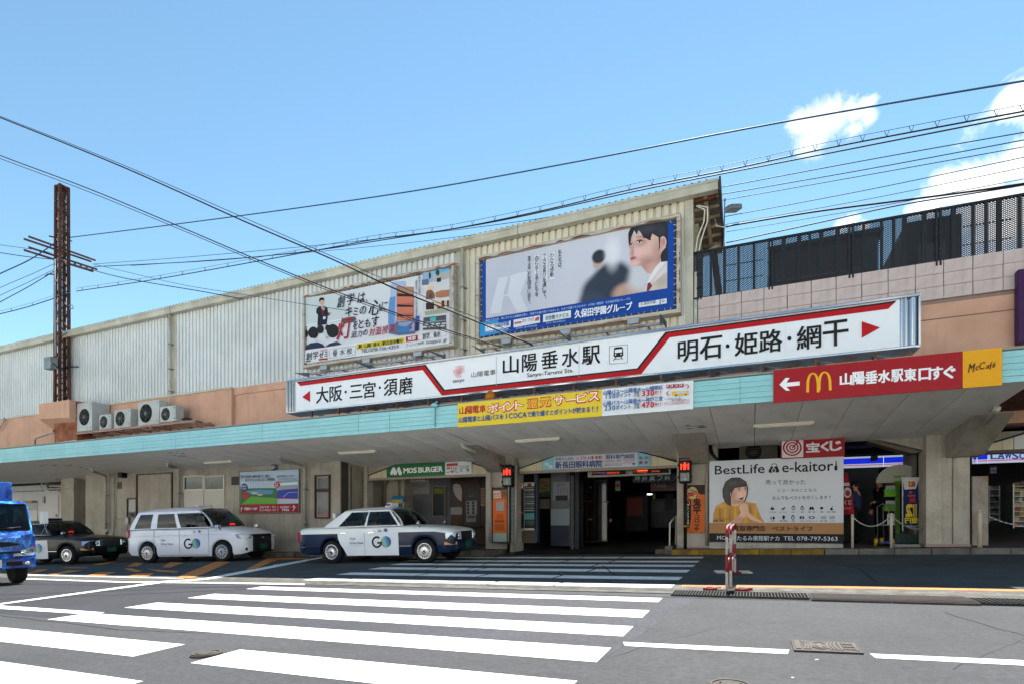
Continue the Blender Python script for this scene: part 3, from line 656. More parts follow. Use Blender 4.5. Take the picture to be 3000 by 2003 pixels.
# bay beams, piers
def pier(x0, x1, y0, y1, z0, z1, m=CONC2, **k): b = MB(); b.box(x0, x1, y0, y1, z0, z1, m); return sp(b, 'pillar', bevel=.015, **k)
YB = 15.6
xm0 = X6(1067)
pier(xm0, xm0 + .16, YB - .05, YB + .3, 0, 3.1); pier(xp0, xp1, YB - .3, YB + .5, 0, 3.15); pier(xp2, xp3 + .25, YB - .3, YB + .5, .1, 3.15)
xr0, xr1 = at(2713, 1500, 15.3).x, at(2842, 1500, 15.3).x
b = MB(); w = xr1 - xr0
b.box(xr0, xr0 + w * .38, 15.3, 16.1, .3, 3.15, CONC2); b.box(xr0 + w * .38 + .004, xr0 + w * .62, 15.345, 16.1, .3, 3.15, CONC2); b.box(xr0 + w * .62 + .004, xr1, 15.3, 16.1, .3, 3.15, CONC2); sp(b, 'pillar', bevel=.01)
b = MB(); b.box(xr0 - .01, xr1 + .01, 15.28, 16.1, .35, .585, P('#98847e', .8)); sp(b, 'skirting')
b = MB(); b.box(xp2 - .01, xp3 + .2, YB - .32, YB + .4, .2, .43, P('#98847e', .8)); sp(b, 'skirting')
b = MB(); a = at(*ZL(1296, 200), 15.3); c = at(*ZL(1352, 275), 15.3); b.box(a.x, c.x, 15.32, 15.344, c.z, a.z, BLACKM); sp(b, 'pipe_slot')
def haunch(name, zp, pts, m=CONC, Y=YB, d=.3):
    q = [at(*zp(*p), Y) for p in pts]; b = MB(); b.prism(q, (0, d, 0), m); return sp(b, name)
# MOS bay and clinic bay: concrete gable beam, cream boards, dark strip
haunch('bay_beam', ZB, [(935, 208), (2130, 145), (2130, 242), (1880, 165), (1200, 205), (940, 305)])
haunch('bay_beam', ZC, [(520, 112), (1990, 38), (1990, 155), (1640, 72), (860, 112), (535, 222)])
haunch('soffit_trim', ZC, [(520, 108), (1990, 30), (1990, 38), (520, 116)], P('#c9c6bf', .6), Y=YB - .02)
haunch('soffit_trim', ZB, [(930, 205), (2150, 138), (2150, 145), (930, 213)], P('#c9c6bf', .6), Y=YB - .02)
for z, pts in ((ZB, [(945, 306), (1066, 258), (1066, 333), (945, 337)]), (ZB, [(1069, 257), (1116, 236), (1116, 331), (1069, 333)]), (ZB, [(1952, 190), (2010, 208), (2010, 292), (1952, 294)]), (ZB, [(2013, 209), (2128, 246), (2128, 287), (2013, 292)]),
               (ZC, [(540, 226), (692, 170), (692, 244), (540, 250)]), (ZC, [(695, 169), (750, 148), (750, 240), (695, 243)]), (ZC, [(1742, 98), (1805, 116), (1805, 199), (1742, 202)]), (ZC, [(1808, 117), (1988, 168), (1988, 190), (1808, 199)])):
    haunch('cream_panel', z, pts, CREAM, Y=YB - .06, d=.05)
for z, pts in ((ZB, [(940, 306), (1200, 204), (1880, 163), (2135, 240)]), (ZC, [(535, 223), (860, 110), (1640, 70), (1990, 155)])):
    b = MB()
    for a, c in zip(pts, pts[1:]): b.bar(at(*z(*a), YB - .07), at(*z(*c), YB - .07), .03, .03, BLACKM)
    sp(b, 'dark_trim')
for z, x0, y0, x1, y1 in ((ZB, 940, 337, 2130, 290), (ZC, 540, 250, 1990, 192)):
    a, c = at(*z(x0, y0), YB - .08), at(*z(x1, y1), YB - .08); b = MB(); zz = (a.z + c.z) / 2; b.box(a.x, c.x, YB - .1, YB + .1, zz - .07, zz + .005, P('#8e8678', .6)); sp(b, 'lintel')
# far right bay
haunch('bay_beam', ZL, [(1580, 70), (2600, 20), (2600, -60), (2171, 70), (1580, 248)], d=.4)
haunch('cream_panel', ZL, [(1585, 256), (1910, 158), (1910, 292), (1585, 302)], CREAM, d=.05, Y=YB - .02); haunch('cream_panel', ZL, [(1915, 156), (2045, 118), (2045, 286), (1915, 291)], CREAM, d=.05, Y=YB - .02)
haunch('white_panel', ZL, [(2055, 115), (2700, -60), (2700, 250), (2055, 268)], P('#b9bcbc', .5), d=.05, Y=YB - .02)
b = MB(); b.bar(at(*ZL(1575, 248), YB - .05), at(*ZL(2171, 72), YB - .05), .03, .04, BLACKM); b.bar(at(*ZL(2171, 72), YB - .05), at(*ZL(2600, -60), YB - .05), .03, .04, BLACKM); sp(b, 'dark_trim')
a = at(*ZL(1580, 320), YB); b = MB(); b.box(a.x, a.x + 4, YB - .06, YB + .2, a.z, a.z + .07, P('#4d4943', .6)); sp(b, 'lintel')
# haunch over the lottery shop bay
haunch('bay_beam', ZL, [(60, 135), (1055, 92), (1055, 265), (1020, 275), (430, 140), (60, 152)], CONC, Y=15.5)
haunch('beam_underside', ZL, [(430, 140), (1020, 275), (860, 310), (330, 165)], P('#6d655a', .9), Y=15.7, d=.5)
pier(at(1 and ZL(915, 300)[0], 1400, 16.4).x, xr0 + .0, 15.9, 17.4, .3, 3.0, CONC)
# cantilever brackets carrying the canopy from the piers
def bracket(xc, w, y0, z_in=.5):
    b = MB(); b.prism([(xc - w / 2, y0, sz(y0)), (xc - w / 2, YB, sz(YB)), (xc - w / 2, YB, sz(YB) - z_in), (xc - w / 2, YB - .5, sz(YB) - z_in), (xc - w / 2, y0 + .2, sz(y0) - .1)], (w, 0, 0), CONC); sp(b, 'canopy_bracket')
bracket((xr0 + xr1) / 2 + .28, .62, 13.6); bracket((xp2 + xp3) / 2 + .1, .7, 13.6, .42); bracket((xp0 + xp1) / 2 - .05, .5, 13.4, .42)
pipe('downpipe', [at(*ZM(655, 1190), 12.9), at(*ZM(640, 1215), 13.0), at(*ZM(560, 1300), 14.0), at(*ZM(325, 1475), 15.25)], .06)
pipe('downpipe', [at(*ZC(-10, 0), 13.6), at(*ZC(60, 50), 13.8), at(*ZC(395, 185), 15.0)], .055, P('#b3b0a4', .5))
pipe('downpipe', [at(*ZI(1275, 822), 13.2), at(*ZI(1285, 855), 13.2), at(*ZI(1380, 895), 13.6)], .055, P('#b3b0a4', .5))
pipe('conduit', [at(*ZI(1090, 575), YF - .03), at(*ZI(1088, 715), YF - .03), at(*ZI(1110, 725), YF + .1), at(*ZI(1300, 810), 12.8), at(*ZI(1560, 900), 15.0)], .014, P('#77979a', .5))
pipe('pier_pipe', [at(*ZC(275, 260), 15.2), at(*ZC(268, 900), 15.2)], .03); pipe('pier_pipe', [at(*ZC(505, 200), 15.2), at(*ZC(503, 915), 15.2)], .035, P('#a59c8c', .5))
pipe('pier_pipe', [at(*ZD(182, 250), 15.2), at(*ZD(165, 500), 15.2), at(*ZD(165, 930), 15.2)], .04, P('#8f8878', .5))
for k in range(4): pipe('cable', [at(*ZD(178 + k * 6, 238), 15.1 - k * .01), at(*ZD(190 + k * 7, 300), 15.1 - k * .01), at(*ZD(235 + k * 6, 345), 15.1)], .016, BLACKM)

# interiors of the bays
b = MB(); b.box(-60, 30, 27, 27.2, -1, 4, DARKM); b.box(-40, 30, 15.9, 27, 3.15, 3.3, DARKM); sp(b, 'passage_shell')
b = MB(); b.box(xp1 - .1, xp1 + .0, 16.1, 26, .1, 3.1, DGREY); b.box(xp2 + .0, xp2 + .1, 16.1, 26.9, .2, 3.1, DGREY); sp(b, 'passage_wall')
# ---------------------------------------------------------------- unseen pale fronts added behind the camera to bounce sunlight onto the station
b = MB(); WB = mat('bounce_render', '#f2efe8', .8, '#e8e4da', .4)
xx = -70
for k, (w, h) in enumerate(((16, 9), (14, 12), (20, 10), (13, 13), (22, 9.5), (15, 12), (18, 10))):
    b.box(xx, xx + w - .1, -24, -12, -2, h, WB)
    for fl in range(int(h / 3.1)):
        for c in range(int(w / 2.6)):
            b.box(xx + .8 + c * 2.6, xx + 2.2 + c * 2.6, -12, -11.96, .9 + fl * 3.1, 2.3 + fl * 3.1, GL_DARK)
    xx += w
b.build('bounce_street_front', None, kind='structure', label='unseen row of pale buildings added across the street to bounce light, mirrored only in the chrome sign frame', fix=False)
sheet('bounce_pavement', [(-90, -12), (90, -12), (90, -1.2), (-90, -1.2)], .12, mat('bounce_paving', '#dedad2', .9, '#cfcbc2', 1), kind='structure', label='pale pavement on the near side of the street', th=.12)  # unseen paving added behind the camera, kept pale to bounce sunlight under the canopy

# ---------------------------------------------------------------- signs
def board(root, Y, z, x0, y0, x1, y1, d, m, name='panel', grow=0):
    a, c = at(*z(x0, y0), Y), at(*z(x1, y1), Y); b = MB(); b.box(a.x - grow, c.x + grow, Y + .0, Y + d, c.z - grow, a.z + grow, m); return b.build(name, root)
# 1. big station name sign
YS = 12.0
sgn = thing('station_sign', 'long white station name sign with red stripe and chrome frame above the canopy', 'station sign', (-4.8, YS, 3.9))
a = at(841, 1113, YS); c = at(2696, 1018, YS); X0, X1, Z0, Z1s = a.x, c.x, c.z, 5.17
zsh = Z1s; 
b = MB(); b.box(X0 + .02, X1 - .02, YS + .06, YS + .5, Z0 + .03, Z1s - .03, P('#9fa3a6', .4)); b.build('sign_box', sgn)
b = MB(); xl = at(*ZI(112, 500), YS).x; xr = at(*ZH(1370, 900), YS).x
b.box(xl, xr, YS, YS + .05, Z0 + .05, Z1s - .06, P('#d9dfe4', .35)); b.build('face_panel', sgn)
b = MB()
for z0, z1 in ((Z0, Z0 + .05), (Z1s - .06, Z1s)): b.box(X0, X1, YS - .05, YS + .5, z0, z1, CHROME)
b.build('chrome_rail', sgn, bevel=.012)
b = MB()
for x0, x1 in ((X0, X0 + .05), (X0 + .13, X0 + .17), (X0 + .22, X0 + .26)): b.box(x0, x1, YS - .03, YS + .06, Z0 + .05, Z1s - .06, CHROME)
b.box(X0 + .05, xl, YS + .03, YS + .06, Z0 + .05, Z1s - .06, P('#c9c8bf', .3, .6)); b.build('chrome_end', sgn)
b = MB(); 
xw_ = X1 - xr; xe = [xr, xr + xw_ * .42, xr + xw_ * .48, xr + xw_ * .84, xr + xw_ * .9, X1]
b.grid([[(xr + (xe[1] - xr) * i / 8, YS - .02 * math.sin(i * .8), z) for i in range(9)] for z in (Z0 + .05, Z0 + .4, Z0 + .7, Z1s - .06)], CHROME)
b.grid([[(xe[2] + (xe[3] - xe[2]) * i / 8, YS - .03 * math.sin(i * .39), z) for i in range(9)] for z in (Z0 + .05, Z0 + .4, Z0 + .7, Z1s - .06)], CHROME)
b.box(xe[4], X1, YS - .03, YS + .06, Z0 + .05, Z1s - .06, CHROME); b.box(xe[1], xe[2], YS, YS + .05, Z0 + .05, Z1s - .06, P('#5a3c33', .5)); b.box(xe[3], xe[4], YS, YS + .05, Z0 + .05, Z1s - .06, P('#3a2e3c', .5)); b.build('chrome_end', sgn)
S = Sign(plane_y(YS), ZI)
BK = '#14171c'; RD = '#a80413'
def pt(z, x, y):     # zoom coordinates of another view into ZI
    u, v = z(x, y); return ((u - 820) * 2.397, (v - 950) * 2.397)
top = lambda X: None
zt = Z1s - .075; zb = Z0 + .065
def wx(Xw, Zw):      # world -> ZI coordinates on the sign plane
    a_, d_ = Xw * CT + YS * ST, -Xw * ST + YS * CT; u, v = CX + FOC * a_ / d_, CY - FOC * (Zw - CAMZ) / d_; return ((u - 820) * 2.397, (v - 950) * 2.397)
def WX(z, x, y): p = at(*z(x, y), YS); return p.x, p.z
pA, _ = WX(ZI, 120, 400); pB, _ = WX(ZI, 1010, 283); pC, _ = WX(ZI, 1150, 465); pD, _ = WX(ZJ, 365, 490); pE, _ = WX(ZJ, 548, 258); pF, _ = WX(ZJ, 1980, 65)
def strip(o0, o1, h):
    """ribbon between offsets o0..o1 measured inward from the outer edge"""
    up, lo = zt, zb
    k = .85
    P0 = [(pA + o0 * k, up - o0), (pB - o0 * .18 , up - o0), (pC - o0 * .18, lo + .16 - o0 * 1.0), (pD + o0 * .18, lo + .16 - o0), (pE + o0 * .18, up - o0), (pF - o0 * k, up - o0)]
    P1 = [(pA + o1 * k, up - o1), (pB - o1 * .18 - .0, up - o1), (pC - o1 * .18 - .0, lo + .16 - o1 * 1.0), (pD + o1 * .18, lo + .16 - o1), (pE + o1 * .18, up - o1), (pF - o1 * k, up - o1)]
    for i in range(5): S.poly([wx(*P0[i]), wx(*P0[i + 1]), wx(*P1[i + 1]), wx(*P1[i])], h)
S.lay(1)
def ribbon(pts, h): S.poly([wx(*p) for p in pts], h)
bt = .035; rt = .095
ribbon([(pA, zt), (pB + .06, zt), (pC + .03, zb + .135), (pC - .01, zb + .1), (pB + .03, zt - bt), (pA + bt * .9, zt - bt)], BK)
ribbon([(pC - .01, zb + .1), (pC + .03, zb + .135), (pD - .03, zb + .135), (pD + .02, zb + .1)], BK)
ribbon([(pD - .03, zb + .135), (pE - .05, zt), (pF, zt), (pF - bt, zt - bt), (pE - .02, zt - bt), (pD + .0, zb + .1)], BK)
ribbon([(pA + bt * .9, zt - bt), (pB + .03, zt - bt), (pC - .01, zb + .1), (pC - .05, zb), (pB - .03, zt - bt - rt), (pA + bt + rt, zt - bt - rt)], RD)
ribbon([(pC - .05, zb), (pC - .01, zb + .1), (pD + .0, zb + .1), (pD + .06, zb)], RD)
ribbon([(pD + .0, zb + .1), (pE - .02, zt - bt), (pF - bt, zt - bt), (pF - bt - rt, zt - bt - rt), (pE + .04, zt - bt - rt), (pD + .06, zb)], RD)
S.poly([(157, 508), (213, 463), (213, 542)], RD)
S.txt('大阪・三宮・須磨', 255, 438, 932, 483, BK, .02) if 0 else None
for ch, x0, y0, x1, y1 in (('大', 256, 440, 342, 545), ('阪', 350, 435, 438, 532), ('・', 455, 462, 470, 482), ('三', 492, 428, 580, 508), ('宮', 586, 408, 672, 508), ('・', 695, 432, 711, 452), ('須', 732, 385, 826, 492), ('磨', 838, 375, 932, 482)):
    if ch == '・': S.ell((x0 + x1) / 2, (y0 + y1) / 2, 8, 10, BK)
    else: S.txt(ch, x0, y0, x1, y1, BK, .018)
# emblem
for k in range(6):
    for (dx, dy) in (((-26 + k * 10), 0),): S.line([(1236 + k * 7, 290 - k), (1262 + (k - 3) * 7, 378 - k)], 1.8, '#d98a93')
    S.line([(1216, 318 + k * 5), (1298, 306 + k * 6)], 1.8, '#d98a93'); S.line([(1222 + k * 6, 362), (1270 + k * 6, 288)], 1.6, '#dc97a0')
S.txt('sanyo', 1216, 391, 1296, 406, BK, .01); S.txt('山陽電車', 1346, 334, 1516, 352, BK, .0)
for ch, x0, y0, x1, y1 in (('山', 1568, 228, 1676, 338), ('陽', 1702, 215, 1806, 322), ('垂', 1838, 195, 1952, 300), ('水', 1982, 178, 2098, 288), ('駅', 2124, 160, 2248, 272)): S.txt(ch, x0, y0, x1, y1, BK, .018)
S.txt('Sanyo-Tarumi Sta.', 1736, 343, 2062, 341, BK, .012)
for x in (1521, 2102):
    S.line([(x, 222 - (x - 1521) * .135), (x, 432 - (x - 1521) * .105)], 2.5, '#8f979c')
S.z = ZJ
S.line([(183, 352), (183, 462), (296, 452), (296, 340), (183, 352)], 2.2, BK)
S.poly([(212, 362), (222, 357), (256, 354), (266, 358), (270, 405), (262, 414), (216, 419), (208, 410)], BK); S.lay(2)
S.poly([(218, 372), (262, 367), (263, 388), (217, 393)], '#d9dfe4'); S.ell(222, 403, 4.5, 4.5, '#d9dfe4', n=10); S.ell(256, 400, 4.5, 4.5, '#d9dfe4', n=10); S.lay(1)
S.line([(225, 418), (208, 440)], 4, BK); S.line([(254, 415), (268, 434)], 4, BK); S.line([(215, 431), (262, 427)], 3, BK)
for ch, x0, y0, x1, y1 in (('明', 612, 325, 735, 440), ('石', 750, 300, 886, 422), ('姫', 968, 275, 1108, 398), ('路', 1120, 258, 1262, 380), ('網', 1356, 232, 1505, 360), ('干', 1520, 202, 1675, 340)): S.txt(ch, x0, y0, x1, y1, BK, .018)
S.ell(922, 350, 12, 13, BK); S.ell(1308, 303, 13, 14, BK)
S.poly([(1760, 197), (1874, 236), (1760, 301)], RD)
S.line([(1283, 195), (1283, 420)], 1.2, '#b7bdc2')
S.build('lettering', sgn)
# supporting framework
for k in range(15):
    x = X0 + .5 + k * 1.0
    if x > X1 - .2: break
    b = MB(); b.bar((x, YS + .5, 4.4), (x + .15, 13.6, 3.85), .05, .05, STEELP); b.build('brace', sgn)
    b = MB(); b.bar((x, YS + .55, Z0 + .1), (x + .9, YS + 1.5, 3.85), .04, .07, STEELP); b.bar((x + .9, YS + .9, Z0 + .05), (x, YS + 1.4, 3.85), .025, .025, P('#cfc3b4', .5)); b.build('brace', sgn)
    b = MB(); b.bar((x, YS + .45, Z0), (x, YS + .45, 3.86), .05, .05, STEELP); b.bar((x, YS + 2.6, 5.2), (x, YS + 2.6, 3.86), .06, .06, STEELP); b.build('post', sgn)
b = MB(); b.bar((X0 + .4, YS + .5, 3.92), (X1 - .3, YS + .5, 3.92), .06, .1, STEELP); b.bar((X0 + .4, YS + 2.6, 4.4), (X1 - .3, YS + 2.6, 4.4), .06, .1, STEELP); b.build('rail', sgn)

# 2. billboards on the ribbed wall
YBB = 14.86
def billboard(name, lab, z, tl, br, fw=.1):
    a, c = at(*z(*tl), YBB), at(*z(*br), YBB); r = thing(name, lab, 'billboard', ((a.x + c.x) / 2, YBB, c.z))
    b = MB(); b.box(a.x, c.x, YBB - .05, YU - .01, a.z - fw, a.z, RUSTF); b.box(a.x, c.x, YBB - .05, YU - .01, c.z, c.z + fw, RUSTF)
    b.box(a.x, a.x + fw, YBB - .05, YU - .01, c.z + fw, a.z - fw, RUSTF); b.box(c.x - fw, c.x, YBB - .05, YU - .01, c.z + fw, a.z - fw, RUSTF); b.build('frame', r, bevel=.008)
    S = Sign(lambda u, v, dd: Vector((u, YBB - .05 - dd, v)), gap=.001); x = a.x + .05
    while x < c.x - .3:      # scabs of rust eating the top rail and the right-hand post
        l_ = rnd.uniform(.15, .9); h_ = rnd.uniform(.02, .06); zb_ = a.z - fw
        S.poly([(x, zb_), (x + l_ * .25, zb_ + h_ * rnd.uniform(.4, 1)), (x + l_ * .6, zb_ + h_), (x + l_, zb_ + h_ * .3), (x + l_, zb_)], rnd.choice(('#6e3a1a', '#8a4d22', '#5a3320'))); x += l_ + rnd.uniform(.02, .5)
    for k in range(7):
        z_ = rnd.uniform(c.z + .1, a.z - .3); S.poly([(c.x - .01, z_), (c.x - .04, z_ + .1), (c.x - .01, z_ + rnd.uniform(.15, .35))], '#7c4520')
    S.build('rust', r, kind='stuff')
    b = MB(); b.box(a.x + fw, c.x - fw, YBB + .06, YU - .02, c.z + fw, a.z - fw, P('#4d4438', .8)); b.build('back_panel', r)
    return r, a, c
def laces(r, x0, x1, z0, z1, y):
    b = MB(); m = P('#d8d3c2', .6); n = int((x1 - x0) / .17)
    for i in range(n):
        x = x0 + (i + .5) * (x1 - x0) / n
        for za, zc in ((z1, z1 + .09), (z0, z0 - .09)): b.bar((x, y, za - .02 if za == z1 else za + .02), (x + (.06 if i % 2 else -.06), y, zc), .012, .008, m)
    n = int((z1 - z0) / .17)
    for i in range(n):
        zz = z0 + (i + .5) * (z1 - z0) / n
        for xa, xc in ((x0, x0 - .08), (x1, x1 + .09)): b.bar((xa + (.02 if xa == x0 else -.02), y, zz), (xc, y, zz + (.05 if i % 2 else -.05)), .008, .012, m)
    b.build('lacing', r, fix=False, kind='stuff')
def banner(r, a, c, fw, inset, m, y=None):
    y = y or YBB + .03; x0, x1, z0, z1 = a.x + fw + inset, c.x - fw - inset, c.z + fw + inset, a.z - fw - inset
    b = MB(); b.box(x0, x1, y, y + .01, z0, z1, m); b.build('banner', r); laces(r, x0, x1, z0, z1, y - .004); return x0, x1, z0, z1, y
bb1, a, c = billboard('school_billboard', 'smaller billboard with a teacher, pupils and red and blue slogan, upper left', ZF, (110, 572), (1848, 1150), .09)
x0, x1, z0, z1, yb = banner(bb1, a, c, .09, .05, P('#c9ccd1', .5))
S = Sign(plane_y(yb), ZF, gap=.003)
def blend(c1, c2, t):
    f = lambda h: [int(h[i:i+2], 16) for i in (1, 3, 5)]
    return '#%02x%02x%02x' % tuple(int(p * (1 - t) + q * t) for p, q in zip(f(c1), f(c2)))
S.poly([(140, 600), (500, 545), (640, 700), (700, 860), (142, 920)], '#bcc6c8'); S.lay(2)
S.line([(142, 915), (420, 870), (700, 822)], 7, '#e3e5e3'); S.rect(200, 590, 206, 600, '#9aa7a9')
for k in range(7): S.line([(180 + k * 22, 640 + (k % 3) * 25 - k * 4), (196 + k * 22, 636 + (k % 3) * 25 - k * 4)], 3, '#a3afb3')
S.lay(3)
S.poly([(268, 725), (300, 700), (352, 695), (392, 712), (400, 780), (384, 905), (276, 918), (284, 800), (262, 770)], '#171b2b')
S.poly([(318, 700), (342, 697), (336, 750)], '#d9d9dc'); S.poly([(380, 775), (428, 768), (438, 790), (410, 806), (385, 800)], '#171b2b')
S.ell(328, 648, 26, 38, '#cf9f83'); S.poly([(295, 640), (302, 606), (330, 596), (354, 606), (357, 635), (345, 628), (318, 628), (304, 650)], '#15130f'); S.ell(422, 785, 12, 12, '#cf9f83', n=10); S.poly([(330, 705), (350, 690), (365, 730), (350, 750), (330, 735)], '#c78f78')
S.lay(4); S.poly([(330, 728), (342, 745), (352, 800), (340, 806), (330, 760)], '#8b1522'); S.rect(344, 820, 372, 845, '#d0d3d6')
for cx, cy, rx, ry in ((150, 1010, 22, 45), (395, 945, 28, 38), (312, 960, 40, 50)): S.ell(cx, cy, rx, ry, '#201f20')
S.poly([(285, 1040), (345, 1010), (380, 1040), (400, 1090), (285, 1110)], '#c6ccd1'); S.poly([(350, 990), (410, 985), (440, 1050), (360, 1060)], '#b9c0c6')
S.lay(5)
S.ell(232, 1000, 58, 68, '#161517'); S.poly([(170, 1085), (220, 1062), (262, 1072), (300, 1120), (160, 1150)], '#c3c9cf'); S.poly([(142, 1195), (150, 1150), (200, 1118), (280, 1108), (340, 1130), (368, 1168)], '#222a44')
S.ell(455, 980, 70, 78, '#1a1d1c'); S.ell(385, 1055, 8, 16, '#c98f72'); S.poly([(395, 1110), (420, 1065), (495, 1058), (520, 1100), (440, 1135)], '#c9ced4'); S.poly([(360, 1165), (420, 1122), (500, 1100), (560, 1130), (470, 1150)], '#26304c')
S.poly([(570, 840), (640, 822), (710, 818), (725, 850), (690, 880), (590, 900), (560, 870)], '#4c5b58')
S.lay(6)
NV = '#161c38'
for ch, x, y, w, h, sh in (('創', 505, 590, 96, 112, .25), ('学', 618, 560, 88, 112, .2), ('は', 742, 552, 84, 96, .2), ('、', 836, 620, 20, 28, 0), ('キ', 600, 715, 80, 92, .2), ('ミ', 690, 722, 58, 80, .1), ('の', 765, 708, 74, 76, .2), ('心', 868, 645, 140, 142, .2), ('に', 1015, 655, 72, 90, .2),
                           ('を', 690, 870, 52, 92, .2), ('と', 752, 858, 58, 88, .1), ('も', 825, 850, 62, 84, .15), ('す', 905, 820, 84, 104, .1), ('迫', 665, 985, 64, 68, .2), ('力', 738, 978, 58, 66, .2), ('の', 802, 972, 56, 56, .2)):
    S.txt(ch, x, y, x + w, y + h, NV, .012, sh)
S.txt('灯', 502, 850, 690, 1055, '#a01325', .012, .2)
for ch, x, y in (('対', 872, 958), ('面', 948, 945), ('授', 1022, 930), ('業', 1098, 912)): S.txt(ch, x, y, x + 70, y + 76, '#a01325', .012, .2)
# tower block
S.lay(4)
S.poly([(1145, 420), (1282, 412), (1285, 465), (1195, 470), (1190, 870), (1095, 1005), (1092, 760), (1118, 560), (1120, 470)], '#9fb0cf'); S.poly([(1110, 600), (1178, 585), (1165, 900), (1096, 1000), (1092, 780)], '#5f88be')
S.poly([(1188, 470), (1382, 480), (1384, 850), (1192, 868)], '#b0604a'); S.lay(5)
S.poly([(1192, 478), (1380, 488), (1380, 558), (1190, 548)], '#a98268')
for k in range(12): S.line([(1198 + k * 15, 482), (1198 + k * 15, 552)], 2, '#7c5a46')
for y in (556, 680, 796): S.poly([(1196, y), (1380, y + 10), (1380, y + 34), (1196, y + 30)], '#2a1a1a')
for y in (590, 708, 822): S.poly([(1194, y), (1382, y + 2), (1376, y + 72), (1196, y + 84)] if y < 800 else [(1194, y), (1382, y - 6), (1382, y + 24), (1196, y + 40)], '#c2705a')
S.poly([(1190, 880), (1398, 850), (1398, 1012), (1215, 1030), (1095, 1010)], '#5c6480'); S.poly([(1205, 890), (1385, 866), (1300, 935), (1215, 920)], '#8b93a8'); S.lay(6)
S.poly([(1216, 940), (1335, 925), (1330, 1002), (1218, 1010)], '#276aa8'); S.poly([(1335, 985), (1395, 860), (1398, 985)], '#9a8fb3'); S.rect(1350, 940, 1364, 958, '#191c2a'); S.poly([(1405, 820), (1452, 808), (1444, 980), (1404, 990)], '#1e2a52'); S.poly([(1406, 822), (1450, 810), (1450, 880), (1406, 890)], '#1d46b0')
for k in range(6): S.line([(1216, 945 + k * 11), (1332, 932 + k * 11)], 1.2, '#7fb0d6')
S.vtxt('最新の設備', 1452, 345, 560, 22, '#3c4260'); S.vtxt('最高クラスの学習環境', 1417, 400, 830, 24, '#3c4260')
# photo strip at right
S.lay(4)
S.poly([(1490, 320), (1798, 262), (1798, 960), (1480, 975)], '#c3c4c6'); S.lay(5)
S.poly([(1492, 318), (1615, 296), (1615, 420), (1480, 450)], '#8fa3c0'); S.poly([(1620, 294), (1796, 262), (1796, 290), (1620, 340)], '#4fa3d8'); S.poly([(1620, 345), (1796, 285), (1796, 380), (1620, 425)], '#a5a49e'); S.poly([(1480, 400), (1560, 385), (1560, 455), (1480, 460)], '#5b6b84')
S.ell(1572, 350, 14, 40, '#1f3b26', n=10); S.ell(1662, 318, 22, 36, '#2c4c2c', n=10); S.rect(1652, 380, 1700, 418, '#20242a')
S.poly([(1530, 540), (1560, 500), (1600, 520), (1628, 560), (1630, 615), (1525, 625)], '#7a5138'); S.poly([(1632, 545), (1700, 520), (1795, 510), (1795, 590), (1700, 605), (1640, 600)], '#a56e4e'); S.poly([(1545, 480), (1620, 470), (1620, 500), (1560, 520)], '#d8b38f')
S.poly([(1560, 590), (1590, 540), (1590, 610)], '#2c3a5c'); S.poly([(1525, 665), (1620, 650), (1622, 735), (1528, 742)], '#3a1c16'); S.poly([(1630, 650), (1795, 636), (1795, 700), (1640, 735)], '#caa68a'); S.poly([(1655, 705), (1750, 690), (1720, 735), (1660, 740)], '#7d4027'); S.rect(1705, 640, 1738, 700, '#2a1a16'); S.rect(1768, 636, 1790, 706, '#2a1a16')
S.rect(1642, 645, 1660, 668, '#c8b21c'); S.poly([(1510, 760), (1790, 712), (1795, 770), (1520, 810)], '#9aa392')
for k in range(12): S.line([(1520 + k * 22, 800 - k * 4), (1532 + k * 22, 765 - k * 4)], 3, '#5f6a5c')
S.poly([(1500, 830), (1758, 800), (1762, 960), (1490, 972)], '#4a4a52'); S.rect(1574, 835, 1642, 880, '#37b2a9'); S.poly([(1500, 880), (1758, 855), (1758, 870), (1500, 895)], '#7d8085')
for k in range(4):
    for j in range(2): S.poly([(1500 + k * 68 - j * 14, 905 + j * 28 - k * 4), (1550 + k * 68 - j * 14, 900 + j * 28 - k * 4), (1558 + k * 68 - j * 14, 914 + j * 28 - k * 4), (1508 + k * 68 - j * 14, 920 + j * 28 - k * 4)], '#c2c6ca')
# bottom row
S.lay(3); S.poly([(140, 1200), (720, 1120), (1795, 965), (1795, 1140), (140, 1345)], '#d3d5d8'); S.lay(5)
S.txt('創学', 155, 1228, 292, 1294, NV, .02); S.txt('ゼミ', 302, 1226, 400, 1272, NV, .035); S.poly([(300, 1298), (400, 1286), (400, 1306), (300, 1318)], '#a01325'); S.poly([(152, 1320), (205, 1314), (205, 1328), (152, 1336)], '#3b4a42'); S.txt('小中高大受験', 300, 1196, 398, 1212, '#b0505a')
S.line([(418, 1194), (718, 1152), (718, 1252), (418, 1294), (418, 1194)], 2.5, '#33406a'); S.txt('垂', 458, 1198, 512, 1262, '#2a3152', .01); S.txt('水', 540, 1188, 596, 1252, '#2a3152', .01); S.txt('校', 620, 1176, 680, 1240, '#2a3152', .01)
S.poly([(732, 1134), (1278, 1056), (1278, 1114), (732, 1196)], '#cdbb1c'); S.lay(6); S.txt('JR・山陽「垂水」駅北徒歩1分', 745, 1112 + 16, 1262, 1128, NV, .02) if 0 else None
s_ = 'JR・山陽「垂水」駅北徒歩1分'; xs_ = [745, 772, 800, 822, 862, 900, 925, 965, 1005, 1030, 1072, 1112, 1154, 1196, 1222]
for i, ch in enumerate(s_):
    x = xs_[i]; w = (xs_[i + 1] if i + 1 < len(xs_) else 1264) - x - 3; y = 1142 - (x - 745) * .135
    if ch == '・': S.ell(x + 10, y + 20, 4, 5, NV, n=8)
    elif ch in '「」': S.txt(ch, x + 6, y, x + w - 6, y + 36, NV, .01)
    else: S.txt(ch, x, y, x + w, y + 38, NV, .025)
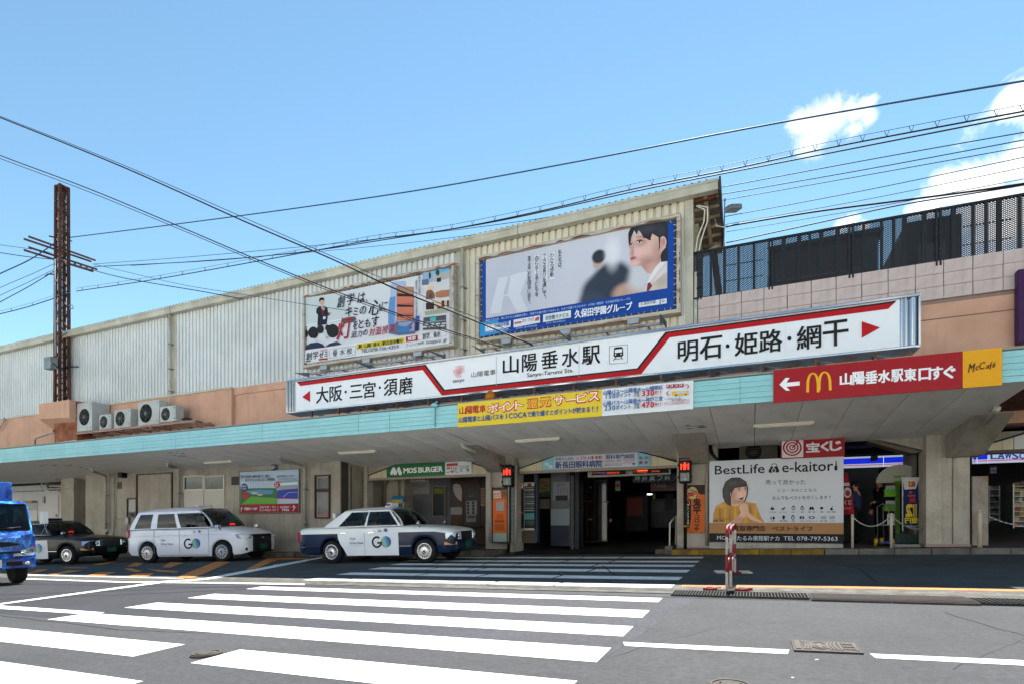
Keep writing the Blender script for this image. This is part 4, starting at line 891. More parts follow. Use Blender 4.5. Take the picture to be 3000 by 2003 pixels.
for i, (ch, x) in enumerate(zip('TEL(078)706-4359', [790, 818, 842, 866, 884, 912, 940, 966, 990, 1020, 1048, 1078, 1100, 1130, 1160, 1192])):
    y = 1192 - (x - 790) * .125
    if ch == '-': S.line([(x, y + 20), (x + 18, y + 18)], 4, '#3a4468')
    else: S.txt(ch, x, y, x + (12 if ch in '()' else 25), y + 38, '#3a4468', -.0)
S.poly([(1300, 1050), (1434, 1030), (1434, 1090), (1300, 1110)], '#a01325'); S.lay(7); S.txt('検索', 1322, 1054, 1414, 1084, '#e8e8ea', .015); S.lay(6)
S.line([(1434, 1030), (1742, 980), (1766, 1010), (1762, 1038), (1434, 1090)], 2, '#b0505a'); S.txt('創学　垂水', 1492, 1014, 1696, 1048, NV, .01)
for i, ch in enumerate('www.sougaku.jp'):
    x = 1436 + i * 24; y = 1112 - i * 3
    if ch == '.': S.ell(x + 8, y + 24, 3, 3, '#3a4468', n=8)
    else: S.txt(ch, x, y, x + 20, y + (30 if ch not in 'gjp' else 38), '#3a4468')
S.txt('[ホームページ]', 1302, 1128, 1426, 1158, '#6a7088')
S.build('printed_picture', bb1)

bb2, a, c = billboard('school_billboard', 'larger blue-edged billboard with a girl in profile and a blurred student', ZG, (48, 645), (1850, 1135), .1)
x0, x1, z0, z1, yb = banner(bb2, a, c, .1, .06, P('#0f4296', .45))
# soft picture: colour computed from position (printed photograph of a pale room with a blurred boy)
def soft_print(name, base, blobs, obj_co):
    m = bpy.data.materials.new(name); m.use_nodes = True; t = m.node_tree; bs = t.nodes['Principled BSDF']; bs.inputs['Roughness'].default_value = .45
    tcn = N(t, 'ShaderNodeTexCoord'); n0 = N(t, 'ShaderNodeRGB'); n0.outputs[0].default_value = lin(base); out = n0.outputs[0]
    for (cx, cz, rx, rz, col, edge) in blobs:
        mp = N(t, 'ShaderNodeMapping'); mp.vector_type = 'TEXTURE'; mp.inputs['Location'].default_value = (cx, 0, cz); mp.inputs['Scale'].default_value = (rx, 1e4, rz); L(t, tcn.outputs['Object'], mp.inputs[0])
        ln = N(t, 'ShaderNodeVectorMath', operation='LENGTH'); L(t, mp.outputs[0], ln.inputs[0])
        f = N(t, 'ShaderNodeMapRange'); f.inputs[1].default_value = 1 + edge; f.inputs[2].default_value = 1 - edge; L(t, ln.outputs['Value'], f.inputs[0]); f.interpolation_type = 'SMOOTHSTEP'
        mx = N(t, 'ShaderNodeMix', data_type='RGBA'); L(t, f.outputs[0], mx.inputs[0]); L(t, out, mx.inputs[6]); mx.inputs[7].default_value = lin(col); out = mx.outputs[2]
    L(t, out, bs.inputs['Base Color']); return m
def zc(z, x, y, rx, ry, col, e, Y=None):
    Y = Y or yb
    p = at(*z(x, y), Y); q = at(*z(x + rx, y + ry), Y); return (p.x, p.z, abs(q.x - p.x), abs(q.z - p.z), col, e)
bl = [zc(ZG, 300, 900, 300, 300, '#b3b6c4', .9, yb), zc(ZG, 1130, 950, 160, 130, '#232c40', .25, yb), zc(ZG, 1240, 850, 180, 135, '#1f293b', .22, yb), zc(ZG, 1060, 1030, 110, 60, '#2a3448', .4, yb),
      zc(ZG, 1120, 700, 45, 40, '#b99b92', .3, yb), zc(ZG, 1128, 640, 62, 48, '#1c1f24', .22, yb), zc(ZG, 1380, 960, 130, 70, '#b79482', .35, yb), zc(ZG, 1250, 600, 60, 120, '#d3d5db', .7, yb), zc(ZG, 1480, 840, 90, 90, '#c3c4c9', .6, yb)]
SP = soft_print('printed_photo', '#c0c2cd', bl, None)
S = Sign(plane_y(yb), ZG, gap=.003)
S.poly([(132, 668), (1410, 385), (1735, 330), (1730, 918), (1520, 952), (980, 1045), (132, 1185)], SP)
S.lay(2)
S.poly([(165, 1145), (245, 830), (330, 815), (285, 980), (330, 975), (430, 960), (505, 1120), (410, 1130), (330, 990), (290, 990), (262, 1135)], '#c9ccd6')
S.poly([(322, 975), (350, 810), (400, 790), (510, 770), (440, 960)], '#c9ccd6')
# girl in profile
SK = soft_print('printed_skin', '#d2aca0', [zc(ZG, 1480, 600, 60, 50, '#dcb0a8', .9), zc(ZG, 1425, 600, 14, 60, '#b98e82', .8), zc(ZG, 1500, 516, 50, 26, '#b78d82', .8), zc(ZG, 1418, 540, 24, 22, '#b78d82', .8), zc(ZG, 1560, 690, 110, 30, '#b08377', .9), zc(ZG, 1640, 600, 40, 90, '#bb9084', .9), zc(ZG, 1450, 700, 40, 16, '#d9b4a8', .7), zc(ZG, 1690, 520, 26, 40, '#c4988c', .8)], None)
SK2 = soft_print('printed_neck', '#b08478', [zc(ZG, 1600, 760, 50, 60, '#c79c90', .9)], None)
HR = soft_print('printed_hair', '#141216', [zc(ZG, 1560, 400, 80, 18, '#37333c', .9), zc(ZG, 1680, 420, 40, 40, '#2c2930', .9)], None)
CD = soft_print('printed_cardigan', '#cbbfb4', [zc(ZG, 1680, 850, 60, 60, '#b2a499', .9)], None)
S.poly([(1530, 945), (1560, 880), (1570, 780), (1640, 680), (1732, 685), (1730, 920), (1600, 940)], '#cfc9c6'); S.poly([(1600, 935), (1640, 860), (1700, 790), (1732, 770), (1731, 918)], CD)
S.poly([(1565, 945), (1600, 880), (1731, 770), (1731, 918)], CD)
S.lay(3)
S.poly([(1555, 780), (1520, 720), (1420, 730), (1405, 690), (1398, 610), (1400, 540), (1400, 480), (1440, 440), (1700, 440), (1720, 560), (1650, 680), (1590, 790)], SK)
S.poly([(1555, 785), (1500, 720), (1600, 690), (1680, 600), (1690, 660), (1620, 740), (1585, 790)], SK2)
S.lay(4)
S.poly([(1390, 500), (1388, 440), (1410, 388), (1560, 356), (1735, 330), (1735, 680), (1680, 690), (1672, 640), (1685, 600), (1720, 560), (1715, 480), (1660, 475), (1600, 440), (1580, 500), (1520, 470), (1480, 400), (1465, 450), (1440, 410), (1425, 450), (1402, 510)], HR)
S.ell(1695, 515, 30, 52, SK); S.lay(5); S.ell(1698, 512, 16, 32, SK2, n=14)
S.poly([(1655, 470), (1672, 480), (1668, 560), (1655, 600), (1660, 540)], HR); S.poly([(1462, 385), (1500, 372), (1560, 440), (1592, 500), (1570, 498), (1520, 450), (1478, 410)], HR); S.poly([(1395, 420), (1420, 392), (1412, 500), (1398, 560), (1390, 500)], HR)
S.poly([(1545, 520), (1500, 492), (1462, 500), (1480, 506), (1510, 502)], '#201c20')
for ex, ey, r in ((1488, 517, 20), (1415, 540, 14)): S.ell(ex, ey, r, r * .62, '#ded8da', n=12)
S.lay(6)
for ex, ey, r in ((1489, 516, 10), (1413, 539, 8)): S.ell(ex, ey, r, r, '#15121a', n=12)
S.line([(1462, 512), (1478, 500), (1512, 508)], 4, '#241c20'); S.line([(1400, 535), (1412, 526), (1428, 536)], 3.5, '#241c20')
S.line([(1455, 475), (1500, 466), (1535, 482)], 4, '#3c2d2d'); S.line([(1398, 505), (1420, 498)], 3.5, '#3c2d2d')
S.poly([(1405, 662), (1425, 644), (1462, 646), (1440, 668), (1412, 672)], '#a65a60'); S.line([(1407, 662), (1462, 648)], 2.2, '#703a42'); S.line([(1400, 612), (1412, 622), (1432, 612)], 3, '#9a6c62')
S.lay(5)
S.poly([(1550, 945), (1560, 880), (1576, 865), (1600, 900), (1570, 945)], '#7c2c40'); S.poly([(1550, 880), (1600, 790), (1640, 720), (1690, 690), (1715, 700), (1640, 790), (1580, 870)], '#dddadb')
# vertical slogan
VT = '#22252e'
S.lay(4)
for x, y, h in ((718, 610, 230), (654, 620, 230), (582, 636, 180)): S.rect(x - 22, y, x + 22, y + h, '#d2d4de')
S.lay(5)
for s_, x, y, w, st_ in (('私たちは、', 786, 585, 30, 38), ('わかる感動', 716, 612, 34, 43), ('できる喜びを通して、', 650, 622, 32, 42), ('自ら学ぶ子どもを', 582, 640, 30, 45), ('育てることを目指します。', 516, 640, 28, 37)):
    for i, ch in enumerate(s_):
        yy = y + i * st_
        if ch in '、。': S.txt(ch, x + 6, yy, x + 16, yy + 12, VT)
        else: S.txt(ch, x - w / 2, yy, x + w / 2, yy + st_ * .82, VT, .006)
WH = '#dfe3ea'; S.lay(3)
def slant(s_, x0, x1, y0, h, sl, col, bold=0, lay=5, sq=1.0):
    n = len(s_); w = (x1 - x0) / n; k_ = h / .9
    for i, ch in enumerate(s_):
        x = x0 + i * w; y = y0 + sl * (x - x0)
        if ch in ' 　': continue
        S.em(ch, x - w * .02, y - h * .06, x + w, y + h * 1.03, col, bold)
slant('神戸で50年。常に子どもと保護者を想い、指導力を磨き続けてきました。社会で活躍できるための“小中高一貫教育”を久保田学園グループで。', 132, 1424, 1198, 17, -.152, '#b9d3ee')
S.poly([(80, 1240), (500, 1158), (640, 1300), (630, 1330), (82, 1352)], '#2b87c4') if 0 else S.poly([(80, 1225), (230, 1195), (330, 1300), (82, 1350)], '#2f8fc9')
S.lay(4)
for q in ([(130, 1248), (354, 1208), (352, 1262), (130, 1304)], [(380, 1200), (612, 1160), (612, 1224), (380, 1268)], [(640, 1155), (885, 1116), (884, 1180), (640, 1222)], [(1482, 1052), (1666, 1022), (1666, 1066), (1482, 1092)], [(1674, 1020), (1728, 1012), (1728, 1056), (1674, 1066)]): S.poly(q, '#d8dce2')
S.lay(5)
slant('久保田学園', 212, 340, 1232, 34, -.16, '#1c63ae', .025); S.line([(152, 1248), (152, 1275)], 5, '#1c63ae'); S.line([(158, 1262), (182, 1240)], 5, '#b82038'); S.line([(158, 1262), (190, 1268)], 5, '#1c63ae')
slant('スリーアップ', 455, 560, 1196, 26, -.16, '#26305c', .02); slant('個別指導塾', 388, 450, 1222, 16, -.16, '#b82038', .02)
for k in range(3): S.poly([(562 + k * 13, 1212), (572 + k * 13, 1208), (588 + k * 10, 1182 - k * 4), (580 + k * 10, 1180 - k * 4)], '#b82038')
slant('河合塾マナビス', 658, 868, 1170, 32, -.155, '#17707c', .02)
slant('久保田学園グループ', 918, 1424, 1122, 58, -.15, '#dbe2ec', .035)
slant('久保田学園', 1498, 1632, 1052, 22, -.16, '#4a5672'); S.ell(1698, 1036, 11, 11, '#2a5aa8', n=14); S.lay(6); S.ell(1698, 1036, 7, 7, '#d8dce2', n=12); S.lay(5)
slant('明舞ヶ丘教室', 136, 340, 1300, 13, -.13, '#a9c4e2'); slant('垂水教室（垂水体育館北側）', 400, 600, 1268, 13, -.13, '#a9c4e2'); slant('垂水校（垂水体育館北側）', 668, 850, 1224, 13, -.13, '#a9c4e2')
S.build('printed_picture', bb2)

# floodlights and rails under the billboards
def floodlight(z, x, y, lab, s_=1):
    p = at(*z(x, y), 14.3); r = thing('floodlight', lab, 'floodlight', p, group='grey floodlights under the billboards')
    b = MB(); q = [(-.17, -.06), (-.13, -.12), (.13, -.12), (.17, -.06), (.17, .04), (-.17, .04)]
    b.prism([p + Vector((x_, -.02 + y_ * .3, z_)) for x_, z_, y_ in ((-.17, .09, 0), (.17, .09, 0), (.15, -.07, 0), (-.15, -.07, 0))], (0, .14, .03), GALV); b.build('housing', r, bevel=.015)
    b = MB(); b.prism([p + Vector((x_, -.024, z_)) for x_, z_ in ((-.14, .07), (.14, .07), (.12, -.05), (-.12, -.05))], (0, .004, 0), P('#9aa0a4', .15)); b.build('lens', r)
    b = MB(); b.tube([p + Vector((-.19, .06, .0)), p + Vector((-.19, .06, -.13)), p + Vector((0, .1, -.16)), p + Vector((.19, .06, -.13)), p + Vector((.19, .06, 0))], .012, GALV, n=6); b.build('bracket', r)
for z, x, y, l in ((ZF, 345, 1400, 'grey floodlight under the left end of the teacher billboard'), (ZF, 835, 1322, 'grey floodlight under the middle of the teacher billboard'), (ZF, 1425, 1243, 'grey floodlight under the right end of the teacher billboard'),
                   (ZG, 310, 1385, 'grey floodlight under the left end of the blue billboard'), (ZG, 830, 1305, 'grey floodlight under the middle of the blue billboard'), (ZG, 1432, 1212, 'grey floodlight under the right end of the blue billboard')): floodlight(z, x, y, l)
for z, a, c, l in ((ZF, (120, 1477), (1690, 1250), 'grey lamp rail below the teacher billboard'), (ZG, (80, 1455), (1705, 1225), 'grey lamp rail below the blue billboard')):
    p, q = at(*z(*a), 14.45), at(*z(*c), 14.45); r = thing('lamp_rail', l, 'lamp rail', p)
    b = MB(); b.bar(p, q, .06, .06, GALV); b.build('rail', r)
    for k in range(5):
        s_ = p.lerp(q, .08 + .21 * k); b = MB(); b.bar(s_, (s_.x, YU, s_.z + .02), .04, .04, GALV); b.build('arm', r)
for z, a, c in ((ZF, (0, 1455), (175, 1505)), (ZF, (672, 1318), (885, 1412)), (ZF, (1538, 1200), (1735, 1298)), (ZG, (0, 1420), (112, 1492)), (ZG, (762, 1292), (872, 1388)), (ZG, (1662, 1150), (1715, 1268))):
    c0 = at(*z(*c), 12.25); a0 = at(*z(*a), 13.0); b = MB()
    b.prism([a0, c0, (c0.x - .0, c0.y, c0.z + .13), (c0.x - .14, c0.y + .15, c0.z + .15)], (.03, .0, 0), P('#3e4246', .5)); b.build('lamp_arm', sgn)

# 3. fascia banners
YB3 = YF - .03
def fboard(name, lab, cat, z, x0, x1, bg_, y0=None, y1=None, d=.02, th=None):
    a, c = at(*z(*x0), YB3 - d), at(*z(*x1), YB3 - d); r = thing(name, lab, cat, ((a.x + c.x) / 2, YB3, c.z))
    b = MB(); b.box(a.x, c.x, YB3 - d, YB3 + .015, c.z, a.z, P(bg_, .4)); b.build('panel', r); return r, a, c
r, a, c = fboard('fare_banner', 'yellow and white fare banner fixed to the canopy edge below the station sign', 'banner', ZI, (1248, 553), (2262, 620), '#d8c23e')
c2 = at(*ZJ(707, 716), YB3 - .02); zt_, zb_ = 3.86, 3.30
for o in r.children: bpy.data.objects.remove(o)
b = MB(); b.box(a.x, c.x, YB3 - .02, YB3 + .01, zb_, zt_, P('#d2b92a', .4)); b.build('yellow_half', r)
b = MB(); b.box(c.x + .002, c2.x, YB3 - .02, YB3 + .01, zb_, zt_, P('#cfd6da', .4)); b.build('white_half', r)
S = Sign(plane_y(YB3 - .02), ZI, gap=.003)
for i, (ch, x) in enumerate(zip('山陽電車', (1262, 1308, 1354, 1402))): S.txt(ch, x, 578 - i * 4, x + 44, 626 - i * 4, '#a3192a', .03)
xs_ = (1462, 1532, 1594, 1652, 1740, 1830, 1925, 2010, 2085, 2170)
for i, ch in enumerate('ポイント還元サービス'):
    x = xs_[i]; y = 556 - (x - 1462) * .118; w = 74 if ch not in 'ント' else 58
    if ch == 'ー': S.lay(1).txt(ch, x, y + 22, x + w, y + 42, '#b8352c', .06); S.lay(2).txt(ch, x + 2, y + 26, x + w - 2, y + 37, '#e8d6c8', .0); continue
    S.lay(1).txt(ch, x - 2, y, x + w, y + 62, '#b8352c', .075); S.lay(2).txt(ch, x + 2, y + 5, x + w - 4, y + 57, '#ecdccc' if i not in (4, 5) else '#e0b23a', .012)
S.lay(1)
def slz(s_, x0, x1, y0, h, sl, col, bold=0): slant(s_, x0, x1, y0, h, sl, col, bold)
slz('山陽電車と山陽バスをICOCAで乗り継ぐとポイントが貯まる!!', 1256, 2246, 652, 34, -.082, '#1b4a8f', .025)
S.z = ZJ
slz('山陽バス〜山陽垂水〜山陽明石', 143, 518, 628, 24, -.095, '#1b4a8f', .02); slz('山陽バス〜山陽垂水〜神戸三宮', 143, 518, 696, 24, -.088, '#1b4a8f', .02)
slz('150ポイント', 152, 322, 650, 27, -.075, '#1b4a8f', .02); slz('230ポイント', 150, 322, 724, 27, -.072, '#1b4a8f', .02)
for yy in (0, 74):
    slz(('330', '470')[yy > 0], 384, 466, 628 + yy, 32, -.06, '#b3202e', .04); slz('円!!', 468, 512, 630 + yy, 22, -.06, '#b3202e', .03); slz('実質', 340, 372, 634 + yy, 13, 0, '#2b3c5c', .02); slz('片道', 340, 372, 650 + yy, 13, 0, '#2b3c5c', .02)
    S.line([(337, 632 + yy), (376, 630 + yy), (376, 664 + yy), (337, 666 + yy), (337, 632 + yy)], 1.2, '#6a7688')
S.line([(143, 690), (515, 660)], 1.2, '#7f8da0')
for k in range(4): S.poly([(540 + k * 28, 592 - k * 2), (565 + k * 28, 590 - k * 2), (565 + k * 28, 612 - k * 2), (540 + k * 28, 614 - k * 2)], '#a83a48'); S.poly([(544 + k * 28, 596 - k * 2), (554 + k * 28, 595 - k * 2), (554 + k * 28, 604 - k * 2), (544 + k * 28, 605 - k * 2)], '#9ec8de')
S.poly([(576, 634), (676, 626), (678, 654), (590, 660), (574, 652)], '#d9a92e'); S.lay(2); S.poly([(604, 636), (668, 631), (668, 642), (604, 647)], '#9ec8de'); S.ell(602, 657, 5, 6, '#22252e', n=8); S.ell(662, 652, 5, 6, '#22252e', n=8); S.lay(1)
S.line([(658, 592), (676, 592), (680, 606), (668, 614)], 5, '#b3202e'); S.line([(556, 632), (542, 640), (546, 654), (560, 654)], 5, '#b3202e')
slz('※山陽電車の券売機で', 530, 640, 676, 10, -.05, '#4a4f5a'); slz('事前の登録が必要です', 572, 682, 684, 10, -.05, '#4a4f5a'); S.line([(528, 702), (686, 688), (686, 706), (528, 718), (528, 702)], 1.2, '#b3202e'); slz('詳しくは山陽電車HPまで', 532, 682, 704, 10, -.07, '#b3202e')
S.build('lettering', r)
r, a, c = fboard('direction_banner', 'red banner with white arrow and golden arches, yellow cafe panel at its right end', 'banner', ZH, (597, 1237), (1755, 1300), RED)
a2 = at(*ZH(1757, 1125), YB3 - .02); c3 = at(*ZH(1998, 1280), YB3 - .02)
for o in r.children: bpy.data.objects.remove(o)
zr0, zr1 = 3.29, 3.90
b = MB(); b.box(a.x, a2.x - .002, YB3 - .02, YB3 + .01, zr0, zr1, P('#940516', .4)); b.build('red_panel', r)
b = MB(); b.box(a2.x, c3.x, YB3 - .02, YB3 + .01, zr0, zr1, P('#d89a06', .4)); b.build('yellow_panel', r)
S = Sign(plane_y(YB3 - .02), ZH, gap=.003); WW = '#e3e6ea'
S.poly([(634, 1308), (672, 1266), (696, 1266), (676, 1296), (758, 1288), (758, 1312), (676, 1320), (700, 1344), (675, 1344)], WW)
def arch(cx, y0, y1, w, hgt, t, sgnx):
    pts = []
    for i in range(13):
        u_ = i / 12; x = cx - w / 2 + w * u_; y = y1 - hgt * (1 - (2 * u_ - 1) ** 2) ** .6; pts.append((x, y - (x - 798) * .06))
    S.line(pts, t, '#e0a512')
GY = '#e0a512'
def march(x0, x1, ytop, ybo, ybi, inner):
    o = []; i_ = []
    w = x1 - x0
    for k in range(11):
        a_ = math.pi * k / 10; cx = (x0 + x1) / 2
        o.append((cx - w / 2 * math.cos(a_), ytop + (ybo - ytop) * (1 - math.sin(a_) ** .55)))
        i_.append((cx - (w / 2 - inner) * math.cos(a_), ytop + 9 + (ybo - ytop - 9) * (1 - math.sin(a_) ** .6)))
    for k in range(10): S.poly([o[k], o[k + 1], i_[k + 1], i_[k]], GY)
march(798, 880, 1234, 1354, 1350, 17); march(868, 954, 1227, 1342, 1340, 17)
for i, (ch, x) in enumerate(zip('山陽垂水駅東口すぐ', (1006, 1084, 1162, 1240, 1320, 1400, 1488, 1562, 1640))): S.txt(ch, x, 1238 - i * 5 + (4 if ch in '口山' else 0), x + 70, 1306 - i * 5, WW, .04)
for i, (ch, x, w) in enumerate(zip('McCafé', (1788, 1834, 1858, 1896, 1920, 1938), (44, 22, 36, 22, 16, 18))): S.txt(ch, x, (1182, 1196, 1172, 1190, 1172, 1172)[i], x + w, (1230, 1218, 1212, 1208, 1216, 1202)[i], '#45280f', .015, .3)
S.build('lettering', r)
r = thing('purple_sign', 'purple framed sign cut off by the right edge of the photo', 'wall sign', at(2990, 1140, 14.9))
a, c = at(*ZM(808, 215), 14.9), at(*ZM(796, 738), 14.9); b = MB(); b.box((a.x + c.x) / 2, a.x + 1.2, 14.9, YU, c.z, a.z, P('#3a1245', .4)); b.build('frame', r, bevel=.02)
b = MB(); b.box(a.x + .14, a.x + 1.06, 14.885, 14.9, c.z + .24, a.z - .24, P('#8fb84a', .4)); b.build('face', r)

# 4. shop and clinic boards in the bays
def flat(name, lab, cat, z, x0, y0, x1, y1, Y, bgc, d=.06, fr=None, group=None):
    a, c = at(*z(x0, y0), Y), at(*z(x1, y1), Y); r = thing(name, lab, cat, ((a.x + c.x) / 2, Y, c.z), group)
    b = MB(); b.box(a.x, c.x, Y, Y + d, c.z, a.z, P(bgc, .4)); b.build('panel', r)
    if fr:
        w = .02; b = MB(); b.box(a.x - w, c.x + w, Y - .01, Y + d, a.z, a.z + w, P(fr, .5)); b.box(a.x - w, c.x + w, Y - .01, Y + d, c.z - w, c.z, P(fr, .5)); b.box(a.x - w, a.x, Y - .01, Y + d, c.z, a.z, P(fr, .5)); b.box(c.x, c.x + w, Y - .01, Y + d, c.z, a.z, P(fr, .5)); b.build('frame', r)
    return r
YQ = YB - .12
r = flat('burger_sign', 'green burger shop sign with white map panel over the left bay', 'shop sign', ZB, 1116, 215, 1690, 302, YQ, '#12703f')
for o in r.children: bpy.data.objects.remove(o)
gx0, gx1 = at(*ZB(1116, 1), YQ).x, at(*ZB(1691, 1), YQ).x; gx2 = at(*ZB(1950, 1), YQ).x
zt1, zb1 = at(*ZB(1950, 172), YQ).z, at(*ZB(1950, 292), YQ).z; zl1 = at(*ZB(1116, 238), YQ).z; zq = at(*ZB(1205, 205), YQ); zr = at(*ZB(1880, 166), YQ)
b = MB(); b.prism([(gx0, YQ, zb1), (gx1, YQ, zb1), (gx1, YQ, zr.z), (zq.x, YQ, zr.z), (gx0, YQ, zl1)], (0, .06, 0), P('#0a6436', .4)); b.build('green_panel', r)
b = MB(); b.prism([(gx1 + .002, YQ, zb1), (gx2, YQ, zb1), (gx2, YQ, zt1 - .01), (zr.x, YQ, zr.z), (gx1 + .002, YQ, zr.z)], (0, .06, 0), P('#c9cdcd', .4)); b.build('white_panel', r)
S = Sign(plane_y(YQ), ZB, gap=.003)
S.poly([(1158, 300), (1152, 282), (1172, 235), (1186, 225), (1200, 232), (1215, 270), (1222, 240), (1232, 222), (1244, 224), (1268, 282), (1262, 300), (1246, 304), (1236, 296), (1224, 262), (1214, 300), (1196, 304), (1188, 296), (1178, 288), (1172, 302)], '#d8dcda')
for i, (ch, x, w) in enumerate(zip('MOSBURGER', (1284, 1334, 1378, 1430, 1472, 1512, 1550, 1592, 1632), (46, 40, 36, 38, 36, 36, 38, 34, 34))): S.txt(ch, x, 235 - i * 2.2, x + w, 282 - i * 2, '#dfe2e0', .04)
S.poly([(1706, 190), (1818, 184), (1818, 207), (1706, 211)], '#b23226'); S.line([(1752, 216), (1760, 268)], 5, '#1a1a1a'); S.line([(1706, 280), (1760, 264), (1822, 276)], 5, '#1a1a1a'); S.line([(1706, 214), (1820, 210)], 4, '#1a1a1a'); S.rect(1708, 226, 1744, 244, '#b85a50'); S.rect(1768, 224, 1812, 256, '#a4a8a8'); S.rect(1754, 262, 1772, 280, '#b23226')
slant('ウエステ', 1832, 1930, 208, 32, -.05, '#1c1c1e', .02); S.txt('北', 1838, 240, 1864, 272, '#1c1c1e', .01); S.txt('側', 1900, 236, 1928, 268, '#1c1c1e', .01)
S.build('lettering', r)
r = flat('clinic_sign', 'pale blue and white eye clinic sign over the station entrance', 'clinic sign', ZC, 752, 150, 1740, 200, YQ, '#8cc6d2')
for o in r.children: bpy.data.objects.remove(o)
q = [at(*ZC(x, y), YQ) for x, y in ((752, 235), (752, 152), (860, 111), (1622, 73), (1740, 100), (1740, 198))]
zb2 = (q[0].z + q[5].z) / 2; zt2 = (q[2].z + q[3].z) / 2
b = MB(); b.prism([(q[0].x, YQ, zb2), (q[5].x, YQ, zb2), (q[5].x, YQ, q[4].z), (q[3].x, YQ, zt2), (q[2].x, YQ, zt2), (q[0].x, YQ, q[1].z)], (0, .06, 0), P('#7db9c8', .4)); b.build('panel', r)
S = Sign(plane_y(YQ), ZC, gap=.003)
S.poly([(858, 113), (1620, 74), (1620, 202), (858, 230)], '#c3c5cd'); S.lay(2)
S.ell(788, 180, 21, 13, '#c9c9d2', n=12); S.ell(828, 204, 17, 14, '#c9c9d2', n=12); S.line([(800, 175), (806, 200), (822, 212)], 14, '#c9c9d2')
slant('医療法人社団', 868, 1034, 123, 25, -.03, '#31406c', .01); slant('TEL.', 1055, 1098, 120, 18, -.04, '#a33a34', .01)
for i, ch in enumerate('078-631-1010'): S.txt(ch, 1101 + i * 17, (112 if ch != '-' else 121) - i * .6, 1114 + i * 17, (139 if ch != '-' else 125) - i * .6, '#a33a34', .01)
slant('眼科専門病院', 1330, 1596, 98, 38, -.03, '#2a3a72', .02); slant('新長田眼科病院', 868, 1302, 164, 56, -.038, '#1b2f74', .03); slant('白内障手術は、日帰り・入院とも対応。', 1312, 1612, 149, 17, -.04, '#b04436', .01)
slant('山陽西代駅・南へ徒歩約10分', 1312, 1485, 178, 11, -.04, '#444a5c'); slant('JR新長田駅・南へ徒歩約5分', 1312, 1485, 191, 11, -.04, '#444a5c'); slant('神戸市長田区若松町', 1492, 1600, 168, 9, -.03, '#444a5c'); S.rect(1575, 174, 1604, 187, '#1d4fb0')
for ch, x, y in (('年', 1638, 112), ('中', 1688, 110), ('無', 1638, 154), ('休', 1688, 152)): S.txt(ch, x, y, x + 32, y + 30, '#a4243a', .03)
S.build('lettering', r)

# purchase shop board
YP = 15.1
r = thing('advertising_board', 'large white board with a woman in mustard blouse standing in the shop bay', 'advertising board', at(2270, 1610, YP))
xL, xR = -1.005, 2.0; zT, zB = 2.655, .40
b = MB(); b.box(xL, xR, YP, YP + .12, zB + .16, zT, P('#c2c7cf', .45)); b.build('panel', r, bevel=.006)
b = MB(); b.box(xL + .01, xR - .01, YP - .01, YP + .13, zB, zB + .155, mat('plinth_paint', '#a9a6a0', .7, '#928f89', 2, stain='#5f5a52', samt=.7)); b.build('plinth', r)
S = Sign(plane_y(YP), ZN, gap=.003)
zz = lambda y: y
def prect(z0, z1, col):
    m = P(col); S.b.add([(xL, YP - .003 * S.L, z0), (xR, YP - .003 * S.L, z0), (xR, YP - .003 * S.L, z1), (xL, YP - .003 * S.L, z1)], [(0, 1, 2, 3)], m)
zbk1 = at(*ZN(90, 1165), YP).z; zbr1 = at(*ZN(90, 1012), YP).z
prect(zB + .165, zbk1, '#14151a'); prect(zbk1, zbr1, '#a3774f')
S.txt('BestLife', 175, 166, 910, 272, '#17171a', .012); S.txt('e-kaitor', 1172, 116, 1925, 240, '#17171a', .012)
S.poly([(1000, 180), (1100, 172), (1130, 245), (1112, 268), (1062, 262), (1020, 270), (975, 268), (968, 240)], '#17171a'); S.line([(1010, 180), (1022, 145), (1050, 134), (1080, 142), (1095, 172)], 10, '#17171a')
S.lay(2); S.ell(1046, 236, 34, 34, '#c2c7cf'); S.poly([(1030, 178), (1062, 176), (1046, 200)], '#c2c7cf'); S.lay(3); S.ell(1046, 236, 24, 24, '#17171a'); S.lay(4); S.line([(1046, 222), (1046, 238), (1058, 244)], 4, '#c2c7cf'); S.lay(1)
S.poly([(1945, 235), (1942, 190), (1960, 150), (1962, 92), (1976, 92), (1978, 150), (1990, 188), (1988, 232)], '#17171a')
GR = '#33343a'
slant('売って良かった', 922, 1520, 380, 66, -.012, GR); slant('リユースのことなら', 1086, 1690, 508, 46, -.008, GR); slant('なんでもベストを尽くします!', 1018, 1910, 618, 52, -.012, GR)
# woman (generic)
zn = lambda *a_: zc(ZN, *a_, YP)
WSK = soft_print('printed_face', '#d8aa92', [zn(575, 600, 60, 60, '#e2b6a0', .9), zn(440, 600, 50, 110, '#bc8a72', .9), zn(530, 520, 34, 26, '#b98c78', .8), zn(624, 512, 26, 24, '#b98c78', .8), zn(585, 565, 16, 40, '#e8c0aa', .8), zn(520, 700, 90, 26, '#b3806a', .9), zn(600, 800, 50, 70, '#dfb298', .9), zn(520, 960, 90, 40, '#bb8a72', .9)], None)
BLO = soft_print('printed_blouse', '#b8831a', [zn(250 + k * 75, 850 + (k % 3) * 40, 16, 130, ('#8f620c', '#cf9a2c')[k % 2], .9) for k in range(8)] + [zn(260, 760, 60, 30, '#cf9a2c', .9)], None)
WHR = soft_print('printed_black_hair', '#1a1214', [zn(430, 430, 60, 30, '#40302f', .95), zn(350, 560, 22, 80, '#33272a', .95), zn(590, 410, 40, 20, '#382a2b', .95)], None)
S.poly([(150, 1008), (150, 880), (190, 760), (300, 702), (620, 702), (780, 725), (790, 760), (860, 930), (905, 1000), (900, 1009)], BLO)
S.lay(2)
for k in range(8): S.line([(250 + k * 60, 760 + (k % 3) * 24), (220 + k * 74, 960)], 2.5, '#8c600e')
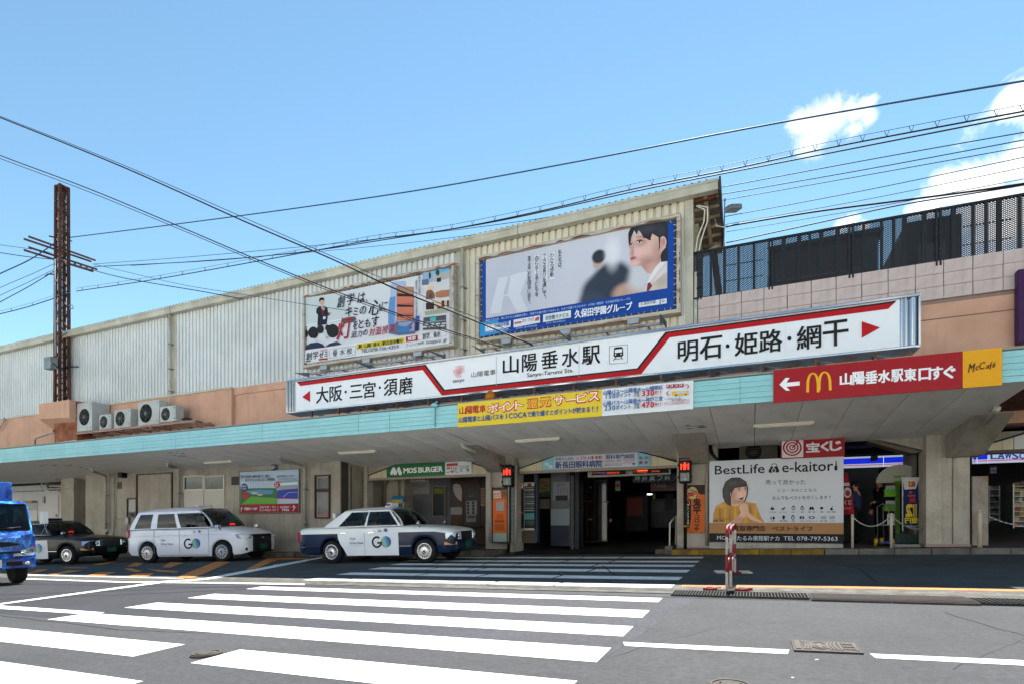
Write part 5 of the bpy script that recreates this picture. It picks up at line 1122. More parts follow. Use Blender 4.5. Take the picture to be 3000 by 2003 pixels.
S.poly([(320, 700), (290, 620), (285, 520), (330, 400), (420, 342), (540, 338), (640, 400), (668, 500), (660, 600), (625, 690), (560, 725), (440, 770), (370, 750)], WHR)
S.poly([(415, 740), (410, 640), (600, 660), (580, 720), (500, 765), (425, 765)], WSK)
S.lay(3)
S.poly([(400, 600), (410, 520), (470, 490), (560, 478), (640, 450), (655, 520), (648, 600), (620, 680), (580, 715), (520, 712), (440, 670)], WSK)
S.poly([(405, 540), (420, 470), (520, 420), (640, 400), (655, 470), (560, 482), (470, 496), (430, 560), (415, 620)], WHR); S.poly([(640, 400), (668, 500), (660, 600), (625, 690), (600, 715), (640, 600), (648, 520), (636, 440)], WHR)
S.poly([(400, 1008), (520, 910), (560, 860), (535, 800), (540, 750), (600, 712), (650, 725), (672, 800), (680, 860), (760, 930), (895, 1005), (840, 1009), (700, 960), (630, 900), (560, 1000), (520, 1009)], WSK)
S.lay(4)
for ex, ey, rx in ((530, 522, 24), (622, 515, 19)): S.ell(ex, ey, rx, 12, '#e3dcd8', n=12)
for ex, ey, rx in ((532, 519, 9), (626, 513, 8)): S.lay(5).ell(ex, ey, rx + 3, 12, '#191518', n=10)
S.lay(4)
S.line([(500, 492), (530, 482), (556, 488)], 8, '#3a2622'); S.line([(606, 484), (640, 480)], 8, '#3a2622'); S.line([(504, 516), (530, 507), (556, 516)], 5, '#2a1a1a'); S.line([(602, 510), (624, 502), (642, 508)], 5, '#2a1a1a'); S.line([(582, 530), (592, 572), (572, 584)], 5, '#b27a64')
S.poly([(524, 630), (560, 618), (604, 612), (596, 650), (572, 672), (545, 664)], '#8e2f33'); S.lay(5); S.poly([(530, 630), (560, 621), (600, 616), (594, 628), (560, 638), (536, 640)], '#e6e0dc'); S.lay(4)
for k in range(4): S.line([(565 + k * 6, 735 + k * 38), (640 + k * 6, 725 + k * 40)], 4, '#a97560')
S.lay(6); slant('イメージキャラクター', 150, 420, 937, 18, 0, '#2b2114'); slant('松本　明子', 148, 325, 962, 32, 0, '#2b2114', .01); S.lay(1)
IC = '#1b1c20'
def icon(k, x, y):
    if k == 0: S.poly([(x-28, y+24), (x-22, y-8), (x+22, y-8), (x+28, y+24)], IC); S.line([(x-14, y-8), (x-8, y-24), (x+8, y-24), (x+14, y-8)], 5, IC)
    elif k == 1: S.poly([(x-34, y+10), (x+14, y-22), (x+36, y-12), (x-8, y+24)], IC); S.lay(2).line([(x-20, y+16), (x+26, y-16)], 3, '#c2c7cf'); S.lay(1)
    elif k in (2, 3, 9): S.ell(x, y, 27, 27, IC); S.lay(2).ell(x, y, 18, 18, '#c2c7cf'); S.lay(3).line([(x, y-10), (x, y), (x+8, y+4)], 4, IC); S.lay(1).rect(x-12, y-38, x+12, y-24, IC)
    elif k == 4: S.poly([(x-36, y+22), (x-26, y-20), (x-8, y-26), (x, y-10), (x+8, y-26), (x+26, y-20), (x+36, y+22), (x+18, y+26), (x, y+8), (x-18, y+26)], IC)
    elif k == 5: S.poly([(x-24, y-18), (x+18, y-18), (x+14, y+16), (x-18, y+16)], IC); S.line([(x+18, y-10), (x+28, y-4), (x+16, y+6)], 4, IC)
    elif k == 6: S.ell(x-4, y+10, 20, 18, IC); S.line([(x-2, y-6), (x+4, y-26), (x+24, y-32)], 6, IC)
    elif k == 7: S.poly([(x-32, y+24), (x-32, y), (x-24, y-28), (x-18, y), (x-16, y+24)], IC); S.ell(x+14, y+8, 18, 20, IC); S.rect(x+10, y-28, x+18, y-8, IC)
    elif k == 8: S.poly([(x-10, y-32), (x+10, y-32), (x+24, y-6), (x+10, y+20), (x+14, y+30), (x-14, y+30), (x-10, y+20), (x-24, y-6)], IC)
    elif k == 10: S.poly([(x-34, y-18), (x+32, y-18), (x+32, y+20), (x-34, y+20)], IC); S.lay(2).ell(x, y+2, 14, 14, '#c2c7cf'); S.lay(3).ell(x, y+2, 8, 8, IC); S.lay(1)
    elif k == 11: S.ell(x, y, 44, 22, IC); S.lay(2); S.poly([(x-20, y-12), (x+20, y-12), (x+20, y+12), (x-20, y+12)], '#c2c7cf'); S.lay(1)
    else: S.line([(x-36, y+20), (x-36, y-8), (x+30, y-24), (x+36, y+4), (x+36, y+20), (x-36, y+20)], 4, IC); S.line([(x-30, y+4), (x+32, y-2)], 5, IC)
for k, (x, y) in enumerate(((1025, 795), (1188, 800), (1337, 795), (1468, 797), (1606, 797), (1756, 795), (1905, 797))): icon((0, 1, 2, 3, 4, 5, 6)[k], x, y)
for k, (x, y) in enumerate(((1030, 935), (1192, 932), (1330, 935), (1463, 932), (1608, 932), (1783, 932), (1912, 932))): icon((7, 8, 9, 10, 11, 12, 12)[k], x, y)
for s_, x0, x1, y in (('ブランド品', 975, 1078, 846), ('金・プラチナ', 1128, 1245, 846), ('時計', 1312, 1360, 844), ('宝石', 1443, 1490, 844), ('衣類・毛皮', 1552, 1660, 842), ('食器', 1732, 1780, 841), ('香水・化粧品', 1838, 1965, 841),
                      ('お酒', 1008, 1056, 975), ('骨董・美術品', 1130, 1250, 975), ('古銭', 1308, 1354, 975), ('カメラ', 1430, 1496, 975), ('おもちゃ・ゲーム', 1522, 1692, 975), ('金券・切手', 1728, 1835, 974), ('テレカ', 1880, 1945, 974)): slant(s_, x0, x1, y, 17, 0, '#3a3b40', .02)
S.lay(2)
S.txt('買取専門店', 448, 1052, 918, 1132, '#1c1614', .015); S.txt('ベストライフ', 1024, 1064, 1614, 1132, '#1c1614', .012)
S.txt('MOLTI', 208, 1202, 462, 1262, '#c3c8d2', .008); slant('たるみ東館駅ナカ', 496, 1140, 1206, 66, .005, '#c3c8d2', .012); S.txt('TEL 078-797-5363', 1190, 1210, 1988, 1278, '#c3c8d2', .008)
S.build('lettering', r)
# lottery sign
r = flat('lottery_sign', 'red lottery sign with target emblem resting on top of the white board', 'shop sign', ZD, 676, 195, 1114, 318, YP - .02, '#920414', d=.12)
S = Sign(plane_y(YP - .02), ZD, gap=.003)
S.rect(683, 196, 830, 322, '#c9ccd0'); S.lay(2)
for rr, cl in ((66, '#a0101f'), (54, '#c9ccd0'), (44, '#a0101f'), (33, '#c9ccd0'), (23, '#a0101f'), (14, '#c9ccd0')): S.ell(754, 258, rr, rr * .87, cl); S.L += 1
S.line([(752, 262), (790, 222)], 9, '#a0101f'); S.poly([(776, 212), (800, 200), (796, 228), (784, 232)], '#a0101f'); S.lay(2)
for ch, x, y, x1, y1 in (('宝', 852, 226, 940, 286), ('く', 952, 220, 1004, 280), ('じ', 1014, 214, 1092, 276)): S.txt(ch, x, y, x1, y1, '#d4d6da', .05)
S.build('lettering', r)
# golf poster
r = flat('golf_poster', 'golf and football ground poster mounted on the lower wall above the white taxi', 'poster', ZA, 1568, 182, 1952, 445, YL - .06, '#9fb6c6', d=.05, fr='#6d6a62')
S = Sign(plane_y(YL - .06), ZA, gap=.003)
S.poly([(1570, 190), (1950, 178), (1950, 300), (1570, 300)], '#a9bccd'); S.poly([(1570, 290), (1690, 286), (1810, 286), (1810, 392), (1570, 394)], '#35623a'); S.lay(2); S.poly([(1600, 305), (1690, 295), (1790, 300), (1780, 325), (1650, 330)], '#4d87a8'); S.poly([(1572, 395), (1640, 340), (1812, 352), (1812, 393)], '#5a9a35')
S.ell(1665, 318, 22, 5, '#c6b98a'); S.ell(1700, 330, 18, 5, '#c6b98a')
for k in range(9): S.line([(1640 + k * 17, 228), (1640 + k * 17, 292)], 1, '#6f7f8c')
S.poly([(1812, 240), (1950, 232), (1950, 300), (1812, 292)], '#7f9aa8'); S.poly([(1830, 255), (1945, 245), (1945, 262), (1830, 270)], '#cfd5d8'); S.poly([(1815, 298), (1948, 288), (1948, 355), (1806, 356)], '#20389a'); S.lay(3); S.line([(1815, 300), (1948, 290)], 5, '#9c2a2c'); S.line([(1808, 352), (1948, 355)], 6, '#9c2a2c'); S.line([(1850, 345), (1885, 315), (1948, 312)], 2, '#b9c4dc')
S.ell(1597, 282, 24, 26, '#1d2f72'); S.ell(1812, 264, 20, 20, '#a3202e'); S.ell(1606, 334, 22, 22, '#a3202e'); S.rect(1570, 393, 1951, 444, '#8c1522'); S.lay(4)
slant('明石海峡大橋を眼下に望む', 1576, 1768, 204, 17, -.03, '#33415f', .02); slant('ダイナミックなゴルフ練習場', 1604, 1796, 226, 17, -.03, '#33415f', .02); slant('全天候型人工芝で', 1812, 1930, 203, 14, -.03, '#4a5674', .02); slant('フットサルをエンジョイ', 1818, 1944, 222, 14, -.03, '#4a5674', .02)
slant('駐車場', 1580, 1614, 268, 12, 0, '#dddde5'); slant('120台', 1580, 1614, 284, 12, 0, '#dddde5'); slant('年中', 1800, 1824, 252, 11, 0, '#dddde5'); slant('無休', 1800, 1824, 266, 11, 0, '#dddde5')
slant('ゴルフガーデン', 1698, 1812, 404, 14, -.01, '#dddde5', .02); slant('フットサルガーデン', 1698, 1812, 424, 14, -.01, '#dddde5', .02); slant('学園南サン神戸', 1600, 1690, 414, 16, -.01, '#dddde5', .02); slant('垂水警察署北へ', 1836, 1905, 404, 12, 0, '#dddde5'); slant('700m', 1846, 1896, 420, 16, 0, '#dddde5', .03)
S.line([(1822, 402), (1822, 438)], 1.5, '#dddde5'); S.line([(1925, 405), (1928, 420), (1918, 436)], 4, '#dddde5'); S.line([(1915, 408), (1940, 412)], 3, '#dddde5'); S.ell(1926, 402, 4, 4, '#dddde5', n=8)
S.line([(1583, 412), (1586, 424), (1580, 438)], 4, '#dddde5'); S.line([(1577, 420), (1592, 414)], 3, '#dddde5')
S.build('printed_picture', r)
# ---------------------------------------------------------------- vehicles (local frame: x forward, y left, z up; origin on the ground under the rear axle)
TYRE = mat('tyre_rubber', '#1c1c1d', .85, '#151516', 8)
RIMC = P('#b9bcc0', .25, .8); RIMD = P('#3b3d40', .4, .5)
def ground_rot(heading):
    h = R(heading); fx = Vector((math.cos(h), math.sin(h), BX * math.cos(h) + BY * math.sin(h))).normalized(); up = Vector((-BX, -BY, 1)).normalized()
    fy = up.cross(fx).normalized(); up = fx.cross(fy); return Matrix((fx, fy, up)).transposed()
def car_shell(stations, y_split=None):
    """stations: (x, half width, bottom z, shoulder z, deck z, crown z)"""
    rows = []
    for (x, w, zb, zs, zd, zcr) in stations:
        zc_ = max(min(.80, zs - .07), zb + .01); h = zc_ - zb
        half = [(w * .93, zb), (w * .985, zb + h * .15), (w, zb + h * .42), (w, zb + h * .75), (w * .993, zc_), (w * .97, zs - .03), (w * .93, zs), (w * .86, zd), (w * .5, (zd + zcr) / 2 + .012), (w * .2, zcr)]
        row = [(x, -y, z) for y, z in half] + [(x, y, z) for y, z in reversed(half)]; rows.append(row)
    return rows
def add_shell(b, rows, face_mat):
    nr = len(rows); nc = len(rows[0])
    for i in range(nr - 1):
        for j in range(nc):
            k = (j + 1) % nc; q = [rows[i][j], rows[i][k], rows[i + 1][k], rows[i + 1][j]]
            jj = j if j < nc // 2 else nc - 2 - j if j < nc - 1 else -1
            b.add(q, [(0, 1, 2, 3)], face_mat((rows[i][0][0] + rows[i + 1][0][0]) / 2, jj, sum(p[2] for p in q) / 4), True)
    b.add(rows[0], [tuple(range(nc))], face_mat(rows[0][0][0], 2, .5), False); b.add(rows[-1], [tuple(range(nc))], face_mat(rows[-1][0][0], 2, .5), False)
def arch_stations(prof, axles, ra, zc):
    """prof(x) -> (w, zb, zs, zd, zcr); denser near the wheels, bottom raised to the arch"""
    xs = set(prof['xs'])
    for ax in axles:
        for k in range(13): xs.add(round(ax + ra * math.cos(math.pi * k / 12), 4))
        xs.add(round(ax + ra + .003, 4)); xs.add(round(ax - ra - .003, 4))
    out = []
    for x in sorted(xs):
        w, zb, zs, zd, zcr = prof['f'](x)
        for ax in axles:
            if abs(x - ax) <= ra: zb = max(zb, zc + math.sqrt(max(0, ra * ra - (x - ax) ** 2)))
        zb = min(zb, zs - .08); out.append((x, w, zb, zs, zd, zcr))
    return out
def lerp_tab(tab):
    def f(x):
        if x <= tab[0][0]: return tab[0][1:]
        for a, c in zip(tab, tab[1:]):
            if x <= c[0]:
                t = (x - a[0]) / (c[0] - a[0]); return tuple(p + (q - p) * t for p, q in zip(a[1:], c[1:]))
        return tab[-1][1:]
    return f
def wheel(root, x, y, r, w, side, spokes=18, name='wheel', capm=RIMC, slots=True):
    """side -1: outer face towards -y"""
    b = MB(); b.lathe([(r * .66, -w / 2), (r * .93, -w / 2), (r, -w / 2 + .035), (r, w / 2 - .035), (r * .93, w / 2), (r * .66, w / 2)], TYRE, (x, y, r), 'y', 32)
    o = b.build(name, root)
    yo = y + side * w / 2
    b = MB(); b.lathe([(r * .68, yo - y), (r * .66, yo - y + side * .012), (r * .6, yo - y + side * .004), (r * .2, yo - y + side * .022), (.01, yo - y + side * .026)], capm, (x, y, r), 'y', 32)
    b.build('rim', o)
    if slots:
        b = MB()
        for k in range(spokes):
            a = 2 * math.pi * k / spokes; da = .55 * math.pi / spokes; q = []
            for rr, s_ in ((r * .36, .6), (r * .56, 1)):
                for sg in (-1, 1): q.append((x + rr * math.cos(a + sg * da * s_), yo + side * .022 if rr > .4 * r else yo + side * .026, r + rr * math.sin(a + sg * da * s_)))
            b.add(q, [(0, 1, 3, 2)], RIMD)
        b.lathe([(r * .1, yo - y + side * .027), (r * .07, yo - y + side * .033)], RIMD, (x, y, r), 'y', 14)
        b.build('rim_slots', o, kind='stuff')
    return o
def bpatch(c, bulge, s0, s1, t0, t1, ns=4, ntt=4, off=0):
    c = [Vector(q) for q in c]; bulge = Vector(bulge); nrm = (c[1] - c[0]).cross(c[3] - c[0]).normalized()
    def pt(s, t): return (c[0] * (1 - s) + c[1] * s) * (1 - t) + (c[3] * (1 - s) + c[2] * s) * t + bulge * (4 * s * (1 - s)) * .6 + bulge * (4 * t * (1 - t)) * .4 + nrm * off
    return [[pt(s0 + (s1 - s0) * i / ns, t0 + (t1 - t0) * j / ntt) for i in range(ns + 1)] for j in range(ntt + 1)]
def patch_cells(b, c, bulge, sb, tb, holes, m):
    for i in range(len(sb) - 1):
        for j in range(len(tb) - 1):
            if (i, j) in holes: continue
            b.grid(bpatch(c, bulge, sb[i], sb[i + 1], tb[j], tb[j + 1]), m)
def side_sign(x0, z0, sc, y, root_rows):
    """print plane on the right-hand side (facing -y): u to the right of the viewer = +x"""
    return lambda u, v, dd: Vector((x0 + u * sc, y - dd, z0 - v * sc))
def go_logo(S, cx, cy, r):
    for k in range(22):
        a0, a1 = R(52 + k * 13.2), R(52 + (k + 1) * 13.2)
        S.poly([(cx + r * math.cos(a0), cy - r * math.sin(a0)), (cx + r * math.cos(a1), cy - r * math.sin(a1)), (cx + r * .68 * math.cos(a1), cy - r * .68 * math.sin(a1)), (cx + r * .68 * math.cos(a0), cy - r * .68 * math.sin(a0))], '#15171a')
    S.rect(cx + r * .05, cy - r * .02, cx + r * .98, cy + r * .28, '#15171a')
GOD = bpy.data.materials.new('logo_gradient'); GOD.use_nodes = True
_t = GOD.node_tree; _b = _t.nodes['Principled BSDF']; _b.inputs['Roughness'].default_value = .4
_tc = N(_t, 'ShaderNodeTexCoord'); _sx = N(_t, 'ShaderNodeSeparateXYZ'); L(_t, _tc.outputs['Generated'], _sx.inputs[0])
_f = math_node(_t, 'ADD', math_node(_t, 'MULTIPLY', _sx.outputs[0], .9), math_node(_t, 'MULTIPLY', _sx.outputs[2], .35))
_r = N(_t, 'ShaderNodeValToRGB'); L(_t, _f, _r.inputs[0]); e = _r.color_ramp.elements; e[0].position = .15; e[0].color = lin('#3f7f86'); e[1].position = 1.1 if False else 1.0; e[1].color = lin('#17407a')
for pos, cc in ((.35, '#8fae7a'), (.5, '#7fb0a0'), (.68, '#3b86ba')):
    q = e.new(pos); q.color = lin(cc)
L(_t, _r.outputs[0], _b.inputs['Base Color'])
def logo_disc(root, cx, y, cz, r, name='logo_disc'):
    b = MB(); n = 28; b.add([(cx + r * math.cos(2 * math.pi * k / n), y, cz + r * math.sin(2 * math.pi * k / n)) for k in range(n)], [tuple(range(n))], GOD); b.build(name, root, fix=False)

# ------------------------------------------------ people
SKIN = mat('skin', '#c08f76', .6, '#b5846c', 4); HAIRB = P('#15120f', .6)
def person(name, label, base, heading, J, Rr, zones, hair='#15120f', group=None, scale=1.0, head=None, face=True):
    """J: joints {name:(x fwd,y left,z)}, edges fixed; one skinned body; zones(joint) -> material"""
    root = thing(name, label, 'person', base, group, rot=Matrix.Rotation(R(heading), 3, 'Z'))
    E_ = [('pelvis', 'belly'), ('belly', 'chest'), ('chest', 'neck'), ('neck', 'chin'), ('chin', 'head'), ('head', 'crown')]
    for sd in ('l', 'r'): E_ += [('chest', 'sh' + sd), ('sh' + sd, 'el' + sd), ('el' + sd, 'wr' + sd), ('wr' + sd, 'ha' + sd), ('pelvis', 'hi' + sd), ('hi' + sd, 'kn' + sd), ('kn' + sd, 'an' + sd), ('an' + sd, 'to' + sd)]
    names = list(J); me = bpy.data.meshes.new('body'); me.from_pydata([Vector(J[n]) * scale for n in names], [(names.index(a), names.index(c)) for a, c in E_ if a in J and c in J], [])
    o = bpy.data.objects.new('body', me); COL.objects.link(o); sk = o.modifiers.new('s', 'SKIN')
    for i, n in enumerate(names):
        r_ = Rr.get(n, Rr.get(n[:2], .05)); r_ = (r_, r_) if not isinstance(r_, tuple) else r_
        me.skin_vertices[0].data[i].radius = (r_[0] * scale, r_[1] * scale); me.skin_vertices[0].data[i].use_root = (n == 'pelvis')
    sb = o.modifiers.new('u', 'SUBSURF'); sb.levels = 2; sb.render_levels = 2
    bpy.context.view_layer.update(); m2 = bpy.data.meshes.new_from_object(o.evaluated_get(bpy.context.evaluated_depsgraph_get())); bpy.data.objects.remove(o)
    mats = []
    segs = [(n, Vector(J[a]) * scale, Vector(J[c]) * scale) for (a, c) in E_ if a in J and c in J for n in [a + c]]
    for p in m2.polygons:
        c = p.center; best = min(segs, key=lambda s_: (c - (s_[1] + (s_[2] - s_[1]) * max(0, min(1, (c - s_[1]).dot(s_[2] - s_[1]) / max((s_[2] - s_[1]).length_squared, 1e-6))))).length)
        m = zones(best[0]); 
        if m not in mats: mats.append(m); m2.materials.append(m)
        p.material_index = mats.index(m); p.use_smooth = True
    bo = bpy.data.objects.new('body', m2); COL.objects.link(bo); bo.parent = root; LOCAL.add(bo.name); WM[bo.name] = WM[root.name]
    hc = (Vector(J['head']) * .55 + Vector(J['crown']) * .45) * scale; b = MB(); rows = []
    fw = Vector(head or (1, 0, 0)).normalized(); lf = Vector((0, 0, 1)).cross(fw).normalized(); rad = .108 * scale
    for i in range(9):
        th = math.pi * i / 8 * .62; row = []
        for j in range(17):
            ph = 2 * math.pi * j / 16; k = 1.0; front = math.cos(ph)
            t2 = th * (1 - .42 * max(0, front) ** 1.5); d_ = (fw * math.cos(ph) * .98 + lf * math.sin(ph) * .86) * math.sin(t2) + Vector((0, 0, 1.12)) * math.cos(t2)
            row.append(hc + d_ * rad)
        rows.append(row)
    b.grid(rows, P(hair, .7)); b.build('hair', root)
    if face:
        b = MB(); dk = P('#2a1b16', .5)
        for s_ in (-1, 1):
            c = hc + fw * (.088 * scale) + lf * (s_ * .034 * scale) + Vector((0, 0, -.018 * scale)); b.lathe([(.001, -.004), (.008, -.002), (.009, .003), (.001, .006)], dk, c, 'x', 8)
            c = hc + lf * (s_ * .09 * scale) + Vector((0, 0, -.03 * scale)); b.box(c.x - .015, c.x + .015, c.y - .012, c.y + .012, c.z - .03, c.z + .03, SKIN)
        c = hc + fw * (.1 * scale) + Vector((0, 0, -.045 * scale)); b.bar(c + Vector((0, 0, .03)), c + fw * .012, .018, .014, SKIN)
        c = hc + fw * (.086 * scale) + Vector((0, 0, -.085 * scale)); b.bar(c - lf * .022, c + lf * .022, .008, .008, P('#8a4a42', .5)); b.build('face', root)
    # hands: palm and five fingers
    for sd in ('l', 'r'):
        if 'ha' + sd not in J: continue
        w_ = Vector(J['wr' + sd]) * scale; h_ = Vector(J['ha' + sd]) * scale; d = (h_ - w_).normalized(); sdv = d.cross(Vector((0, 0, 1))); sdv = sdv.normalized() if sdv.length > .1 else Vector((0, 1, 0)); nn = sdv.cross(d)
        b = MB()
        for k, (o_, ln) in enumerate(((-.028, .06), (-.010, .07), (.010, .066), (.028, .052))):
            p0 = h_ + sdv * o_ * scale; p1 = p0 + d * ln * .55 * scale; p2 = p1 + (d * .5 - nn * .8).normalized() * ln * .5 * scale; b.tube([p0 - d * .02, p0, p1, p2], [.0095, .0095, .0085, .007], SKIN, 6)
        p0 = w_ + d * .03 + sdv * .03 * scale; b.tube([p0, p0 + (d + sdv * .8).normalized() * .035, p0 + (d * 1.3 + sdv * .5).normalized() * .068], [.011, .010, .008], SKIN, 6)
        b.build('fingers', root)
    return root
RB = dict(pelvis=(.15, .11), belly=(.13, .1), chest=(.16, .11), neck=.055, chin=.058, head=.085, crown=.075, sh=.065, el=.045, wr=.032, ha=.036, hi=.095, kn=.06, an=.042, to=.035)
def seated(drive=True, hand_up=False):
    J = dict(pelvis=(0, 0, .1), belly=(-.02, 0, .28), chest=(-.05, 0, .48), neck=(-.03, 0, .62), chin=(.0, 0, .68), head=(.01, 0, .75), crown=(.0, 0, .84),
             shl=(-.05, .19, .54), ell=(.12, .24, .33), wrl=(.36, .16, .38), hal=(.43, .13, .4), shr=(-.05, -.19, .54), elr=(.1, -.27, .32), wrr=(.34, -.16, .38), har=(.42, -.14, .4),
             hil=(.05, .1, .08), knl=(.45, .12, .16), anl=(.72, .12, -.14), tol=(.85, .12, -.14), hir=(.05, -.1, .08), knr=(.45, -.12, .16), anr=(.74, -.12, -.14), tor=(.87, -.12, -.14))
    if hand_up: J.update(elr=(.16, -.3, .38), wrr=(.12, -.27, .6), har=(.08, -.22, .68))
    return J
def zone_clothes(top, bottom, shoe, long_sleeve=False):
    T_, B_, S_ = P(top, .8), P(bottom, .8), P(shoe, .6)
    def z(n):
        if n.startswith(('pelvisbelly', 'bellychest', 'chestsh')) : return T_
        if n.startswith('sh'): return T_
        if n.startswith('el'): return T_ if long_sleeve else SKIN
        if n.startswith(('pelvishi', 'hi', 'kn')): return B_
        if n.startswith('an'): return S_
        return SKIN
    return z

# ------------------------------------------------ sedan taxis
def interior(root, x0, x1, w, z0, seat_col, seats, zh=.0, dash=True):
    b = MB(); b.box(x0, x1, -w, w, z0 - .03, z0, P('#1a1a1b', .9)); b.build('cabin_floor', root)
    for (sx, sy) in seats:
        b = MB(); m = P(seat_col, .8); b.box(sx - .1, sx + .38, sy - .24, sy + .24, z0, z0 + .2, m); b.prism([(sx - .1, sy - .24, z0 + .15), (sx - .28, sy - .24, z0 + .72 + zh), (sx - .18, sy - .24, z0 + .72 + zh), (sx + .04, sy - .24, z0 + .15)], (0, .48, 0), m)
        b.prism([(sx - .29, sy - .13, z0 + .75 + zh), (sx - .32, sy - .13, z0 + .94 + zh), (sx - .22, sy - .13, z0 + .94 + zh), (sx - .2, sy - .13, z0 + .75 + zh)], (0, .26, 0), P('#cfd0cb', .8)); b.build('seat', root, bevel=.02)
def steering(root, x, y, z):
    b = MB(); pts = [(x + .05 * math.sin(a), y + .18 * math.cos(a), z + .17 * math.sin(a)) for a in [2 * math.pi * k / 18 for k in range(18)]]; b.tube(pts, .013, BLACKM, 6, closed=True); b.bar((x, y - .17, z), (x, y + .17, z), .02, .03, BLACKM); b.bar((x, y, z), (x + .3, y, z - .12), .03, .03, BLACKM); b.build('steering_wheel', root)
def make_sedan(label, loc, heading, upper, lower, doorc, bumper, roof_lamp):
    root = thing('taxi', label, 'taxi', loc, 'taxis waiting under the canopy', rot=ground_rot(heading))
    U, Lw, D = (mat('paint_' + k, c, .3, c, 2, coat=.12 if c < '#5' else .4) for k, c in (('upper', upper), ('lower', lower), ('door', doorc)))
    WB_ = 2.785
    tab = [(-1.12, .70, .42, .84, .90, .93), (-1.09, .76, .30, .90, .945, .965), (-1.0, .81, .24, .925, .96, .975), (-.5, .845, .23, .94, .965, .98), (.1, .848, .22, .95, .965, .97), (1.0, .848, .20, .945, .955, .96), (1.9, .848, .20, .94, .955, .97),
           (2.2, .848, .2, .925, .955, .99), (2.6, .845, .22, .90, .93, .965), (3.1, .835, .24, .865, .89, .92), (3.42, .80, .26, .82, .845, .865), (3.53, .74, .30, .76, .80, .815), (3.57, .66, .36, .70, .76, .775)]
    st_ = arch_stations(dict(xs=[t[0] for t in tab] + [.6, 1.4, 1.7, 2.9, 3.3, -.8, -.6, .45], f=lerp_tab(tab)), (0, WB_), .36, .30)
    rows = car_shell(st_)
    b = MB()
    def fm(x, j, z):
        if j == -1: return BLACKM
        return U if j >= 4 else Lw
    add_shell(b, rows, fm); body = b.build('body', root, merge=.0008, sharp=38)
    # door skins, right-hand side
    for x0, x1, nm in ((.20, 1.045, 0), (1.055, 2.06, 0)):
        pts = [(x0, .21), (x1, .21), (x1, .82), (x0, .82)] if x0 > .5 else [(.50, .21), (x1, .21), (x1, .82), (.22, .82), (.24, .66), (.30, .52), (.40, .40)]
        for sgn_ in (-1, 1):
            b = MB()
            q = []
            for (x, z) in pts: q.append((x, sgn_ * (.8535 if z > .3 else .84), z))
            b.prism(q, (0, sgn_ * .004, 0), D); d = b.build('door', root)
            b = MB(); b.box(x0 + .12, x0 + .3, sgn_ * .862, sgn_ * .88, .79, .83, CHROME); b.build('handle', d, bevel=.006)
    for sgn_ in (-1, 1):
        b = MB(); b.box(-1.0, -.35, sgn_ * .852, sgn_ * .862, .44, .46, CHROME); b.box(2.06, 2.42, sgn_ * .852, sgn_ * .86, .44, .455, CHROME); b.build('side_trim', root)
    # greenhouse
    zb, zt = .965, 1.40; wb, wt = .775, .60
    xb0, xb1, xt0, xt1 = -.28, 2.12, .32, 1.70
    frame = MB()
    sbk = [0, .20, .545, .575, .965, 1]; tbk = [0, .06, .90, 1]
    for sgn_ in (-1, 1):
        c = [(xb0, sgn_ * wb, zb), (xb1, sgn_ * wb, zb), (xt1, sgn_ * wt, zt), (xt0, sgn_ * wt, zt)]; bu = (0, sgn_ * .035, 0)
        patch_cells(frame, c, bu, sbk, tbk, {(1, 1), (3, 1)}, U)
        for (i, nm) in ((1, 0), (3, 1)):
            g = MB(); g.grid(bpatch(c, bu, sbk[i], sbk[i + 1], tbk[1], tbk[2]), GLASS); g.build('side_window', root)
            f_ = MB()
            g2_ = bpatch(c, bu, sbk[i], sbk[i + 1], tbk[1], tbk[2])
            edge = [Vector(p) + Vector((0, sgn_ * .004, 0)) for p in g2_[0]] + [Vector(r_[-1]) + Vector((0, sgn_ * .004, 0)) for r_ in g2_[1:]] + [Vector(p) + Vector((0, sgn_ * .004, 0)) for p in reversed(g2_[-1][:-1])] + [Vector(r_[0]) + Vector((0, sgn_ * .004, 0)) for r_ in reversed(g2_[1:-1])]
            f_.tube(edge, .009, CHROME, 5, closed=True); f_.build('window_trim', root)
    frame.grid(bpatch([(xb1, -wb, zb), (xb1, wb, zb), (xt1, wt, zt), (xt1, -wt, zt)], (.16, 0, 0), 0, .05, 0, 1), U); frame.grid(bpatch([(xb1, -wb, zb), (xb1, wb, zb), (xt1, wt, zt), (xt1, -wt, zt)], (.16, 0, 0), .95, 1, 0, 1), U)
    rb = [(xb0, wb, zb), (xb0, -wb, zb), (xt0, -wt, zt), (xt0, wt, zt)]
    frame.grid(bpatch(rb, (-.1, 0, 0), 0, .1, 0, 1), U); frame.grid(bpatch(rb, (-.1, 0, 0), .9, 1, 0, 1), U)
    # roof
    frame.grid([[(xt0 - .05 * (1 - abs(2 * j / 8 - 1)) + (xt1 - xt0 + .1 * (1 - abs(2 * j / 8 - 1))) * i / 8, -wt + 2 * wt * j / 8, zt + .075 * (1 - (2 * j / 8 - 1) ** 4) * (1 - .55 * (2 * i / 8 - 1) ** 4) + .01) for i in range(9)] for j in range(9)], U)
    frame.build('roof', root, merge=.001, sharp=50)
    g = MB(); g.grid(bpatch([(xb1, -wb, zb), (xb1, wb, zb), (xt1, wt, zt), (xt1, -wt, zt)], (.16, 0, 0), .05, .95, 0, .985, 8, 4), GLASS); g.build('windscreen', root)
    g = MB(); g.grid(bpatch(rb, (-.1, 0, 0), .1, .9, .08, .95, 8, 4), GLASS); g.build('rear_window', root)
    b = MB(); b.tube([(2.27, -.6, .99), (2.1, -.1, 1.13)], .008, BLACKM, 5); b.tube([(2.3, .05, .99), (2.12, .5, 1.12)], .008, BLACKM, 5); b.build('wiper', root)
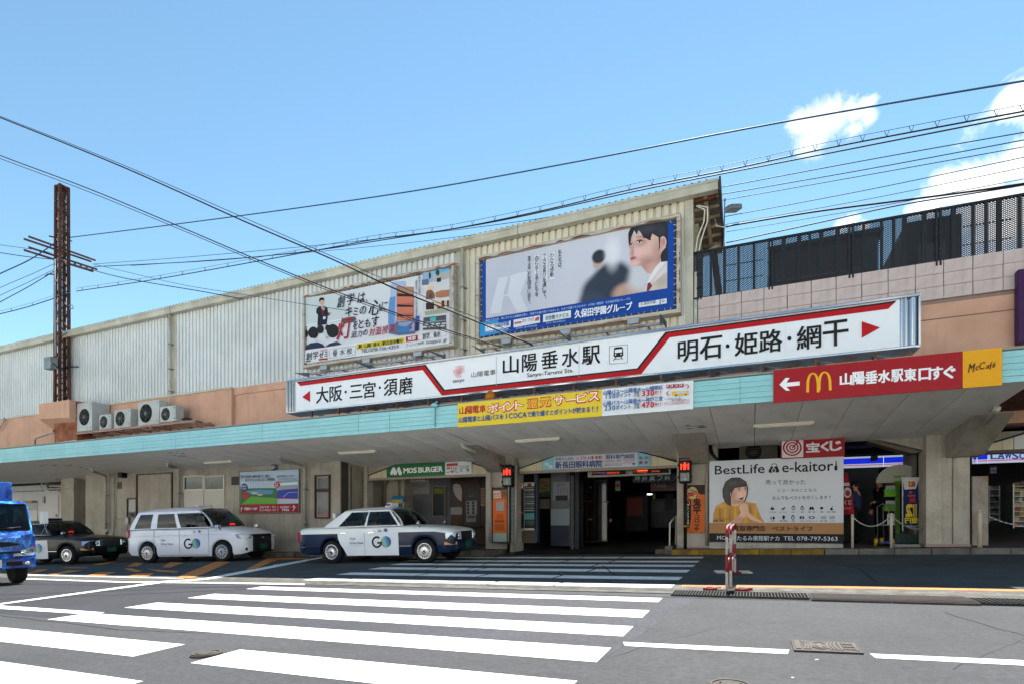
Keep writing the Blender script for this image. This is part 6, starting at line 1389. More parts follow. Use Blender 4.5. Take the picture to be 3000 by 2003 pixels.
    b = MB(); b.box(1.9, 2.15, -.7, .7, .9, .985, P('#17181a', .7)); b.build('dashboard', root, bevel=.02)
    interior(root, -.2, 2.1, .74, .36, '#6d6e6c', ((1.1, -.38), (1.1, .38), (.12, -.36), (.12, .36)), .06)
    steering(root, 1.72, -.38, .93)
    # ends
    b = MB(); b.prism([(3.50, -.70, .34), (3.62, -.60, .34), (3.62, .60, .34), (3.50, .70, .34), (3.3, .83, .34), (3.3, -.83, .34)], (0, 0, .17), bumper); b.build('front_bumper', root, bevel=.03)
    b = MB(); b.prism([(-1.08, -.72, .36), (-1.2, -.62, .36), (-1.2, .62, .36), (-1.08, .72, .36), (-.9, .855, .36), (-.9, -.855, .36)], (0, 0, .18), bumper); b.build('rear_bumper', root, bevel=.03)
    b = MB(); b.box(3.53, 3.60, -.36, .36, .56, .76, P('#23262a', .3)); 
    for k in range(7): b.box(3.60, 3.606, -.35, .35, .575 + k * .026, .585 + k * .026, CHROME)
    b.box(3.595, 3.61, -.37, .37, .76, .785, CHROME); b.build('grille', root)
    HL = P('#c9d3d8', .08, .3)
    for s_ in (-1, 1):
        b = MB(); b.prism([(3.60, s_ * .38, .585), (3.585, s_ * .66, .59), (3.38, s_ * .822, .61), (3.36, s_ * .815, .75), (3.54, s_ * .67, .765), (3.59, s_ * .38, .765)], (.022, s_ * .02, 0), HL); o = b.build('headlight', root)
        b = MB(); b.tube([(3.597, s_ * .5, .675), (3.622, s_ * .5, .675)], .055, P('#f1f3f4', .05, .9), 14); b.build('reflector', o)
        b = MB(); b.prism([(3.37, s_ * .845, .46), (3.55, s_ * .77, .46), (3.60, s_ * .62, .46), (3.60, s_ * .62, .53), (3.55, s_ * .77, .53), (3.37, s_ * .845, .53)], (-.02, 0, 0), P('#c98d4a', .2)); b.build('indicator', root)
        b = MB(); b.box(-1.13, -1.02, s_ * .55, s_ * .80, .6, .86, P('#9c1218', .15)); b.build('tail_light', root, bevel=.015)
        b = MB(); m_ = (2.62, s_ * .78, .99); b.tube([(2.62, s_ * .74, .9), m_], .012, BLACKM, 6); b.lathe([(.03, -.08), (.07, -.03), (.07, 0), (.01, .01)], CHROME, (m_[0] + .02, m_[1], m_[2] + .03), 'x', 12); b.build('fender_mirror', root)
    b = MB(); b.box(3.635, 3.645, -.17, .17, .36, .52, P('#1e5a46', .4)); b.build('number_plate', root)
    for x, s_ in ((0, -1), (WB_, -1), (0, 1), (WB_, 1)): wheel(root, x, s_ * .735, .31, .19, s_, 20)
    # roof lamp
    if roof_lamp == 'taxi':
        b = MB(); b.prism([(1.28, -.2, 1.485), (1.5, -.2, 1.485), (1.46, -.16, 1.60), (1.34, -.16, 1.60)], (0, .4, 0), P('#d5d8da', .3)); o = b.build('roof_lamp', root, bevel=.02)
        b = MB(); b.tube([(1.40, -.2, 1.545), (1.40, -.206, 1.545)], .035, P('#b5202a', .3), 12); b.box(1.32, 1.36, -.203, -.199, 1.52, 1.57, P('#2a4f9c', .3)); b.box(1.44, 1.475, -.203, -.199, 1.52, 1.57, P('#2a4f9c', .3)); b.build('emblem', o)
    else:
        b = MB(); b.box(1.1, 1.32, -.3, .3, 1.485, 1.56, P('#15203a', .3)); b.build('roof_lamp', root, bevel=.02)
    # print on the doors
    S = Sign(lambda u, v, dd: Vector((.5 + u, -.8578 - dd, 1.0 - v)), gap=.0015)
    S.txt('TAXI', .10, .315, .275, .375, '#1c2a4c', .012); S.txt('GOes Next.', .10, .42, .53, .485, '#1c2a4c', .012); S.txt('タクシーに未来をのせて', .10, .515, .46, .535, '#5b6c92')
    go_logo(S, .93, .44, .155); S.txt('山', .965, .10, 1.06, .18, '#1c2a6c', .03); S.txt('陽', 1.15, .095, 1.25, .18, '#1c2a6c', .03)
    S.build('lettering', root); logo_disc(root, .5 + 1.2, -.8605, .56, .15)
    return root
NAVY = '#0d1f3c'
def place(u, v, d=None):
    if d is None: return gnd(u, v)
    r = ray(u, v); x, y = r.x * d, r.y * d; return Vector((x, y, G(x, y)))
def near_to_center(p, heading, half):     # contact of the near rear wheel -> middle of the rear axle
    h = R(heading); x, y = p.x - math.sin(h) * half * 1, p.y + math.cos(h) * half; return Vector((x, y, G(x, y)))
hs = 5.0
sed = make_sedan('white and navy saloon taxi at the crossing, driver raising a hand', near_to_center(place(979, 1646, 14.9), hs, .735), hs, '#dcdfdc', NAVY, '#d8dfe6', P('#1a2b42', .4), 'taxi')
def child_person(veh, name, label, lx, ly, lz, J, hair, top, head=None):
    m = WM[veh.name]; p = m @ Vector((lx, ly, lz)); hd = math.degrees(math.atan2(m[1][0], m[0][0]))
    return person(name, label, p, hd, J, RB, zone_clothes(top, '#22242c', '#111111', True), hair, scale=.92, head=head)
child_person(sed, 'person', 'taxi driver in white shirt with one hand raised behind the wheel', 1.12, -.38, .50, seated(hand_up=True), '#8a8680', '#c4cbc8', head=(.8, -.5, 0))
hb = 12.5
blk = make_sedan('black saloon taxi with white door behind the blue truck', None or (lambda p: Vector((p.x - 2.785 * math.cos(R(hb)), p.y - 2.785 * math.sin(R(hb)), G(p.x - 2.785 * math.cos(R(hb)), p.y - 2.785 * math.sin(R(hb))))))(near_to_center(place(205, 1652, 18.0), hb, .735)), hb, '#0b0b0d', '#0b0b0d', '#c2c8cc', P('#101114', .3), 'flat')
b = MB(); b.box(1.98, 2.0, -.06, .1, 1.06, 1.10, P('#d8201c', .4, 0, 2.5)); b.build('vacancy_display', blk)

# ------------------------------------------------ tall taxi
def make_tall(label, loc, heading):
    root = thing('taxi', label, 'taxi', loc, 'taxis waiting under the canopy', rot=ground_rot(heading))
    U = mat('paint_pearl', '#e2e4e8', .2, '#e2e4e8', 2, coat=.4)
    tab = [(-.84, .66, .40, .95, 1.0, 1.02), (-.81, .74, .30, 1.02, 1.05, 1.06), (-.7, .80, .25, 1.05, 1.07, 1.08), (-.3, .835, .23, 1.06, 1.08, 1.09), (.3, .847, .2, 1.05, 1.08, 1.09), (1.9, .847, .19, 1.03, 1.06, 1.07), (2.3, .847, .19, 1.02, 1.06, 1.10),
           (2.7, .845, .2, .99, 1.03, 1.09), (3.1, .83, .21, .93, .97, 1.01), (3.35, .79, .23, .86, .90, .93), (3.48, .72, .26, .78, .83, .85), (3.55, .60, .30, .68, .75, .77)]
    b = MB(); add_shell(b, car_shell(arch_stations(dict(xs=[t[0] for t in tab] + [.0, .6, 1.0, 1.4, 2.5, 2.9, 3.25], f=lerp_tab(tab)), (0, 2.75), .375, .31)), lambda x, j, z: BLACKM if j == -1 else U); b.build('body', root, merge=.0008, sharp=40)
    zb, zt = 1.075, 1.62; wb, wt = .79, .655; xb0, xb1, xt0, xt1 = -.70, 2.38, -.46, 1.84
    fr = MB(); sbk = [0, .06, .27, .35, .60, .645, 1]; tbk = [0, .04, .86, 1]
    for sg in (-1, 1):
        c = [(xb0, sg * wb, zb), (xb1, sg * wb, zb), (xt1, sg * wt, zt), (xt0, sg * wt, zt)]; bu = (0, sg * .04, 0)
        patch_cells(fr, c, bu, sbk, tbk, {(1, 1), (3, 1), (5, 1)}, U)
        for i in (1, 3, 5):
            g = MB(); g.grid(bpatch(c, bu, sbk[i], sbk[i + 1] - (.03 if i == 5 else 0), tbk[1], tbk[2]), P('#06080b', .12) if i in (1, 3) else GLASS); g.build('side_window', root)
    ws = [(xb1, -wb, zb), (xb1, wb, zb), (xt1, wt, zt), (xt1, -wt, zt)]; rb = [(xb0, wb, zb), (xb0, -wb, zb), (xt0, -wt, zt), (xt0, wt, zt)]
    for a_, c_ in ((0, .045), (.955, 1)): fr.grid(bpatch(ws, (.2, 0, 0), a_, c_, 0, 1), U)
    for a_, c_ in ((0, .1), (.9, 1)): fr.grid(bpatch(rb, (-.1, 0, 0), a_, c_, 0, 1), U)
    fr.grid([[(xt0 - .08 * (1 - abs(2 * j / 8 - 1)) + (xt1 - xt0 + .2 * (1 - abs(2 * j / 8 - 1)) ** .7) * i / 8, -wt + 2 * wt * j / 8, zt + .13 * (1 - (2 * j / 8 - 1) ** 4) * (1 - .5 * abs(2 * i / 8 - 1) ** 3) + .005) for i in range(9)] for j in range(9)], U)
    fr.build('roof', root, merge=.001, sharp=50)
    g = MB(); g.grid(bpatch(ws, (.2, 0, 0), .045, .955, 0, .98, 8, 4), GLASS); g.build('windscreen', root)
    g = MB(); g.grid(bpatch(rb, (-.1, 0, 0), .1, .9, .05, .95, 8, 4), P('#06080b', .12)); g.build('rear_window', root)
    LN = P('#7d8084', .5)
    for x in (.29, 1.24, 2.31): b = MB(); b.box(x - .005, x + .005, -.8505, -.845, .3, 1.05, LN); b.build('door_gap', root)
    b = MB(); b.box(.5, 2.3, -.8505, -.846, .225, .23, LN); b.box(.5, 2.3, -.8505, -.846, .235, .245, LN); b.build('door_gap', root)
    for x in (.34, 1.29): b = MB(); b.box(x, x + .17, -.875, -.852, .84, .87, U); b.build('door_handle', root, bevel=.008)
    b = MB(); b.box(-.5, 3.0, -.8495, -.8485, .855, .862, P('#c7a56a', .4)); b.build('pinstripe', root)
    b = MB(); b.box(2.15, 2.45, -.7, .7, 1.0, 1.08, P('#17181a', .7)); b.build('dashboard', root, bevel=.02)
    interior(root, -.5, 2.4, .76, .42, '#2a2b2d', ((1.2, -.38), (1.2, .38), (.15, -.36), (.15, .36)), .12); steering(root, 1.95, -.38, 1.02)
    b = MB(); b.box(2.28, 2.30, .12, .34, 1.14, 1.19, P('#e0231c', .4, 0, 3)); b.build('vacancy_display', root)
    BK2 = P('#101215', .3)
    b = MB(); b.prism([(3.40, -.62, .28), (3.585, -.40, .28), (3.585, .40, .28), (3.40, .62, .28), (3.3, .5, .28), (3.3, -.5, .28)], (0, 0, .55), BK2)
    for k in range(6): b.box(3.585, 3.592, -.42, .42, .42 + k * .06, .432 + k * .06, P('#3f4347', .3, .5))
    b.tube([(3.585, 0, .70), (3.60, 0, .70)], .05, CHROME, 16); b.build('grille', root)
    for s_ in (-1, 1):
        b = MB(); b.prism([(3.52, s_ * .42, .70), (3.47, s_ * .64, .69), (3.28, s_ * .80, .72), (3.2, s_ * .81, .84), (3.36, s_ * .72, .86), (3.48, s_ * .44, .80)], (.07, s_ * .035, 0), P('#c3ced4', .06, .4)); o = b.build('headlight', root)
        b = MB(); b.tube([(3.53, s_ * .6, .75), (3.585, s_ * .61, .75)], .04, P('#eef3f5', .05, .9), 12); b.build('reflector', o)
        b = MB(); b.box(-.82, -.70, s_ * .72, s_ * .815, .82, 1.05, P('#a3141a', .15)); b.build('tail_light', root, bevel=.02)
        b = MB(); b.tube([(3.49, s_ * .66, .38), (3.52, s_ * .665, .38)], .05, BK2, 12); b.build('fog_lamp', root)
        b = MB(); b.tube([(2.72, s_ * .80, .99), (2.72, s_ * .86, 1.06)], .016, BLACKM, 6); b.prism([(2.66, s_ * .80, 1.05), (2.66, s_ * .98, 1.05), (2.74, s_ * .96, 1.05), (2.76, s_ * .82, 1.05)], (0, 0, .1), P('#d8dbdd', .1, .7)); b.build('fender_mirror', root, bevel=.02)
    b = MB(); b.box(3.60, 3.61, -.17, .17, .36, .52, P('#1e5a46', .4)); b.build('number_plate', root)
    for x, s_ in ((0, -1), (2.75, -1), (0, 1), (2.75, 1)): wheel(root, x, s_ * .735, .32, .19, s_, 12, capm=P('#a9acb0', .3, .7))
    b = MB(); b.prism([(1.25, -.27, 1.70), (1.5, -.27, 1.70), (1.45, -.24, 1.80), (1.28, -.24, 1.80)], (0, .54, 0), P('#d5d8da', .3)); o = b.build('roof_lamp', root, bevel=.02)
    S = Sign(lambda u, v, dd: Vector((1.26 + u, -.275 + .0 - dd, 1.79 - v)), gap=.002); S.ell(.06, .04, .025, .025, '#b5202a', n=12); S.txt('山陽', .09, .02, .15, .06, '#22356c', .02); S.txt('TAXI', .155, .02, .225, .06, '#22356c', .02); S.build('lettering', o)
    b = MB(); b.tube([(1.5, .3, 1.72), (1.42, .3, 1.86)], .006, BLACKM, 5); b.build('aerial', root)
    S = Sign(lambda u, v, dd: Vector((.42 + u, -.8515 - dd, 1.05 - v)), gap=.0015)
    S.txt('TAXI', .12, .31, .30, .37, '#1c2a4c', .012); S.txt('GOes Next.', .12, .42, .60, .485, '#1c2a4c', .012); S.txt('タクシーに未来をのせて', .15, .52, .5, .54, '#b07a6a')
    go_logo(S, 1.15, .46, .165); S.txt('山', 1.34, .05, 1.42, .13, '#1c2a6c', .02); S.txt('陽', 1.53, .05, 1.62, .13, '#1c2a6c', .02)
    for i, ch in enumerate('TAXI'): S.txt(ch, 1.95 + i * .07, .075, 1.98 + i * .07, .105, '#6c7488')
    S.build('lettering', root); logo_disc(root, .42 + 1.43, -.854, .59, .16)
    return root
hj = 11.0
jp = make_tall('tall white taxi van parked between the black and the navy saloon', near_to_center(place(440, 1647, 17.6), hj, .735), hj)
child_person(jp, 'person', 'taxi driver in dark cap and vest seated in the tall white taxi', 1.22, -.38, .62, seated(), '#1a1a22', '#2a3040', head=(1, -.3, 0))

# ------------------------------------------------ blue truck (only its front corner is in the picture)
def wave_mat():
    m = bpy.data.materials.new('sea_print'); m.use_nodes = True; t = m.node_tree; bs = t.nodes['Principled BSDF']; bs.inputs['Roughness'].default_value = .25; bs.inputs['Coat Weight'].default_value = .6
    tcn = N(t, 'ShaderNodeTexCoord'); n = N(t, 'ShaderNodeTexNoise'); n.inputs['Scale'].default_value = 3.2; n.inputs['Detail'].default_value = 8; n.inputs['Roughness'].default_value = .68; n.inputs['Distortion'].default_value = 1.6; L(t, tcn.outputs['Object'], n.inputs[0])
    r = N(t, 'ShaderNodeValToRGB'); L(t, n.outputs[0], r.inputs[0]); e = r.color_ramp.elements; e[0].position = .33; e[0].color = lin('#06122e'); e[1].position = .72; e[1].color = lin('#cfe4f2')
    for p_, c_ in ((.42, '#062a78'), (.5, '#0a4fb4'), (.56, '#1f86cc'), (.62, '#5fb4e2')): q = e.new(p_); q.color = lin(c_)
    L(t, r.outputs[0], bs.inputs['Base Color']); return m
SEA = wave_mat()
ht = -8.0; kx = .93
pw_ = place(51, 1705); tr = thing('truck', 'blue delivery truck printed with sea waves, cut off by the left edge', 'truck', (0, 0, 0), rot=ground_rot(ht))
# origin: ground point under the middle of the front axle (x forward); the wheel in view is the far (left) one
hh_ = R(ht); o_ = Vector((pw_.x + math.sin(hh_) * .62 + .02, pw_.y - math.cos(hh_) * .62, 0)); o_.z = G(o_.x, o_.y); tr.location = o_; WM[tr.name] = Matrix.Translation(o_) @ ground_rot(ht).to_4x4()
hw = .76
b = MB()
prof = [(-.75, .42), (.62, .42), (.66, .70), (.63, .98), (.50, 1.14), (.30, 1.68), (.18, 1.76), (-.75, 1.76)]
def cabring(y, ins): return [(x - ins * (.05 if x > 0 else 0), y, z - (ins * .03 if z > 1.6 else 0)) for x, z in prof]
ys_ = [(-hw, 1), (-hw + .06, 0), (hw - .06, 0), (hw, 1)]
rows = [cabring(y, i) for y, i in ys_]; n_ = len(prof)
for a_, c_ in zip(rows, rows[1:]):
    for j in range(n_):
        if ys_[rows.index(a_)][0] == -hw + .06 and j == 4: continue
        b.add([a_[j], a_[(j + 1) % n_], c_[(j + 1) % n_], c_[j]], [(0, 1, 2, 3)], SEA if j < 4 or j > 5 else SEA)
for rr in (rows[0], rows[-1]):
    lo = [rr[0], rr[1], rr[2], rr[3], rr[4], (-.75, rr[0][1], 1.16)]; b.add(lo, [tuple(range(6))], SEA)
    b.add([(-.75, rr[0][1], 1.16), (-.60, rr[0][1], 1.16), (-.60, rr[0][1], 1.7), rr[7]], [(0, 1, 2, 3)], SEA); b.add([(-.6, rr[0][1], 1.66), (.2, rr[0][1], 1.66), rr[6], rr[7]], [(0, 1, 2, 3)], SEA)
    b.add([rr[4], rr[5], (.22, rr[0][1], 1.66), (.42, rr[0][1], 1.15)], [(0, 1, 2, 3)], SEA)
    g = MB(); g.add([(-.6, rr[0][1], 1.16), (.42, rr[0][1], 1.15), (.24, rr[0][1], 1.66), (-.6, rr[0][1], 1.66)], [(0, 1, 2, 3)], GLASS); g.build('side_window', tr)
b.build('cab', tr, merge=.001)
g = MB(); g.grid([[(.505 - .2 * t + .02 * math.sin(math.pi * s), -hw + .07 + (2 * hw - .14) * s, 1.15 + .53 * t) for s in [k / 8 for k in range(9)]] for t in (0, .33, .66, 1)], GLASS); g.build('windscreen', tr)
b = MB()
b.bar((.50, -hw + .07, 1.14), (.50, hw - .07, 1.14), .03, .04, BLACKM); b.bar((.49, hw - .06, 1.14), (.29, hw - .06, 1.69), .03, .03, BLACKM); b.bar((.30, -hw + .07, 1.69), (.30, hw - .07, 1.69), .03, .02, BLACKM); b.build('window_seal', tr)
b = MB(); b.tube([(.54, -.5, 1.16), (.5, .02, 1.21), (.47, .3, 1.25)], .01, BLACKM, 5); b.tube([(.54, .1, 1.16), (.51, .55, 1.2)], .01, BLACKM, 5); b.build('wiper', tr)
b = MB(); b.box(-.6, .4, -.7, .7, .85, .9, P('#1a1b1d', .9)); b.box(.3, .46, -.7, .7, .9, 1.14, P('#202124', .8)); b.build('dashboard', tr)
b = MB(); b.box(-.5, -.1, .15, .6, .9, 1.05, P('#2c2e32', .8)); b.box(-.62, -.5, .15, .6, .95, 1.5, P('#2c2e32', .8)); b.build('seat', tr, bevel=.03)
steering(tr, .1, .33, 1.16)
b = MB(); b.prism([(.655, -.5, .84), (.665, -.3, .80), (.665, .3, .80), (.655, .5, .84), (.65, .3, .90), (.65, -.3, .90)], (.012, 0, 0), P('#0d1016', .3)); b.box(.655, .672, -.5, .5, .66, .70, P('#0d1016', .4)); b.build('grille', tr)
b = MB(); b.tube([(.67, -.02, .87), (.69, -.02, .87)], .065, CHROME, 16); b.tube([(.688, -.02, .87), (.692, -.02, .87)], .048, P('#162240', .3), 16); b.box(.69, .696, -.05, -.03, .84, .90, CHROME); b.box(.69, .696, -.01, .01, .84, .90, CHROME); b.box(.69, .696, -.04, 0, .865, .875, CHROME); b.build('emblem', tr)
for s_ in (-1, 1):
    b = MB(); b.prism([(.66, s_ * .36, .60), (.66, s_ * .70, .60), (.64, s_ * .735, .66), (.64, s_ * .735, .78), (.66, s_ * .62, .76), (.66, s_ * .44, .70)], (.012, 0, 0), P('#a8b4b8', .08, .4)); o = b.build('headlight', tr)
    b = MB(); b.tube([(.672, s_ * .54, .665), (.68, s_ * .54, .665)], .05, P('#e9eef0', .05, .9), 12); b.build('reflector', o)
    b = MB(); b.box(.66, .68, s_ * .66, s_ * .745, .73, .78, P('#c8603a', .2)); b.build('indicator', tr)
    b = MB(); b.tube([(.69, s_ * .58, .44), (.712, s_ * .58, .44)], .04, P('#d4d8d8', .1, .6), 12); b.build('fog_lamp', tr)
b = MB(); b.prism([(.55, -hw - .01, .34), (.70, -hw + .06, .34), (.70, hw - .06, .34), (.55, hw + .01, .34), (.2, hw + .01, .34), (.2, -hw - .01, .34)], (0, 0, .22), SEA); o = b.build('front_bumper', tr, bevel=.02)
for y_ in (-.37, .37): b = MB(); b.box(.70, .706, y_ - .13, y_ + .13, .40, .49, BLACKM); b.build('bumper_slot', o)
b = MB(); b.box(.705, .712, -.17, .17, .38, .54, P('#c9cfcf', .4)); b.build('number_plate', tr)
b = MB(); b.tube([(.40, hw, 1.18), (.56, hw + .13, 1.24), (.56, hw + .16, 1.30)], .012, BLACKM, 6); b.prism([(.54, hw + .1, 1.26), (.54, hw + .25, 1.26), (.60, hw + .23, 1.26), (.60, hw + .12, 1.26)], (0, 0, .26), P('#c4c9ca', .2)); b.build('wing_mirror', tr, bevel=.03)
b = MB(); b.box(-3.9, -.85, -.84, .84, .62, 2.24, SEA); b.build('cargo_box', tr, bevel=.03)
b = MB(); b.box(-3.8, .1, -.35, .35, .42, .55, BLACKM); b.build('chassis', tr)
for x, s_ in ((-.02, 1), (-.02, -1), (-2.6, 1), (-2.6, -1)): wheel(tr, x, s_ * .62, .31, .2, s_, 8, slots=False, capm=P('#6b6e72', .4, .5))
b = MB(); b.box(-.35, .33, -.74, .74, .40, .46, BLACKM); b.build('undertray', tr)
# ---------------------------------------------------------------- mesh fence on the parapet
YFN = 15.12
def ft(x): return 8.1 + (8.05 - 8.1) * (x + 1.38) / 6.7
def fb(x): return 6.9 - .08 * (x + 1.38) / 6.7
def fx(xz): return at(*ZH(xz, 400), YFN).x
fen = thing('mesh_fence', 'black perforated metal fence along the top of the tiled parapet', 'fence', (2, YFN, 6.9))
posts = [145, 580, 1072, 1605]
for p in posts:
    x = fx(p); b = MB()
    for dx in (-.035, .035): b.box(x + dx - .022, x + dx + .022, YFN - .05, YFN + .02, fb(x) - .05, ft(x) + .02, FENCE)
    for z in (7.15, 7.5, 7.85): b.box(x - .07, x + .07, YFN - .06, YFN - .04, z - .02, z + .02, FENCE)
    b.build('post', fen)
bars = [215, 300, 385, 480, 660, 755, 820, 890, 990, 1150, 1260, 1335, 1400, 1520, 1700, 1820, 1900, 1980, 2105]
wide = {660, 755, 890, 990, 1400, 1520, 1700, 1980}
for p in bars:
    x = fx(p); w = .045 if p in wide else .03; b = MB(); b.box(x - w, x + w, YFN - .01, YFN + .03, fb(x), ft(x), FENCE); b.build('upright', fen)
xs0, xs1 = fx(95), 8.5
b = MB()
for z0, z1 in ((-.02, .03),): pass
b.bar((xs0, YFN, fb(xs0)), (xs1, YFN, fb(xs1)), .05, .05, FENCE); b.bar((xs0, YFN, ft(xs0)), (xs1, YFN, ft(xs1)), .05, .05, FENCE); b.build('rail', fen)
for q in (fx(300), fx(1750)):
    b = MB()
    for h_ in (.35, .75): b.bar((q, YFN + .02, fb(q) + h_), (q + .9, YFN + .02, fb(q) + h_ - .01), .012, .02, FENCE)
    b.build('rail', fen)
def lattice(x0, x1):
    b = MB(); pz, s_ = .062, .72; H = 1.2; y = YFN + .012; n = int((x1 - x0 + H / s_) / pz) + 2
    for sg in (-1, 1):
        for k in range(n):
            xa = x0 - (H / s_ if sg > 0 else 0) + k * pz
            pts = []
            za, zc_ = fb(x0), ft(x0)
            xe = xa + sg * 0
            p0 = Vector((xa, y, za)); p1 = Vector((xa + H / s_ * 1.0, y, zc_)) if sg > 0 else None
            if sg < 0: p0 = Vector((xa + H / s_ - H / s_, y + .004, zc_)); p1 = Vector((xa + H / s_ - H / s_ + H / s_, y + .004, za)); p0.x -= H / s_; p1.x -= H / s_; 
            d = p1 - p0
            t0 = max(0, (x0 - p0.x) / d.x); t1 = min(1, (x1 - p0.x) / d.x)
            if t1 <= t0: continue
            a_, c_ = p0 + d * t0, p0 + d * t1; w = .010; nz_ = Vector((-d.z, 0, d.x)).normalized() * w
            b.add([a_ + nz_, c_ + nz_, c_ - nz_, a_ - nz_], [(0, 1, 2, 3)], FENCE)
    return b
edges = sorted([xs0] + [fx(p) for p in posts + bars] + [xs1])
for x0, x1 in zip(edges, edges[1:]):
    n_ext = lattice(x0, x1)
    n_ext.build('mesh_panel', fen, kind=None, fix=False)
# things behind the fence on the platform
def tower(name, lab, u0, u1, v, Y, col, d=3):
    a, c = at(u0, v, Y), at(u1, v, Y); b = MB(); r = thing(name, lab, 'building', ((a.x + c.x) / 2, Y, 6))
    b.box(a.x, c.x, Y, Y + d, 5, a.z, P(col, .8)); b.build('wall', r); return r, a, c
r, a, c = tower('platform_shelter', 'dark platform shelter seen through the middle of the mesh fence', 2266, 2572, 742, 18.5, '#3a383b')
b = MB(); b.prism([(a.x - .1, 18.3, a.z), (c.x + .1, 18.3, a.z), (c.x + .1, 18.3, a.z + .12), (a.x - .1, 18.3, a.z + .12)], (0, 3.4, 0), P('#2a292c', .7)); b.build('roof', r)
b = MB(); b.box(a.x + .1, c.x - .4, 18.48, 18.5, a.z - .9, a.z - .86, P('#6d5d52', .8)); b.box(c.x - .32, c.x - .1, 18.47, 18.5, 5, a.z, P('#223a3c', .5)); b.build('band', r)
r, a, c = tower('platform_building', 'dark platform building behind the third fence post', 2652, 2818, 655, 18.5, '#242428')
b = MB(); b.box(a.x + .3, a.x + .9, 18.48, 18.5, a.z - 1.5, a.z - .7, P('#4a4548', .2)); b.build('window', r)
b = MB(); p = at(*ZH(230, 480), 17); q = at(*ZH(265, 760), 17); r = thing('platform_column', 'rusty slanting column behind the left end of the mesh fence', 'column', q); b.bar(p, q, .18, .18, RUST); b.build('column_shaft', r)
# lamp on a post at the roof end
p0 = at(*ZK(280, 1200), 16.5); p1 = at(*ZK(290, 1030), 16.5)
r = thing('lamp_post', 'small lamp on a thin post at the end of the station roof', 'lamp', p0)
b = MB(); b.tube([p0 + Vector((0, 0, -1.2)), p1], .018, GALV, 6); b.tube([p1 + Vector((0, 0, -.01)), p1 + Vector((0, 0, .05))], .03, GALV, 8); b.build('post', r)
b = MB(); a = at(*ZK(300, 1085), 16.5); b.bar(p1 + Vector((0, 0, -.3)), a, .03, .05, GALV); b.build('arm', r)
b = MB(); a = at(*ZK(305, 1085), 16.4); c = at(*ZK(385, 1050), 16.4); b.bar(a, (c.x, a.y + .3, a.z + .1), .26, .14, P('#6e7072', .4)); b.build('lamp_head', r, bevel=.02)

# ---------------------------------------------------------------- air conditioners on their shelf
def fan_unit(name, lab, z, x0, y0, x1, y1, Y=14.25, dep=.34, fans=1, side='#a8aaa4', dark=False, root_cat='air conditioner', grp='air conditioner units above the canopy', fx_=.38):
    a, c = at(*z(x0, y0), Y), at(*z(x1, y1), Y); r = thing(name, lab, root_cat, ((a.x + c.x) / 2, Y + dep / 2, c.z), grp)
    b = MB(); b.box(a.x, c.x, Y, Y + dep, c.z + .03, a.z, ACM); b.build('casing', r, bevel=.015)
    w, h = c.x - a.x, a.z - c.z
    for k in range(fans):
        fz = c.z + h * (k + .5) / fans + .01; fxx = a.x + w * fx_; rr = min(w * .33, h / fans * .38)
        b = MB(); b.lathe([(rr, 0), (rr, -.008), (rr * .97, -.008), (rr * .97, 0)], P('#3a3d3e', .6), (fxx, Y - .002, fz), 'y', 24); o = b.build('fan_opening', r)
        b = MB()
        for q in range(1, 5): b.tube([(fxx + rr * q / 5 * math.cos(t), Y - .016, fz + rr * q / 5 * math.sin(t)) for t in [2 * math.pi * s_ / 16 for s_ in range(16)]], .004, P('#8d908e', .5), 4, closed=True)
        for q in range(8): b.bar((fxx, Y - .016, fz), (fxx + rr * math.cos(q * .785), Y - .016, fz + rr * math.sin(q * .785)), .006, .006, P('#8d908e', .5))
        b.tube([(fxx, Y - .022, fz), (fxx, Y - .012, fz)], rr * .22, P('#6f7372', .5), 12); b.build('fan_guard', o)
    b = MB()
    for xx_ in (a.x + .06, c.x - .12): b.box(xx_, xx_ + .06, Y, Y + dep, c.z - .02, c.z + .03, P('#3b3a38', .7))
    b.build('foot', r); b = MB(); b.box(c.x - .12, c.x - .05, Y - .006, Y, a.z - .12, a.z - .08, P('#5f7f86', .5)); b.box(c.x - .11, c.x - .04, Y - .012, Y, c.z + .12, c.z + .18, P('#8c8f8c', .5)); b.build('label_plate', r)
    return r
fan_unit('air_conditioner', 'tallest air conditioner unit, next to the lattice pole', ZE, 415, 1257, 497, 1404, 14.2, .7, 1, fx_=.5)
fan_unit('air_conditioner', 'smallest air conditioner unit, second from the lattice pole', ZE, 536, 1318, 600, 1394)
fan_unit('air_conditioner', 'medium air conditioner unit in the middle of the row', ZE, 616, 1292, 705, 1384)
fan_unit('air_conditioner', 'large wide air conditioner unit, fourth from the lattice pole', ZE, 746, 1250, 860, 1368)
fan_unit('air_conditioner', 'air conditioner unit with dark fan at the end away from the pole', ZE, 863, 1274, 948, 1354)
p, q = at(*ZE(415, 1418), 14.2), at(*ZE(1060, 1350), 14.2); r = thing('unit_shelf', 'rusty pink bracket shelf carrying the air conditioner units', 'shelf', p)
zs = (p.z + q.z) / 2
b = MB(); b.bar((p.x, 14.2, zs), (q.x, 14.2, zs), .07, .09, STEELP); b.bar((p.x, 14.8, zs), (q.x, 14.8, zs), .07, .09, STEELP); b.build('rail', r)
for k in range(7):
    x = p.x + (q.x - p.x) * k / 6; b = MB(); b.bar((x, 14.1, zs - .06), (x, 15.0, zs - .06), .06, .06, STEELP); b.bar((x, 14.2, zs - .1), (x, 14.95, zs - .45), .05, .05, STEELP); b.build('bracket', r)
b = MB(); p = at(*ZE(985, 1340), 14.5); b.tube([p, p + Vector((.3, 0, .02)), p + Vector((.55, .1, -.1)), p + Vector((.6, .4, -.1))], .03, BLACKM); b.build('hose', r)
